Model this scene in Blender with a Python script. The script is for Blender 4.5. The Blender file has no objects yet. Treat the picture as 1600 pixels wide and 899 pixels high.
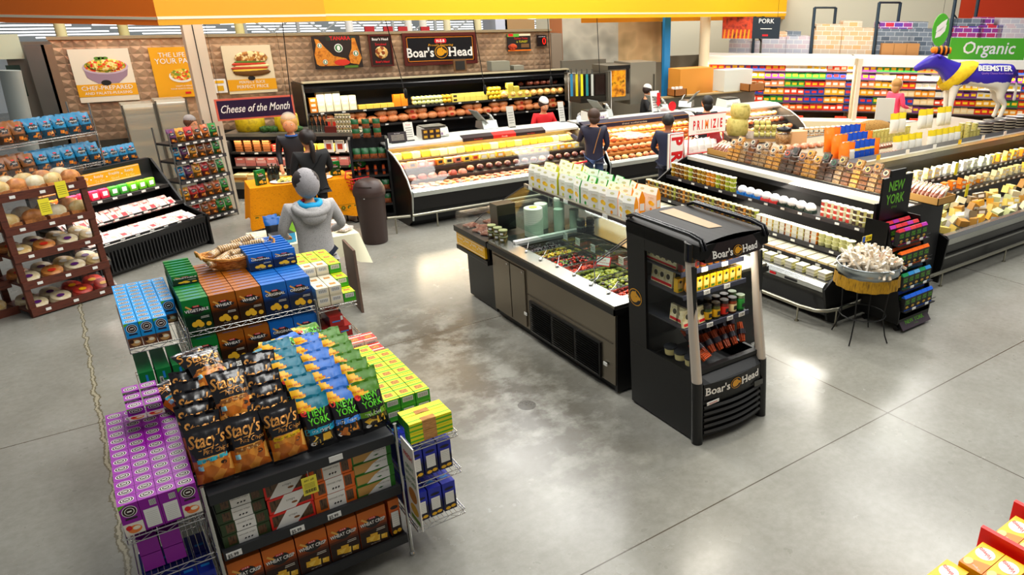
import bpy,bmesh,math,random
import numpy as np
from mathutils import Vector,Matrix,Euler
S=bpy.context.scene
COL=S.collection
R=math.radians
RND=random.Random(7)

# ---------------------------------------------------------------- camera
CAM_H,F_PX,PITCH,ROLL,YAW,CX,CY=3.7,1135.56,22.5,-0.47,37.98,993.83,476.01
def _cam_axes():
    th,ro,yw=R(PITCH),R(ROLL),R(YAW)
    F=np.array([math.sin(yw)*math.cos(th),math.cos(yw)*math.cos(th),-math.sin(th)])
    Rt=np.array([math.cos(yw),-math.sin(yw),0.0]); D=np.cross(F,Rt)
    return np.array([Rt*math.cos(ro)+D*math.sin(ro),-Rt*math.sin(ro)+D*math.cos(ro),F])
AX=_cam_axes()
cd=bpy.data.cameras.new('camera'); cam=bpy.data.objects.new('camera',cd); COL.objects.link(cam)
cd.sensor_fit='HORIZONTAL'; cd.sensor_width=36.0; cd.lens=F_PX/1600*36.0
cd.shift_x=-(CX-800)/1600; cd.shift_y=(CY-449.5)/1600
cd.clip_start=0.05; cd.clip_end=300
cam.matrix_world=Matrix(((AX[0][0],-AX[1][0],-AX[2][0],0),(AX[0][1],-AX[1][1],-AX[2][1],0),(AX[0][2],-AX[1][2],-AX[2][2],CAM_H),(0,0,0,1)))
S.camera=cam
def pv(px,py,a,b):
    """where the sight line through a photo point meets the upright plane over floor points a, b"""
    d=AX.T @ np.array([(px-CX)/F_PX,(py-CY)/F_PX,1.0])
    n=np.array([b[1]-a[1],-(b[0]-a[0])]); t=(n @ np.array(a))/(n @ d[:2])
    return tuple(d*t+np.array([0,0,CAM_H]))
def pz(px,py,h=0.0):
    """where the sight line through a photo point meets the level plane at height h"""
    d=AX.T @ np.array([(px-CX)/F_PX,(py-CY)/F_PX,1.0]); t=(h-CAM_H)/d[2]
    return (d[0]*t,d[1]*t,h)

# ---------------------------------------------------------------- light and exposure
S.view_settings.view_transform='Standard'; S.view_settings.look='None'
S.view_settings.exposure=0.0; S.view_settings.gamma=1.0; S.view_settings.use_curve_mapping=False
S.cycles.max_bounces=8; S.cycles.diffuse_bounces=3; S.cycles.glossy_bounces=3
S.cycles.transmission_bounces=6; S.cycles.transparent_max_bounces=16
S.cycles.caustics_reflective=False; S.cycles.caustics_refractive=False
S.cycles.use_denoising=True
w=bpy.data.worlds.new('store_air'); S.world=w; w.use_nodes=True
w.node_tree.nodes['Background'].inputs[0].default_value=(0.97,0.98,1.0,1)
w.node_tree.nodes['Background'].inputs[1].default_value=0.18
def area(name,loc,sx,sy,power,col=(1,0.98,0.93),rot=(0,0,0),spread=180):
    l=bpy.data.lights.new(name,'AREA'); l.shape='RECTANGLE'; l.size=sx; l.size_y=sy
    l.energy=power; l.color=col; l.spread=R(spread)
    o=bpy.data.objects.new(name,l); COL.objects.link(o); o.location=loc; o.rotation_euler=rot
    return o
for (x,y,p) in ((1.8,3.5,135),(5.5,3.8,160),(9.5,2.8,190),(3.0,8.2,145),(7.5,8.2,190),(12.5,6.0,230),
                  (1.0,12.5,205),(7.0,12.8,200),(10.5,12.4,220),(17,11.0,330),(14.5,16.0,220),(2.5,15.3,230)):
    area('ceiling_lamp',(x,y,7.0),1.0,4.5,p*1.35)
area('ceiling_lamp',(10.2,15.6,7.0),3.5,1.2,240)
area('ceiling_lamp',(21,17,7.0),8,2,500,rot=(0,0,R(-33)))

# ---------------------------------------------------------------- materials
def lin(c):
    return tuple((v/12.92 if v <= 0.04045 else ((v+0.055)/1.055)**2.4) for v in c)
def hexc(h):
    h=h.lstrip('#'); c=[int(h[i:i+2],16)/255 for i in (0,2,4)]; l=.3*c[0]+.59*c[1]+.11*c[2]
    return lin(tuple(max(0.004,min(1,l+(v-l)*1.18))**1.06 for v in c))
_M={}
def mat(h,rough=0.55,metal=0.0,spec=0.5,alpha=1.0,trans=0.0,emit=0.0,name=None,coat=0.0):
    key=(h,rough,metal,spec,alpha,trans,emit,coat)
    if key in _M: return _M[key]
    m=bpy.data.materials.new(name or 'paint_'+h.strip('#')); m.use_nodes=True
    b=m.node_tree.nodes['Principled BSDF']; c=hexc(h)
    b.inputs['Base Color'].default_value=(*c,1); b.inputs['Roughness'].default_value=rough
    b.inputs['Metallic'].default_value=metal; b.inputs['Specular IOR Level'].default_value=spec
    b.inputs['Alpha'].default_value=alpha; b.inputs['Transmission Weight'].default_value=trans
    b.inputs['Coat Weight'].default_value=coat; b.inputs['Coat Roughness'].default_value=0.1
    if emit: b.inputs['Emission Color'].default_value=(*c,1); b.inputs['Emission Strength'].default_value=emit
    _M[key]=m; return m
def noisy(name,cols,scale=8.0,rough=0.5,detail=4,bump=0.0,metal=0.0,vor=False,stretch=(1,1,1),spec=0.5,pos=None):
    """colours blended over an object-space noise or voronoi pattern"""
    key=('n',name)
    if key in _M: return _M[key]
    m=bpy.data.materials.new(name); m.use_nodes=True; nt=m.node_tree; b=nt.nodes['Principled BSDF']
    tc=nt.nodes.new('ShaderNodeTexCoord'); mp=nt.nodes.new('ShaderNodeMapping'); mp.inputs['Scale'].default_value=stretch
    nt.links.new(tc.outputs['Object'],mp.inputs['Vector'])
    if vor:
        t=nt.nodes.new('ShaderNodeTexVoronoi'); t.inputs['Scale'].default_value=scale; out=t.outputs['Color']
        sp=nt.nodes.new('ShaderNodeSeparateColor'); nt.links.new(out,sp.inputs[0]); out=sp.outputs[0]
    else:
        t=nt.nodes.new('ShaderNodeTexNoise'); t.inputs['Scale'].default_value=scale; t.inputs['Detail'].default_value=detail; out=t.outputs[0]
    nt.links.new(mp.outputs[0],t.inputs['Vector'])
    cr=nt.nodes.new('ShaderNodeValToRGB'); e=cr.color_ramp.elements
    n=len(cols)
    pos=pos or ([i/(n-1) for i in range(n)] if vor else [0.3+0.4*i/(n-1) for i in range(n)])
    e[0].position=pos[0]; e[0].color=(*hexc(cols[0]),1); e[1].position=pos[-1]; e[1].color=(*hexc(cols[-1]),1)
    for i in range(1,n-1):
        q=e.new(pos[i]); q.color=(*hexc(cols[i]),1)
    if vor: cr.color_ramp.interpolation='CONSTANT'
    nt.links.new(out,cr.inputs[0]); nt.links.new(cr.outputs[0],b.inputs['Base Color'])
    b.inputs['Roughness'].default_value=rough; b.inputs['Metallic'].default_value=metal; b.inputs['Specular IOR Level'].default_value=spec
    if bump:
        bp=nt.nodes.new('ShaderNodeBump'); bp.inputs['Strength'].default_value=bump; bp.inputs['Distance'].default_value=0.01
        nt.links.new(t.outputs[0],bp.inputs['Height']); nt.links.new(bp.outputs[0],b.inputs['Normal'])
    _M[key]=m; return m
def glass_mat(name,tint='#ffffff',amount=0.12,rough=0.03):
    """thin clear sheet: mostly transparent with a gloss layer by the angle of view"""
    key=('g',name)
    if key in _M: return _M[key]
    m=bpy.data.materials.new(name); m.use_nodes=True; nt=m.node_tree; nt.nodes.remove(nt.nodes['Principled BSDF'])
    o=nt.nodes['Material Output']; tr=nt.nodes.new('ShaderNodeBsdfTransparent'); gl=nt.nodes.new('ShaderNodeBsdfGlossy')
    tr.inputs[0].default_value=(*hexc(tint),1); gl.inputs['Roughness'].default_value=rough
    mx=nt.nodes.new('ShaderNodeMixShader'); fr=nt.nodes.new('ShaderNodeLayerWeight'); fr.inputs[0].default_value=0.5
    ad=nt.nodes.new('ShaderNodeMath'); ad.operation='ADD'; ad.inputs[1].default_value=amount; ad.use_clamp=True
    pw=nt.nodes.new('ShaderNodeMath'); pw.operation='POWER'; pw.inputs[1].default_value=4.0; ml=nt.nodes.new('ShaderNodeMath'); ml.operation='MULTIPLY'; ml.inputs[1].default_value=0.3
    nt.links.new(fr.outputs['Facing'],pw.inputs[0]); nt.links.new(pw.outputs[0],ml.inputs[0]); nt.links.new(ml.outputs[0],ad.inputs[0]); nt.links.new(ad.outputs[0],mx.inputs[0])
    nt.links.new(tr.outputs[0],mx.inputs[1]); nt.links.new(gl.outputs[0],mx.inputs[2]); nt.links.new(mx.outputs[0],o.inputs[0])
    _M[key]=m; return m
BLACK=mat('#0e0e0f',0.38,spec=.35); BLK2=mat('#1c1c1d',0.5); GLOSSBLK=mat('#0c0c0e',0.22,spec=.45); DARK=mat('#2a2a2c',0.5)
WHITE=mat('#f2f0ea',0.5); OFFW=mat('#dcd8cc',0.6); CHROME=mat('#c9c9c6',0.22,1.0); STEEL=mat('#b4b1a8',0.3,1.0)
STEELD=mat('#8d8a80',0.33,1.0); TAG=mat('#e9e9e4',0.6); RED=mat('#c8202a',0.5); GLASS=glass_mat('clear_glass',amount=0.012)
FILM=glass_mat('clear_plastic_film',amount=0.05,rough=0.2)
INK=mat('#1a1a1a',0.6)

# ---------------------------------------------------------------- lettering
_T={}
def text_geo(s,bold=0.0,shear=0.0):
    key=(s,bold,shear)
    if key in _T: return _T[key]
    c=bpy.data.curves.new('lettering','FONT'); c.body=s; c.size=1.0; c.resolution_u=2; c.offset=bold; c.shear=shear
    c.align_x='LEFT'
    o=bpy.data.objects.new('lettering',c); me=o.to_mesh()
    vs=[tuple(v.co) for v in me.vertices]; fs=[tuple(p.vertices) for p in me.polygons]
    o.to_mesh_clear(); bpy.data.objects.remove(o); bpy.data.curves.remove(c)
    if vs:
        x0=min(v[0] for v in vs); x1=max(v[0] for v in vs); y0=min(v[1] for v in vs); y1=max(v[1] for v in vs)
    else: x0=x1=y0=y1=0
    _T[key]=(vs,fs,(x0,x1,y0,y1)); return _T[key]

# ---------------------------------------------------------------- mesh builder
class MB:
    def __init__(s): s.v=[]; s.f=[]; s.m=[]; s.sm=[]; s.mats=[]
    def mi(s,m):
        if m not in s.mats: s.mats.append(m)
        return s.mats.index(m)
    def add(s,vs,fs,m,smooth=False):
        b=len(s.v); s.v+=[tuple(v) for v in vs]; k=s.mi(m)
        for f in fs: s.f.append(tuple(b+i for i in f)); s.m.append(k); s.sm.append(smooth)
        return s
    def quad(s,a,b,c,d,m): return s.add((a,b,c,d),((0,1,2,3),),m)
    def box(s,x0,y0,z0,x1,y1,z1,m,top=None,front=None):
        vs=[(x0,y0,z0),(x1,y0,z0),(x1,y1,z0),(x0,y1,z0),(x0,y0,z1),(x1,y0,z1),(x1,y1,z1),(x0,y1,z1)]
        s.add(vs,((0,3,2,1),(2,3,7,6),(1,2,6,5),(3,0,4,7)),m)
        s.add(vs[4:8],((0,1,2,3),),top or m); s.add((vs[0],vs[1],vs[5],vs[4]),((0,1,2,3),),front or m)
        return s
    def cbox(s,c,d,m,rz=0,top=None,front=None,tilt=0):
        """box of size d centred on its base at c, turned about z and tipped about x"""
        t=MB(); t.box(-d[0]/2,-d[1]/2,0,d[0]/2,d[1]/2,d[2],m,top,front)
        return s.merge(t,Matrix.Translation(c) @ Matrix.Rotation(rz,4,'Z') @ Matrix.Rotation(tilt,4,'X'))
    def merge(s,t,mx=None):
        b=len(s.v)
        s.v+=[tuple(mx @ Vector(v)) for v in t.v] if mx is not None else t.v
        for f,k,sm in zip(t.f,t.m,t.sm): s.f.append(tuple(b+i for i in f)); s.m.append(s.mi(t.mats[k])); s.sm.append(sm)
        return s
    def loft(s,rings,m,cap=True,closed=True,smooth=True):
        n=len(rings[0]); vs=[p for r in rings for p in r]; fs=[]
        for i in range(len(rings)-1):
            for j in range(n if closed else n-1):
                a=i*n+j; b2=i*n+(j+1) % n; fs.append((a,b2,b2+n,a+n))
        s.add(vs,fs,m,smooth)
        if cap and closed:
            s.add(rings[0],(tuple(range(n-1,-1,-1)),),m); s.add(rings[-1],(tuple(range(n)),),m)
        return s
    def tube(s,pts,r,m,n=8,cap=True,closed=False):
        pts=[Vector(p) for p in pts]; rr=r if isinstance(r,(list,tuple)) else [r]*len(pts); rings=[]
        up=None
        for i,p in enumerate(pts):
            if closed: d=pts[(i+1) % len(pts)]-pts[i-1]
            else: d=(pts[min(i+1,len(pts)-1)]-pts[max(i-1,0)])
            d.normalize()
            if up is None: up=Vector((0,0,1)) if abs(d.z)<0.9 else Vector((1,0,0))
            a=d.cross(up)
            if a.length<1e-4: a=d.orthogonal()
            a.normalize(); b=a.cross(d).normalized(); up=b
            rings.append([tuple(p+a*math.cos(t*2*math.pi/n)*rr[i]+b*math.sin(t*2*math.pi/n)*rr[i]) for t in range(n)])
        if closed: rings.append(rings[0])
        return s.loft(rings,m,cap=cap and not closed)
    def lathe(s,prof,m,n=16,c=(0,0,0),sx=1,sy=1,cap=True):
        rings=[[(c[0]+sx*r*math.cos(t*2*math.pi/n),c[1]+sy*r*math.sin(t*2*math.pi/n),c[2]+z) for t in range(n)] for r,z in prof]
        return s.loft(rings,m,cap=cap)
    def prism(s,poly,axis,a,b,m,smooth=False):
        """extrude a 2D outline along axis ('x': poly is (y,z); 'y': (x,z); 'z': (x,y))"""
        def P(p,t): return {'x': (t,p[0],p[1]),'y': (p[0],t,p[1]),'z': (p[0],p[1],t)}[axis]
        n=len(poly); vs=[P(p,a) for p in poly]+[P(p,b) for p in poly]
        s.add(vs,[(i,(i+1) % n,(i+1) % n+n,i+n) for i in range(n)],m,smooth)
        s.add(vs,[tuple(range(n-1,-1,-1)),tuple(range(n,2*n))],m)
        return s
    def ball(s,c,r,m,nu=12,nv=8,sc=(1,1,1),rot=None):
        rings=[]
        for i in range(nv+1):
            ph=math.pi*i/nv; rad=max(math.sin(ph),1e-3); z=-math.cos(ph)
            ring=[]
            for j in range(nu):
                p=Vector((math.cos(2*math.pi*j/nu)*rad*r*sc[0],math.sin(2*math.pi*j/nu)*rad*r*sc[1],z*r*sc[2]))
                if rot is not None: p=rot @ p
                ring.append((p.x+c[0],p.y+c[1],p.z+c[2]))
            rings.append(ring)
        return s.loft(rings,m)
    def text(s,t,o,xd,yd,size,m,align='c',bold=0.0,shear=0.0,maxw=None,fn=None,stretch=1.0,off=0.0012):
        """flat lettering; o = baseline anchor, xd/yd = directions; fn maps (u, v) to a point on a curved face"""
        vs,fs,(x0,x1,y0,y1)=text_geo(t,bold,shear)
        if not vs: return s
        wd=(x1-x0)*size*stretch; k=1.0
        if maxw and wd>maxw: k=maxw/wd
        ax={'c': (x0+x1)/2,'l': x0,'r': x1}[align]
        if fn:
            pts=[fn((v[0]-ax)*size*stretch*k+o[0],v[1]*size+o[1]) for v in vs]
        else:
            xd=Vector(xd).normalized(); yd=Vector(yd).normalized(); n=xd.cross(yd); o=Vector(o)+n*off
            pts=[tuple(o+xd*((v[0]-ax)*size*stretch*k)+yd*(v[1]*size)) for v in vs]
        return s.add(pts,fs,m)
    def disc(s,c,xd,yd,rx,ry,m,n=16,off=0.0008,fn=None):
        if fn:
            pts=[fn(c[0]+rx*math.cos(2*math.pi*i/n),c[1]+ry*math.sin(2*math.pi*i/n)) for i in range(n)]
            return s.add(pts,(tuple(range(n)),),m)
        xd=Vector(xd).normalized(); yd=Vector(yd).normalized(); nn=xd.cross(yd); c=Vector(c)+nn*off
        return s.add([tuple(c+xd*rx*math.cos(2*math.pi*i/n)+yd*ry*math.sin(2*math.pi*i/n)) for i in range(n)],(tuple(range(n)),),m)
    def patch(s,pts2,o,xd,yd,m,off=0.0006):
        """flat outline given as 2D points in the frame (o, xd, yd)"""
        xd=Vector(xd).normalized(); yd=Vector(yd).normalized(); nn=xd.cross(yd); o=Vector(o)+nn*off
        return s.add([tuple(o+xd*p[0]+yd*p[1]) for p in pts2],(tuple(range(len(pts2))),),m)
    def rect(s,x0,y0,x1,y1,o,xd,yd,m,off=0.0006):
        return s.patch(((x0,y0),(x1,y0),(x1,y1),(x0,y1)),o,xd,yd,m,off)
    def mesh(s,name):
        me=bpy.data.meshes.new(name); me.from_pydata(s.v,[],s.f)
        for m in s.mats: me.materials.append(m)
        me.polygons.foreach_set('material_index',s.m); me.polygons.foreach_set('use_smooth',s.sm)
        me.update(); return me
    def build(s,name,parent=None,loc=(0,0,0),rz=0.0,bevel=0.0,seg=2,solid=0.0):
        o=bpy.data.objects.new(name,s.mesh(name)); COL.objects.link(o)
        o.location=loc; o.rotation_euler=(0,0,rz)
        if parent: o.parent=parent
        if solid:
            q=o.modifiers.new('thickness','SOLIDIFY'); q.thickness=solid; q.offset=0
        if bevel:
            q=o.modifiers.new('bevel','BEVEL'); q.width=bevel; q.segments=seg; q.limit_method='ANGLE'; q.angle_limit=R(40)
        return o
def tag(o,label=None,cat=None,group=None,kind=None):
    if label: o['label']=label
    if cat: o['category']=cat
    if group: o['group']=group
    if kind: o['kind']=kind
    return o
def struct(name,mb,**k): return tag(mb.build(name,**k),kind='structure')
def root(name,label,cat,loc=(0,0,0),rz=0.0,group=None):
    o=bpy.data.objects.new(name,None); COL.objects.link(o); o.empty_display_size=0.1
    o.location=loc; o.rotation_euler=(0,0,rz); return tag(o,label,cat,group)
def put(me,name,label,cat,loc,rot=(0,0,0),group=None,scale=None):
    """one thing that is one mesh; several may share the mesh data"""
    o=bpy.data.objects.new(name,me); COL.objects.link(o); o.location=loc
    o.rotation_euler=rot if isinstance(rot,(tuple,list,Euler)) else (0,0,rot)
    if scale: o.scale=scale if isinstance(scale,(tuple,list)) else (scale,)*3
    return tag(o,label,cat,group)
ORD=['first','second','third','fourth','fifth','sixth','seventh','eighth','ninth','tenth','eleventh','twelfth','thirteenth',
       'fourteenth','fifteenth','sixteenth','seventeenth','eighteenth','nineteenth','twentieth']
def nth(i):
    if i<20: return ORD[i]
    t=i+1
    return f"{t}{'th' if t % 100 in (11, 12, 13) else {1: 'st', 2: 'nd', 3: 'rd'}.get(t % 10, 'th')}"
X3,Y3,Z3=(1,0,0),(0,1,0),(0,0,1)
# ================================================================ floor, walls, overhead
def floor_mat():
    m=bpy.data.materials.new('polished_concrete'); m.use_nodes=True; nt=m.node_tree; b=nt.nodes['Principled BSDF']; L=nt.links
    tc=nt.nodes.new('ShaderNodeTexCoord'); sp=nt.nodes.new('ShaderNodeSeparateXYZ'); L.new(tc.outputs['Object'],sp.inputs[0])
    def noise(sc,det=5,rough=0.55):
        n=nt.nodes.new('ShaderNodeTexNoise'); n.inputs['Scale'].default_value=sc; n.inputs['Detail'].default_value=det
        n.inputs['Roughness'].default_value=rough; L.new(tc.outputs['Object'],n.inputs['Vector']); return n.outputs[0]
    def ramp(src,stops):
        r=nt.nodes.new('ShaderNodeValToRGB'); e=r.color_ramp.elements
        e[0].position,e[0].color=stops[0][0],(*hexc(stops[0][1]),1); e[1].position,e[1].color=stops[-1][0],(*hexc(stops[-1][1]),1)
        for p,c in stops[1:-1]: q=e.new(p); q.color=(*hexc(c),1)
        L.new(src,r.inputs[0]); return r.outputs[0]
    def math_(op,a,b2=None,clamp=False):
        n=nt.nodes.new('ShaderNodeMath'); n.operation=op; n.use_clamp=clamp
        for i,q in enumerate((a,b2)):
            if q is None: continue
            if isinstance(q,(int,float)): n.inputs[i].default_value=q
            else: L.new(q,n.inputs[i])
        return n.outputs[0]
    def mix(f,a,c):
        n=nt.nodes.new('ShaderNodeMix'); n.data_type='RGBA'
        L.new(f,n.inputs[0]); L.new(a,n.inputs[6])
        if isinstance(c,str): n.inputs[7].default_value=(*hexc(c),1)
        else: L.new(c,n.inputs[7])
        return n.outputs[2]
    base=ramp(noise(0.9,6),[(0.3,'#7b7a72'),(0.5,'#8d8c84'),(0.7,'#9d9d97')])
    fine=ramp(noise(14,6,0.7),[(0.35,'#8a887f'),(0.65,'#a2a19a')])
    n=nt.nodes.new('ShaderNodeMix'); n.data_type='RGBA'; n.inputs[0].default_value=0.4; L.new(base,n.inputs[6]); L.new(fine,n.inputs[7]); c=n.outputs[2]
    # worn brown stain in the aisle between the cracker racks and the olive bar
    def blob(cx,cy,rx,ry):
        dx=math_('DIVIDE',math_('SUBTRACT',sp.outputs[0],cx),rx); dy=math_('DIVIDE',math_('SUBTRACT',sp.outputs[1],cy),ry)
        d=math_('SQRT',math_('ADD',math_('MULTIPLY',dx,dx),math_('MULTIPLY',dy,dy))); return math_('SUBTRACT',1.0,d,True)
    st=math_('MAXIMUM',blob(2.95,5.7,1.2,2.5),blob(3.0,7.6,1.2,1.7))
    st=math_('MULTIPLY',st,math_('MULTIPLY',math_('SUBTRACT',noise(2.6,8,0.65),0.40,True),7.0,True),True)
    c=mix(math_('MULTIPLY',st,0.9),c,'#393021')
    sp2=math_('GREATER_THAN',noise(7,3),0.69)
    c=mix(math_('MULTIPLY',sp2,0.25),c,'#5a5648')
    drain=math_('GREATER_THAN',blob(3.02,5.62,0.09,0.10),0.02)
    c=mix(math_('MULTIPLY',drain,0.9),c,'#332d1f')
    # saw-cut joints on the slab grid
    ln=None
    for ax,k in JOINTS:
        g=math_('LESS_THAN',math_('ABSOLUTE',math_('SUBTRACT',sp.outputs[ax],k)),0.006)
        ln=g if ln is None else math_('MAXIMUM',ln,g)
    # ragged filled joint on the left
    wob=math_('ADD',sp.outputs[0],math_('MULTIPLY',math_('SUBTRACT',noise(3.2,6,0.7),0.5),0.16))
    crack=math_('ABSOLUTE',math_('SUBTRACT',wob,CRACK_X))
    c=mix(math_('LESS_THAN',crack,0.022),c,'#6d6857'); c=mix(math_('LESS_THAN',crack,0.010),c,'#a39e8c')
    c=mix(ln,c,'#4d463a')
    L.new(c,b.inputs['Base Color'])
    rg=nt.nodes.new('ShaderNodeMapRange'); L.new(noise(1.7,6),rg.inputs[0]); rg.inputs[3].default_value=0.16; rg.inputs[4].default_value=0.34
    L.new(rg.outputs[0],b.inputs['Roughness']); b.inputs['Specular IOR Level'].default_value=0.6
    return m
_j1=pz(1387,645.5); _j2=pz(1550,431); _j3=pz(700,516); _j4=pz(155,645)
JOINTS=[(0,_j1[0]),(1,_j1[1]),(1,_j3[1]),(0,_j2[0])]
CRACK_X=_j4[0]
fl=MB().quad((-12,-3,0),(45,-3,0),(45,45,0),(-12,45,0),floor_mat())
struct('floor',fl)

# embossed copper-steel wall behind the deli
def emboss_mat():
    m=bpy.data.materials.new('embossed_steel'); m.use_nodes=True; nt=m.node_tree; b=nt.nodes['Principled BSDF']; L=nt.links
    b.inputs['Metallic'].default_value=0.7; b.inputs['Roughness'].default_value=0.42
    tc=nt.nodes.new('ShaderNodeTexCoord'); sp=nt.nodes.new('ShaderNodeSeparateXYZ'); L.new(tc.outputs['Object'],sp.inputs[0])
    nz=nt.nodes.new('ShaderNodeTexNoise'); nz.inputs['Scale'].default_value=1.6; nz.inputs['Detail'].default_value=3
    L.new(tc.outputs['Object'],nz.inputs['Vector'])
    cr=nt.nodes.new('ShaderNodeValToRGB'); e=cr.color_ramp.elements; e[0].position=.35; e[0].color=(*hexc('#a8917c'),1); e[1].position=.65; e[1].color=(*hexc('#dcc0a2'),1)
    L.new(nz.outputs[0],cr.inputs[0]); L.new(cr.outputs[0],b.inputs['Base Color'])
    return m,b
def emboss_wall(x0,x1,z0,z1,y,name):
    mt,_=emboss_mat(); mb=MB(); sx,sz=0.17,0.14
    nx=int((x1-x0)/sx); nz=int((z1-z0)/sz)
    for i in range(nx):
        for j in range(nz):
            a=x0+(x1-x0)*i/nx; c=x0+(x1-x0)*(i+1)/nx; p=z0+(z1-z0)*j/nz; q=z0+(z1-z0)*(j+1)/nz
            m0=(a+c)/2+(0.5 if j % 2 else -0.5)*sx*0.4
            vs=[(a,y,p),(c,y,p),(c,y,q),(a,y,q),(m0,y-0.010,(p+q)/2)]
            mb.add(vs,((0,1,4),(1,2,4),(2,3,4),(3,0,4)),mt)
    mb.box(x0,y+0.001,0,x1,y+0.12,z1,STEELD); mb.box(x0-.02,y-0.05,z1,x1+.02,y+0.14,z1+0.05,mat('#b8ab90',0.4,0.6))
    return struct(name,mb)
emboss_wall(0.16,10.66,1.2,3.02,17.40,'wall_back')

# gold and orange soffit ring hanging over the deli
GOLD=mat('#f3bc24',0.55); GOLD2=mat('#dba31e',0.6); ORANGE=mat('#ff8526',0.55); CREAM=mat('#efe6cf',0.5)
def band(name,pts,z0,z1,m,t=0.25,stripe=0.14):
    mb=MB()
    for (a,b2) in zip(pts[:-1],pts[1:]):
        a=Vector((*a,0)); b2=Vector((*b2,0)); d=(b2-a).normalized(); n=Vector((-d.y,d.x,0))*t
        if n.dot(a)<0: n=-n
        vs=[a,b2,b2+n,a+n]
        vs=[(v.x,v.y,z0) for v in vs]+[(v.x,v.y,z1) for v in vs]
        mb.add(vs,((0,3,2,1),(4,5,6,7),(0,1,5,4),(1,2,6,5),(2,3,7,6),(3,0,4,7)),m)
        nn=n.normalized()*-0.006
        mb.add([(a.x+nn.x,a.y+nn.y,z0+stripe),(b2.x+nn.x,b2.y+nn.y,z0+stripe),(b2.x+nn.x,b2.y+nn.y,z0+stripe+.035),(a.x+nn.x,a.y+nn.y,z0+stripe+.035),
                (a.x,a.y,z0+stripe),(b2.x,b2.y,z0+stripe),(b2.x,b2.y,z0+stripe+.035),(a.x,a.y,z0+stripe+.035)],
               ((0,1,2,3),(3,2,6,7),(0,4,5,1)),CREAM)
    return struct(name,mb)
ZS=3.385
s1=pz(248,40,ZS); s2=pz(510,33,ZS); s4=pz(1228,25,ZS); s0=pz(0,35,ZS)
s0=(s0[0]-(s1[0]-s0[0])*2,s0[1]-(s1[1]-s0[1])*2)
band('trim_1',[s0,s1[:2]],ZS,4.7,ORANGE,stripe=0.07)
band('trim_2',[s1[:2],s2[:2]],ZS,4.7,GOLD2,stripe=0.075)
band('trim_3',[s2[:2],s4[:2]],ZS,4.7,GOLD,stripe=0.08)
e1=pz(908,36,3.26); e2=pz(1226,30,3.26)
struct('trim_4',MB().prism([e1[:2],e2[:2],(e2[0]+.3,e2[1]+.4),(e1[0]+.3,e1[1]+.4)],'z',3.26,4.2,GOLD2))
# columns
cb=pz(1097,160,1.05)
mb=MB().lathe([(0.148,0),(0.148,6)],mat('#e6dcc0',0.55),20,(cb[0],cb[1],0)); struct('wall_column_round',mb)
mb=MB().box(2.05,15.45,0,2.36,15.75,5.5,mat('#ddd5c2',0.6)); mb.box(2.19,15.44,0,2.205,15.45,5.5,INK); struct('wall_column_square',mb)
# black hanging cables from above to the counter
for i,(px,y0,py1,py2,qx) in enumerate(((478,13.6,38,150,532-78),(0,0,0,0,0))[:1]):
    pass
def cable(px0,px1,py1,y,plug,lab):
    a=(0,y); b2=(1,y); p=pv(px1,py1,a,b2); q=pv(px0,34,a,b2)
    top=(q[0]+(q[0]-p[0])*0.6,y,q[2]+(q[2]-p[2])*0.6+1.0)
    mb=MB().tube([top,q,p],0.008,BLACK,6)
    o=mb.build('hanging_power_cord'); tag(o,lab,'cord')
    if plug:
        MB().lathe([(0.012,.12),(0.03,.09),(0.035,-.04),(0.012,-.08)],BLACK,10,p).build('plug',o)
cable(441,454,152,14.6,False,'thin black cord hanging beside the cheese-of-the-month sign')
cable(603,634,148,14.5,True,'black power cord hanging at the left edge of the framed logo sign')
cable(740,758,142,14.6,True,'black power cord hanging right of the framed logo sign')
cable(856,861,128,14.8,True,'black power cord hanging before the red number display')
cable(933,937,118,15.0,False,'black power cord hanging in front of the steel hood')

# ---------------- posters on the embossed wall
def wall_panel(name,lab,x0,z0,x1,z1,m,y=17.33,t=0.03,frame=None,fw=0.05,cat='sign'):
    r=root(name,lab,cat,((x0+x1)/2,y,z0)); w_,h_=x1-x0,z1-z0
    mb=MB().box(-w_/2,0,0,w_/2,t,h_,m); o=mb.build('panel',r)
    if frame:
        f=MB()
        for a in ((-w_/2-fw,-.02,-fw,w_/2+fw,t,0),(-w_/2-fw,-.02,h_,w_/2+fw,t,h_+fw),(-w_/2-fw,-.02,0,-w_/2,t,h_),(w_/2,-.02,0,w_/2+fw,t,h_)): f.box(*a,frame)
        f.build('frame',r,bevel=.006)
    return r,w_,h_
AMB=mat('#e3ab2c',0.5); PASTA=noisy('pasta_dish',['#e8c95c','#f2e3a0','#c8a23a','#d9552c','#8a9a3a','#f4ecc9'],26,vor=True)
SANDW=noisy('sandwich_bread',['#b98648','#e8d3a0','#8c5a2c','#e6d8b4'],22,vor=True)
r,W,Hh=wall_panel('food_poster','large poster of a pasta bowl captioned CHEF-PREPARED on the copper wall',.39,1.91,1.32,2.85,mat('#e8dfca',0.5))
mb=MB(); o=(0,-.004,0)
mb.rect(-W/2,.10,W/2,.32,o,X3,Z3,AMB)
mb.patch([(-.30+.0,.62),(-.27,.44),(-.12,.33),(.2,.33),(.36,.46),(.40,.62)],o,X3,Z3,mat('#9d8794',.5),.001)
mb.disc((0.05,-.006,.62),X3,Z3,.36,.13,mat('#cbb9c4',.4)); mb.disc((0.05,-.008,.64),X3,Z3,.33,.12,PASTA)
mb.ball((0.05,-.02,.66),.26,PASTA,14,8,(1.1,.06,.42))
for i in range(5): mb.disc((-.15+.1*i,-.03,.66+.03*(i % 2)),X3,Z3,.03,.025,RED)
for i in range(3): mb.disc((-.05+.06*i,-.034,.78),X3,Z3,.05,.025,mat('#5f8a33'))
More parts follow.
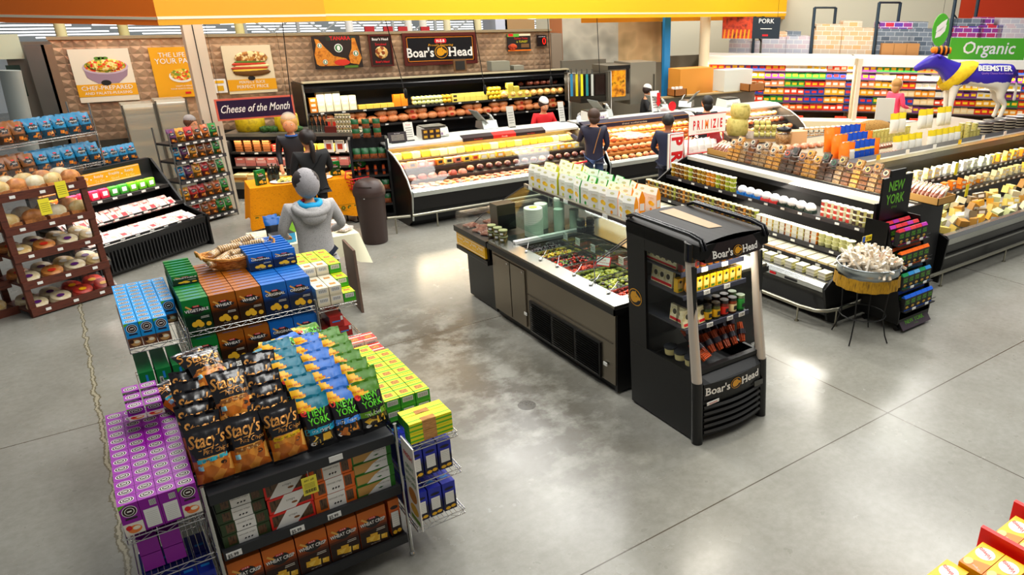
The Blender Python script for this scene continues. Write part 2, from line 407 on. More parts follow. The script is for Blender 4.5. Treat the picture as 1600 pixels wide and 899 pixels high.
mb.text('CHEF-PREPARED',(0,-.006,.215),X3,Z3,.11,WHITE,maxw=.82); mb.text('AND PALATE-PLEASING',(0,-.006,.135),X3,Z3,.07,WHITE,maxw=.82)
mb.disc((0,-.008,.34),X3,Z3,.08,.05,BLK2); mb.build('picture',r)
r,W,Hh=wall_panel('food_poster','amber poster with a small salad plate partly behind the square pillar',1.64,1.91,2.57,2.85,AMB)
mb=MB(); mb.text('THE LIFE OF',(0,-.004,.76),X3,Z3,.12,WHITE,maxw=.7); mb.text('YOUR PARTY',(0,-.004,.64),X3,Z3,.14,WHITE,maxw=.8)
mb.disc((0,-.006,.40),X3,Z3,.22,.12,WHITE); mb.disc((0,-.009,.43),X3,Z3,.19,.11,PASTA)
mb.text('CRAFT A MENU',(0,-.004,.2),X3,Z3,.04,WHITE); mb.text('YOUR GUESTS WILL LOVE',(0,-.004,.15),X3,Z3,.04,WHITE); mb.rect(.0,.06,.1,.1,(0,-.004,0),X3,Z3,RED); mb.build('picture',r)
r,W,Hh=wall_panel('food_poster','poster of a stacked sandwich captioned PERFECT SLICE PERFECT PRICE',2.89,1.91,3.81,2.85,mat('#e6d9bb',0.5))
mb=MB(); o=(0,-.004,0); mb.rect(-W/2,.06,W/2,.28,o,X3,Z3,AMB)
mb.text('PERFECT SLICE',(0,-.006,.20),X3,Z3,.075,WHITE,maxw=.7); mb.text('PERFECT PRICE',(0,-.006,.105),X3,Z3,.09,WHITE,maxw=.82)
for (cx,cz,rx,rz,m) in ((.03,.42,.36,.08,mat('#6b4a22')),(.0,.46,.34,.05,mat('#e5c65a')),(.0,.50,.36,.05,mat('#b24a2c')),(.05,.54,.34,.04,mat('#ead9a0')),(0,.58,.33,.05,mat('#c0472f')),(.02,.62,.3,.04,mat('#587a2c')),(.06,.70,.32,.13,SANDW)):
    mb.ball((cx,-.015,cz),1,m,16,6,(rx,.014,rz))
mb.disc((0,-.012,.30),X3,Z3,.07,.045,BLK2); mb.build('picture',r)
r,W,Hh=wall_panel('ham_banner','dark banner showing two cured hams under red lettering',4.66,2.33,5.68,3.0,mat('#2b211c',0.5))
mb=MB(); mb.rect(-.22,.57,.42,.67,(0,-.004,0),X3,Z3,mat('#2c3326')); mb.text('TANARA',(.08,-.006,.585),X3,Z3,.11,RED,maxw=.58,bold=.02)
mb.patch([(-.48,.1),(-.42,.06),(.1,.05),(.2,.12),(.16,.2),(-.1,.26),(-.25,.42),(-.38,.6),(-.46,.62),(-.44,.5),(-.5,.3)],(0,-.004,0),X3,Z3,noisy('ham_skin',['#b5692a','#d99745','#8f4a1c'],9,.4),.002)
mb.patch([(.24,.1),(.42,.06),(.5,.2),(.44,.42),(.4,.62),(.33,.62),(.3,.4),(.22,.25)],(0,-.004,0),X3,Z3,noisy('ham_skin',['#b5692a','#d99745','#8f4a1c'],9,.4),.002)
mb.disc((.06,-.008,.12),X3,Z3,.17,.065,mat('#c9412f')); mb.disc((.06,-.009,.12),X3,Z3,.17,.065,mat('#c9412f'))
for cx,cz,rr in ((.02,.42,.09),(-.37,.48,.05),(-.3,.14,.05),(.38,.3,.06)): mb.disc((cx,-.010,cz),X3,Z3,rr,rr,WHITE); mb.disc((cx,-.012,cz),X3,Z3,rr*.8,rr*.8,mat('#2f7a3c')); mb.disc((cx,-.014,cz),X3,Z3,rr*.4,rr*.6,WHITE)
mb.rect(.1,.0,.4,.05,(0,-.004,0),X3,Z3,mat('#5b7a30')); mb.build('picture',r)
WOODR=mat('#54201a',0.4)
r,W,Hh=wall_panel('framed_menu','narrow brown framed meat poster between the ham banner and the logo sign',5.90,2.36,6.36,2.98,mat('#2b1a14',0.5),frame=WOODR,fw=.03)
mb=MB(); mb.text("Boar's Head",(0,-.006,.53),X3,Z3,.075,WHITE,maxw=.38,bold=.02); mb.text('Smoked',(0,-.006,.42),X3,Z3,.08,RED)
mb.ball((0,-.01,.27),.15,noisy('roast_meat',['#d8b070','#8a4a22','#e8d9a8','#5e2f18'],16,vor=True),12,6,(1,.06,.9)); mb.text("Boar's Head",(0,-.006,.05),X3,Z3,.065,RED,maxw=.36,bold=.02); mb.build('picture',r)
r,W,Hh=wall_panel('logo_sign','large wood-framed black sign with white lettering and a gold animal disc',6.72,2.38,8.42,2.96,mat('#15171c',0.3),frame=WOODR,fw=.07)
def boar_disc(mb,c,xd,yd,s,off=.0):
    """gold oval ring with a boar's head in profile, facing right"""
    G=mat('#d8a22a',0.45); c=Vector(c); nn=Vector(xd).normalized().cross(Vector(yd).normalized())
    mb.disc(c,xd,yd,s*1.15,s,G,24,.001+off); mb.disc(c,xd,yd,s*1.05,s*.90,mat('#14151a'),24,.002+off)
    head=[(-.85,-.05),(-.7,.38),(-.4,.64),(-.05,.66),(.12,.82),(.22,.56),(.45,.40),(.72,.24),(.92,.16),(.94,-.12),(.72,-.2),(.5,-.24),(.32,-.46),(-.02,-.62),(-.45,-.62),(-.72,-.42)]
    mb.patch([(a*s,b2*s) for a,b2 in head],c,xd,yd,G,.003+off)
    mb.disc(c+Vector(xd).normalized()*.22*s+Vector(yd).normalized()*.14*s,xd,yd,s*.06,s*.06,INK,8,.004+off)
def boars_head(mb,c,xd,yd,s,wm=None):
    """the words Boar's Head either side of the disc; s = cap height"""
    wm=wm or mat('#f6f4ee',.5); xv=Vector(xd).normalized(); yv=Vector(yd).normalized(); c=Vector(c)
    boar_disc(mb,c+yv*s*.5,xd,yd,s*.72)
    for word,side in (("Boar's",-1),('Head',1)):
        vs,fs,(x0,x1,y0,y1)=text_geo(word,.022)
        wdt=s*(3.3 if side<0 else 3.05); sz=s/0.7; k=wdt/((x1-x0)*sz)
        mb.text(word,c+xv*side*s*.95,xd,yd,sz,wm,align='r' if side<0 else 'l',bold=.022,stretch=k)
        bx=(c-xv*(s*.95+wdt)) if side<0 else (c+xv*s*.95)
        st=[0.0] if side<0 else [0.0,s*.62]
        for q in st:   # slab serifs on the capitals
            for yy in (0,s*.93): mb.rect(q-s*.09,yy,q+s*.26,yy+s*.08,bx,xd,yd,wm,.0013)
mb=MB(); boars_head(mb,(0,-.006,.12),X3,Z3,.2)
for a in ((-.83,.02,.83,.035),(-.83,.545,.83,.56),(-.83,.02,-.815,.56),(.815,.02,.83,.56)): mb.rect(*a,(0,-.004,0),X3,Z3,mat('#d68a22'))
mb.patch([(-.15,.45),(-.13,.42),(.13,.42),(.15,.45),(.15,.49),(.13,.52),(-.13,.52),(-.15,.49)],(0,-.004,0),X3,Z3,RED); mb.text('H-E-B',(0,-.006,.44),X3,Z3,.085,WHITE,bold=.03)
mb.text('Proudly Featuring',(0,-.006,.355),X3,Z3,.07,mat('#d8a22a'),shear=.2,stretch=1.25); mb.build('lettering',r)
r,W,Hh=wall_panel('meat_poster','small black and orange turkey poster at the right of the copper wall',9.36,2.56,10.02,2.97,mat('#231f1e',0.5))
mb=MB(); mb.rect(-.33,0,.33,.03,(0,-.004,0),X3,Z3,ORANGE); mb.rect(-.33,.36,.33,.41,(0,-.004,0),X3,Z3,mat('#e8dcc0')); mb.rect(-.33,.34,.0,.41,(0,-.005,0),X3,Z3,mat('#6cae4a')); mb.rect(-.31,.35,-.17,.41,(0,-.006,0),X3,Z3,RED)
mb.text('Turkey Today',(.05,-.006,.28),X3,Z3,.07,RED,shear=.2,maxw=.4); mb.text('is TURKEY',(.08,-.006,.2),X3,Z3,.07,mat('#e8dc3c'),shear=.2)
mb.ball((-.2,-.012,.1),.1,noisy('sausage_pile',['#c0552f','#8a3420','#d98a55'],20,vor=True),10,6,(1.3,.06,.8)); mb.rect(.05,.08,.28,.17,(0,-.004,0),X3,Z3,mat('#7a5a3a')); mb.build('picture',r)
r,W,Hh=wall_panel('queue_display','small black queue display with a red lit zero',10.22,2.66,10.5,2.93,mat('#1c1010',0.3),cat='display')
mb=MB(); LED=mat('#ff2a18',.5,emit=1.2); mb.text('0',(.06,-.006,.04),X3,Z3,.24,LED); mb.text('NOW SERVING',(0,-.005,.22),X3,Z3,.03,WHITE); mb.build('digit',r)
mb=MB().box(-.05,0,0,.05,.03,.0,WHITE)
r,W,Hh=wall_panel('wall_notice','small white notice with a yellow band left of the cheese-of-the-month sign',2.62,1.95,2.86,2.22,WHITE)
mb=MB(); mb.rect(-.08,.19,.08,.24,(0,-.004,0),X3,Z3,mat('#e8b91c')); mb.rect(-.06,.04,.06,.14,(0,-.004,0),X3,Z3,mat('#d9b02c')); mb.build('print',r)
mb=MB().box(-.16,-.04,0,.16,0,.28,mat('#7a5c3c',.5)).box(-.12,-.05,.04,.12,-.04,.24,mat('#2c2a26')); o=mb.build('award_plaque',None,(7.83,16.95,2.17),bevel=.03)
tag(o,'small brown eight-sided plaque under the framed logo sign','plaque')
# ================================================================ packaging builders
CHIP=noisy('pita_chips_print',['#b86a24','#dd9a48','#c77a2e','#eab768','#a85a1e'],17,vor=True,rough=.3,spec=.6)
CHIPY=noisy('cracker_print',['#e0b445','#f0cf6a','#c99528'],24,vor=True,rough=.5)
BAGBLK=mat('#151316',.22,spec=.7)
def pillow(w_,h_,t_,matf,seed=1,nu=12,nv=16,crump=.006,lean=0.0,top=.93):
    """sealed foil bag standing on its lower edge, front towards -y; returns the builder and a map to its front skin"""
    rg=random.Random(seed); ph=[rg.uniform(0,6.28) for _ in range(8)]
    def prof(u,v):
        a=max(0.0,1-abs(u)**2.6)**.62
        b2=0.0 if v>top or v<.035 else math.sin(math.pi*min(1,max(0,(v-.035)/(top-.035)))**.8)**.55
        return a*b2
    def wr(u,v): return crump*(math.sin(9*u+ph[0]+4*v)*math.sin(11*v+ph[1])+.6*math.sin(23*u+ph[2]+8*v)*math.cos(17*v+ph[3])+.5*math.sin(31*v+14*u+ph[4]))
    def pt(u,v,side):
        x=u*w_/2*(1-.07*prof(0,v)*(1 if abs(u)>.5 else 1)); p=prof(u,v)
        y=side*(t_/2*p+wr(u,v)*min(1,p*1.5))+wr(u*.7,v)*.5*(1-p); z=h_*v+(.004*math.sin(7*u+ph[5]) if v>.97 else 0)
        return (x,y+lean*z*z/h_,z)
    mb=MB()
    for side in (-1,1):
        vs=[pt(-1+2*i/nu,j/nv,side) for j in range(nv+1) for i in range(nu+1)]
        for j in range(nv):
            for i in range(nu):
                a=j*(nu+1)+i; f=(a,a+1,a+nu+2,a+nu+1)
                if side>0: f=f[::-1]
                u=-1+2*(i+.5)/nu; v=(j+.5)/nv
                mb.f.append(f if side<0 else tuple(q+(nu+1)*(nv+1) for q in f)); mb.m.append(mb.mi(matf(u,v,side))); mb.sm.append(True)
        mb.v+=vs
    fn=lambda x,z: (lambda q: (q[0],q[1]-.0022,q[2]))(pt(max(-1,min(1,x/(w_/2))),max(0,min(1,z/h_)),-1))
    return mb,fn
def strip_on(mb,fn,x0,x1,z0,z1,m,n=8,slant=0.0,k=2):
    """coloured print on a bag skin"""
    vs=[]; fs=[]
    for j in range(k+1):
        for i in range(n+1):
            x=x0+(x1-x0)*i/n; zz=z0+(z1-z0)*j/k+slant*(i/n)
            p=fn(x,zz); vs.append((p[0],p[1]+.0010,p[2]))
    for j in range(k):
        for i in range(n): a=j*(n+1)+i; fs.append((a,a+1,a+n+2,a+n+1))
    mb.add(vs,fs,m,True)
_BAG={}
def stacys(kind,seed):
    key=('st',kind,seed)
    if key in _BAG: return _BAG[key]
    band,word,tc={'teal': ('#48b6c6','SIMPLY NAKED','#12515c'),'brown': ('#8a5a2a','MULTIGRAIN','#e6c894'),'yellow': ('#e8c22c','PARMESAN GARLIC','#4a3208')}[kind]
    w_,h_=.215,.36
    mb,fn=pillow(w_,h_,.105,lambda u,v,s: CHIP if (s<0 and .05<v<.50-.06*u*u and abs(u)<.93) else BAGBLK,seed,nu=14,nv=20,crump=.0045)
    strip_on(mb,fn,-.085,.085,.148,.172,mat(band,.35),slant=.006)
    mb.text(word,(0,.155),0,0,.017,mat(tc,.5),fn=fn)
    G=mat('#dfa560',.35,.3)
    mb.text("Stacy's",(-.006,.245),0,0,.105,G,fn=fn,shear=.35,bold=.018,maxw=.205)
    strip_on(mb,fn,-.07,.05,.222,.227,G,slant=.012)
    mb.text('Pita Chips',(.03,.198),0,0,.036,G,fn=fn,shear=.3)
    strip_on(mb,fn,-.088,-.06,.105,.135,mat('#9fd0dc' if kind != 'yellow' else '#caa22a',.4))
    mb.disc((.055,.125),0,0,.018,.012,mat('#3a2a18',.5),fn=fn)
    _BAG[key]=mb.mesh('pita_chip_bag'); return _BAG[key]
def nystyle(kind,seed):
    key=('ny',kind,seed)
    if key in _BAG: return _BAG[key]
    topc,bandc={'teal': ('#0b7184','#1e93ab'),'blue': ('#3b74bd','#4d8ed6'),'green': ('#4d7c18','#6d9a2e')}[kind]
    TOP=mat(topc,.36,spec=.45); YEL=mat('#f5c02e',.4); w_,h_=.20,.345
    def mf(u,v,s):
        if v>.77: return YEL if (s<0 and v<.985 and (u+1)/1.25<(1-(v-.77)/.3)*.9) else TOP
        return BAGBLK
    mb,fn=pillow(w_,h_,.09,mf,seed,nu=14,nv=20,crump=.004,lean=.15)
    LG=mat('#6fd03a',.4)
    mb.text('NEW RECIPE',(-.052,.284),0,0,.017,mat('#c2321c',.5),fn=fn,maxw=.085,shear=.1)
    mb.disc((-.07,.252),0,0,.019,.019,mat('#df3f35',.5),fn=fn)
    mb.text('NEW',(.01,.222),0,0,.062,LG,fn=fn,bold=.02,stretch=.8); mb.text('YORK',(.01,.172),0,0,.062,LG,fn=fn,bold=.02,stretch=.8)
    mb.text('S T Y L E',(.01,.158),0,0,.012,mat('#3f7a2a',.5),fn=fn)
    strip_on(mb,fn,-.092,.092,.112,.150,mat(bandc,.4)); mb.text('PITA CHIPS',(0,.119),0,0,.026,WHITE,fn=fn,maxw=.15)
    for (cx,cz,a,s) in ((-.02,.06,.3,.035),(.035,.078,.7,.032),(-.05,.085,-.2,.022)):
        pts=[(cx+s*math.cos(a+q)*1.35,cz+s*math.sin(a+q)) for q in (.3,1.5,3.2,4.8)]
        mb.add([fn(*p) for p in pts],((0,1,2,3),),CHIPY if kind != 'blue' else CHIP)
    mb.disc((-.058,.05),0,0,.018,.012,WHITE,fn=fn)
    _BAG[key]=mb.mesh('pita_chip_bag'); return _BAG[key]
_BOX={}
def cracker_box(name,word,col,dark,cc='#e6b93c',w_=.19,d_=.072,h_=.265,stripe=True,nutrition=False):
    key=(word,col,w_,d_,h_,nutrition)
    if key in _BOX: return _BOX[key]
    C=mat(col,.42,spec=.4); D=mat(dark,.42,spec=.4); mb=MB()
    mb.box(-w_/2,0,0,w_/2,d_,h_,C)
    o=(0,0,0); mid=tuple((a+b2)/2 for a,b2 in zip(hexc(col),hexc(dark)))
    def srgb(c): return '#'+''.join('%02x' % int(255*((v*12.92) if v<.0031 else 1.055*v**(1/2.4)-.055)) for v in c)
    mb.rect(-w_/2,0,w_/2,h_*.45,o,X3,Z3,D,.0004)
    for k in range(5):
        t=k/5; c=tuple(a*(t+.1)+b2*(.9-t) for a,b2 in zip(hexc(col),hexc(dark)))
        mb.rect(-w_/2,h_*(.45+.06*k),w_/2,h_*(.45+.06*(k+1)),o,X3,Z3,mat(srgb(c),.42,spec=.4),.0004)
    if nutrition:
        mb.rect(-w_*.34,h_*.24,w_*.34,h_*.66,o,X3,Z3,TAG,.001)
        for k in range(6): mb.rect(-w_*.28,h_*(.28+.06*k),w_*.28,h_*(.285+.06*k),o,X3,Z3,mat('#8a8a84'),.0014)
        mb.disc((0,0,h_*.78),X3,Z3,w_*.36,h_*.05,D,off=.001)
        for sx in (-.12,.14): mb.disc((w_*sx*1.6,0,h_*.1+sx*.02),X3,Z3,w_*.2,h_*.055,mat(cc),off=.0012+sx*.001)
    else:
        mb.disc((0,0,h_*.645),X3,Z3,w_*.30,h_*.14,BLK2,off=.001)
        mb.patch([(-w_*.42,h_*.665),(w_*.42,h_*.665),(w_*.36,h_*.585),(-w_*.36,h_*.585)],o,X3,Z3,mat('#2a2422'),.0014)
        mb.text(word,(0,0,h_*.598),X3,Z3,h_*.125,WHITE,bold=.02,maxw=w_*.90,off=.002)
        mb.rect(-w_*.12,h_*.735,w_*.12,h_*.785,o,X3,Z3,RED,.0014); mb.text('H-E-B',(0,0,h_*.742),X3,Z3,h_*.05,WHITE,off=.002)
        mb.patch([(-w_*.4,h_*.78),(-w_*.36,h_*.82),(-w_*.16,h_*.70),(-w_*.2,h_*.66)],o,X3,Z3,mat('#e0b060'),.0012)
        for a,b2,s in ((-.18,.20,.12),(-.03,.25,.12),(.04,.17,.12),(.33,.15,.10)):
            if word=='WHEAT CRISP': mb.patch([(w_*a-s*w_*1.1,h_*b2-s*h_*.5),(w_*a+s*w_,h_*b2-s*h_*.7),(w_*a+s*w_*1.2,h_*b2+s*h_*.6),(w_*a-s*w_,h_*b2+s*h_*.7)],o,X3,Z3,CHIPY,.001+s*.004+a*.001)
            else: mb.disc((w_*a,0,h_*b2),X3,Z3,w_*s,w_*s,mat(cc),off=.001+.0006*(a+.3))
        mb.rect(w_*.08,h_*.36,w_*.4,h_*.375,o,X3,Z3,OFFW,.001); mb.rect(w_*.1,h_*.40,w_*.4,h_*.415,o,X3,Z3,OFFW,.001)
        mb.text('NET WT 7 OZ',(0,0,h_*.04),X3,Z3,h_*.035,OFFW,off=.001)
    mb.rect(w_*-.28,d_*.3,w_*.28,d_*.42,(0,0,h_),X3,Y3,mat('#2b86c8'),.0006)
    _BOX[key]=mb.mesh(name); return _BOX[key]
def wafer_box(col,fruit,back=False,h_=.2,w_=.092,d_=.088):
    key=('wafer',col,back)
    if key in _BOX: return _BOX[key]
    C=mat(col,.4,spec=.4); mb=MB().box(-w_/2,0,0,w_/2,d_,h_,C); o=(0,0,0)
    def roundel(c,xd,yd,s,ry):
        mb.disc(c,xd,yd,s,s*ry,WHITE,18,.0006); mb.disc(c,xd,yd,s*.9,s*.9*ry,mat('#2a1712'),18,.0010)
        mb.disc(c,xd,yd,s*.66,s*.66*ry,WHITE,16,.0014); mb.disc(c,xd,yd,s*.55,s*.55*ry,mat('#2a1712'),16,.0018)
        mb.rect(-s*.3,-s*.1*ry,s*.3,s*.14*ry,c,xd,yd,WHITE,.0022)
    roundel((0,d_*.5,h_),X3,Y3,.036,.8)
    if back:
        mb.rect(-w_*.38,h_*.06,w_*.38,h_*.66,o,X3,Z3,TAG,.0008)
        for k in range(8): mb.rect(-w_*.3,h_*(.12+.06*k),w_*.3,h_*(.125+.06*k),o,X3,Z3,mat('#9a9a94'),.0012)
        mb.rect(w_*.02,h_*.74,w_*.36,h_*.92,o,X3,Z3,TAG,.0008)
        for k in range(7): mb.rect(w_*(.05+.045*k),h_*.75,w_*(.07+.045*k),h_*.91,o,X3,Z3,INK,.0012)
    else:
        roundel((0,0,h_*.76),X3,Z3,.036,1)
        mb.rect(-w_*.3,h_*.5,w_*.3,h_*.56,o,X3,Z3,mat('#241522'),.0008)
        mb.rect(-w_/2,0,w_/2,h_*.38,o,X3,Z3,mat('#e8e2d6') if fruit else mat('#6a4632'),.0005)
        mb.disc((w_*.02,0,h_*.17),X3,Z3,w_*.36,h_*.13,mat('#e08a4a') if fruit else mat('#c9a06a'),off=.0009)
        mb.disc((-w_*.25,0,h_*.24),X3,Z3,w_*.16,h_*.08,RED if fruit else mat('#3a2014'),off=.0012)
        mb.disc((w_*.12,0,h_*.2),X3,Z3,w_*.2,h_*.06,mat('#f4ead2'),off=.0014)
        mb.patch([(-w_/2,h_),(-w_*.1,h_),(-w_/2,h_*.86)],o,X3,Z3,mat('#7cc23a'),.0008)
    _BOX[key]=mb.mesh('wafer_box'); return _BOX[key]

# ================================================================ wire and panel racks
def wire_shelf(mb,x0,x1,y0,y1,z,front=(0,),m=None,step=.03,h_=.035):
    """chromed wire deck with zigzag truss edges"""
    m=m or CHROME
    for (a,b2) in (((x0,y0),(x1,y0)),((x1,y0),(x1,y1)),((x1,y1),(x0,y1)),((x0,y1),(x0,y0))):
        A=Vector((*a,z)); B=Vector((*b2,z)); L=(B-A).length; n=max(2,int(L/.055))
        mb.tube([A,B],.004,m,5); mb.tube([A-Vector((0,0,h_)),B-Vector((0,0,h_))],.004,m,5)
        mb.tube([A.lerp(B,i/n)-Vector((0,0,h_ if i % 2 else 0)) for i in range(n+1)],.0025,m,4)
    n=int((x1-x0)/step)
    for i in range(1,n):
        x=x0+(x1-x0)*i/n; mb.tube([(x,y0,z),(x,y1,z)],.0018,m,4)
    for i in range(1,3):
        y=y0+(y1-y0)*i/3; mb.tube([(x0,y,z-.004),(x1,y,z-.004)],.003,m,4)
def post(parent,x,y,h_,m=None,r=.0125,name='post'):
    mb=MB().tube([(x,y,0.0),(x,y,h_)],r,m or CHROME,10); mb.lathe([(.02,0),(.02,.02),(.013,.03)],m or CHROME,10,(x,y,0))
    return mb.build(name,parent)
def price(parent,x,y,z,txt='$5.99',w_=.085,h_=.04):
    mb=MB().box(x-w_/2,y-.003,z-h_/2,x+w_/2,y,z+h_/2,TAG)
    if txt: mb.text(txt,(x-.006,y-.0035,z-.014),X3,Z3,.034,INK,bold=.02,maxw=w_*.7)
    return mb.build('price_tag',parent)

fr=root('display_rack','foreground chrome and black shelf rack of pita chips and crackers, nearer of the two','rack',(0,0,0))
FX0,FX1,FY0,FY1=.16,1.30,4.27,5.95
for x,y in ((FX0,FY0),(FX1,FY0),(FX0,FY1),(FX1,FY1),(FX0,5.1),(FX1,5.1)): post(fr,x,y,1.10)
for z in (.20,.62,1.03):
    mb=MB().box(FX0+.02,FY0-.01,z-.07,FX1-.02,FY0+.015,z,mat('#232528',.5)).box(FX0+.02,FY0+.015,z-.025,FX1-.02,FY1,z-.012,mat('#232528',.5))
    mb.build('shelf',fr)
for x,t in ((.235,'$5.99'),(.60,'$5.99'),(.83,'$5.99')): price(fr,x,FY0-.011,.583,t)
price(fr,.90,FY0-.011,1.0,None)
wl=[(-.24,.135),(1.325,1.68)]
for z in (.32,.66,.945):
    mb=MB(); wire_shelf(mb,wl[0][0],wl[0][1],FY0-.03,FY1-.45,z); mb.build('wire_shelf',fr)
for z in (.30,.655,.955):
    mb=MB(); wire_shelf(mb,wl[1][0],wl[1][1],FY0-.12,FY1-.35,z); mb.build('wire_shelf',fr)
mb=MB()
for k in range(14):
    mb.tube([(FX0-.012,4.35+.11*k,.05),(FX0-.012,4.35+.11*k,.95)],.002,CHROME,4)
for k in range(9): mb.tube([(FX0-.012,4.3,.1+.1*k),(FX0-.012,5.8,.1+.1*k)],.002,CHROME,4)
mb.build('side_grid',fr)
# upright ad strip at the right-hand post
r=root('ad_strip','tall narrow white sign strip standing on the right post of the cracker rack','sign',(1.312,4.02,0))
MB().box(0,0,.36,.008,.21,1.02,WHITE).build('panel',r)
mb=MB(); LX,LY=(0,-1,0),Z3
mb.text('FRESH',(0,.105,.9),LX,LY,.055,RED,maxw=.17,bold=.02)
for k,t in enumerate(('GREAT','WITH DIPS','AND CHEESE')): mb.text(t,(0,.105,.81-.06*k),LX,LY,.045,mat('#2f8a4a'),maxw=.17)
mb.disc((0,.105,.6),LX,LY,.07,.06,mat('#b9834a')); mb.disc((0,.105,.48),LX,LY,.07,.045,mat('#d8b04a')); mb.rect(-.08,.38,.08,.42,(0,.105,0),LX,LY,mat('#6c8f3c')); mb.build('print',r)

# ---- wheat crisp boxes, lowest shelf
wc=cracker_box('cracker_box','WHEAT CRISP','#c8742e','#2a1810',h_=.30,w_=.19,d_=.13)
G='orange wheat crisp boxes on the lowest shelf'
for i in range(5):
    for j in range(1):
        put(wc,'cracker_box',f"orange wheat crisp box, lowest shelf, {nth(i)} from the left, {'front' if j==0 else 'back'} row",'box',(.275+.198*i-(.0 if j==0 else .02),FY0+.02+.15*j,.2),group=G)
wn=cracker_box('cracker_box','side','#d4782a','#2a1810',h_=.30,w_=.075,d_=.2,nutrition=True)
for i in range(1): put(wn,'cracker_box','narrow end of an orange wheat crisp box at the right end of the lowest shelf','box',(1.225,FY0+.03,.2))
# ---- crisp trays, middle shelf
def tray(kind,h_):
    key=('tray',kind)
    if key in _BOX: return _BOX[key]
    col={'dark': '#37482a','red': '#d8372c','orange': '#d8722a','green': '#3f8030'}[kind]; w_=.265; C=mat(col,.5)
    mb=MB(); mb.box(-w_/2,0,0,w_/2,.2,h_-.003,C); o=(0,0,0); FO=noisy('seed_crisps',['#3a2a1c','#6a5038','#241a12'],60,.4,stretch=(1,1,.3)); FL2=mat('#caa264',.6)
    if kind in ('dark','orange'):
        for a,b2 in ((-.105,-.06),(.065,.11)): mb.rect(a,h_*.15,b2,h_*.85,o,X3,Z3,FO,.0006)
        mb.rect(-.052,0,.058,h_,o,X3,Z3,WHITE,.001)
        for q in range(3): mb.patch([(-.02+.018*q,h_*.25),(-.012+.018*q,h_*.36),(-.004+.018*q,h_*.30),(-.012+.018*q,h_*.2)],o,X3,Z3,BLK2,.0016)
        mb.text('raincoast crisps',(0,0,h_*.62),X3,Z3,h_*.2,mat('#7a766a'),off=.0016,maxw=.095)
    elif kind=='red':
        mb.rect(-.12,h_*.15,.12,h_*.85,o,X3,Z3,FO,.0006); mb.patch([(-.11,0),(.02,0),(.115,h_),(-.03,h_)],o,X3,Z3,WHITE,.001)
        mb.text('crisps',(0,0,h_*.55),X3,Z3,h_*.2,mat('#7a766a'),off=.0016); mb.disc((.02,0,h_*.36),X3,Z3,.018,.008,mat('#8a5a2a'),off=.0016)
    else:
        mb.rect(-.12,h_*.1,.09,h_*.9,o,X3,Z3,FL2,.0006); mb.patch([(-.06,0),(.1,0),(.1,h_*.98),(.05,h_*.9),(-.0,h_*.6)],o,X3,Z3,WHITE,.001)
        mb.text('raincoast crisps',(.055,0,h_*.6),X3,Z3,h_*.2,mat('#7a766a'),off=.0016,maxw=.08); mb.patch([(.01,h_*.3),(.035,h_*.36),(.05,h_*.3),(.03,h_*.22)],o,X3,Z3,mat('#2f6a2a'),.0016)
    mb.rect(-.1,0.02,.1,.18,(0,0,h_-.003),X3,Y3,WHITE,.0006)
    _BOX[key]=mb.mesh('crisp_tray'); return _BOX[key]
for kind,cx,n,desc in (('dark',.33,4,'dark green'),('red',.60,3,'red'),('orange',.87,3,'orange'),('green',1.13,4,'bright green')):
    h_=.335/n
    for k in range(n):
        put(tray(kind,h_),'crisp_tray',f"{desc} tray box of seeded crisps, {['bottom','second from the bottom','third from the bottom','top'][k]} of its stack",'box',(cx+.004*(k % 2),FY0+.035+.004*k,.62-.012+h_*k+.001*k),group='stacked trays of crisps on the middle shelf')
t=tag(MB().box(-.045,-.001,0,.045,.001,.13,mat('#e8dc5a',.5)).build('yellow_tag',None,(.72,FY0-.02,.83-.02)),'yellow hanging price tag before the red crisp trays','tag')
mb=MB(); mb.text('601 off',(0,-.0012,.1),X3,Z3,.02,INK)
for k in range(4): mb.rect(-.035,.05+.01*k,.03,.053+.01*k,(0,-.001,0),X3,Z3,mat('#8a8440'))
for k in range(14): mb.rect(-.035+.005*k,.015,-.033+.005*k+.001*(k % 3),.04,(0,-.001,0),X3,Z3,INK)
mb.build('print',t); MB().tube([(0,0,.13),(0,.004,.17)],.002,CHROME,5).build('clip',t)

# ---- bags of pita chips, top shelf: six columns running back, each row a step higher on the one before
def rotx(a,z=0,y=0): return Euler((a,y,z))
rg=random.Random(11)
cols=[(.245,'st','teal'),(.452,'st','brown'),(.66,'st','yellow'),(.855,'ny','teal'),(1.035,'ny','blue'),(1.215,'ny','green')]
WORD={'teal': 'turquoise-banded','brown': 'brown-banded multigrain','yellow': 'yellow-banded'}
NW={'teal': 'teal-topped','blue': 'blue-topped','green': 'green-topped'}
for ci,(cx,br,kind) in enumerate(cols):
    n=6 if br=='st' else 7
    for j in range(n):
        me=stacys(kind,20+(j+ci) % 3) if br=='st' else nystyle(kind,30+(j+ci) % 3)
        tilt=-.20-rg.uniform(0,.06)-.045*j; y=FY0+.09+.142*j; z=1.04+.012*j+rg.uniform(0,.008)
        lab=(f"black {WORD[kind]} bag of Stacy-lettered pita chips".replace('Stacy-lettered ','') if br=='st' else f"black green-lettered bag of pita chips, {NW[kind]}")
        put(me,'pita_chip_bag',f"{lab}, {nth(j)} from the front in its column",'bag',(cx+rg.uniform(-.012,.012)+(.02*j*.3),y,z),rotx(tilt,rg.uniform(-.07,.07),rg.uniform(-.05,.05)),group='pita chip bags on the top shelf')
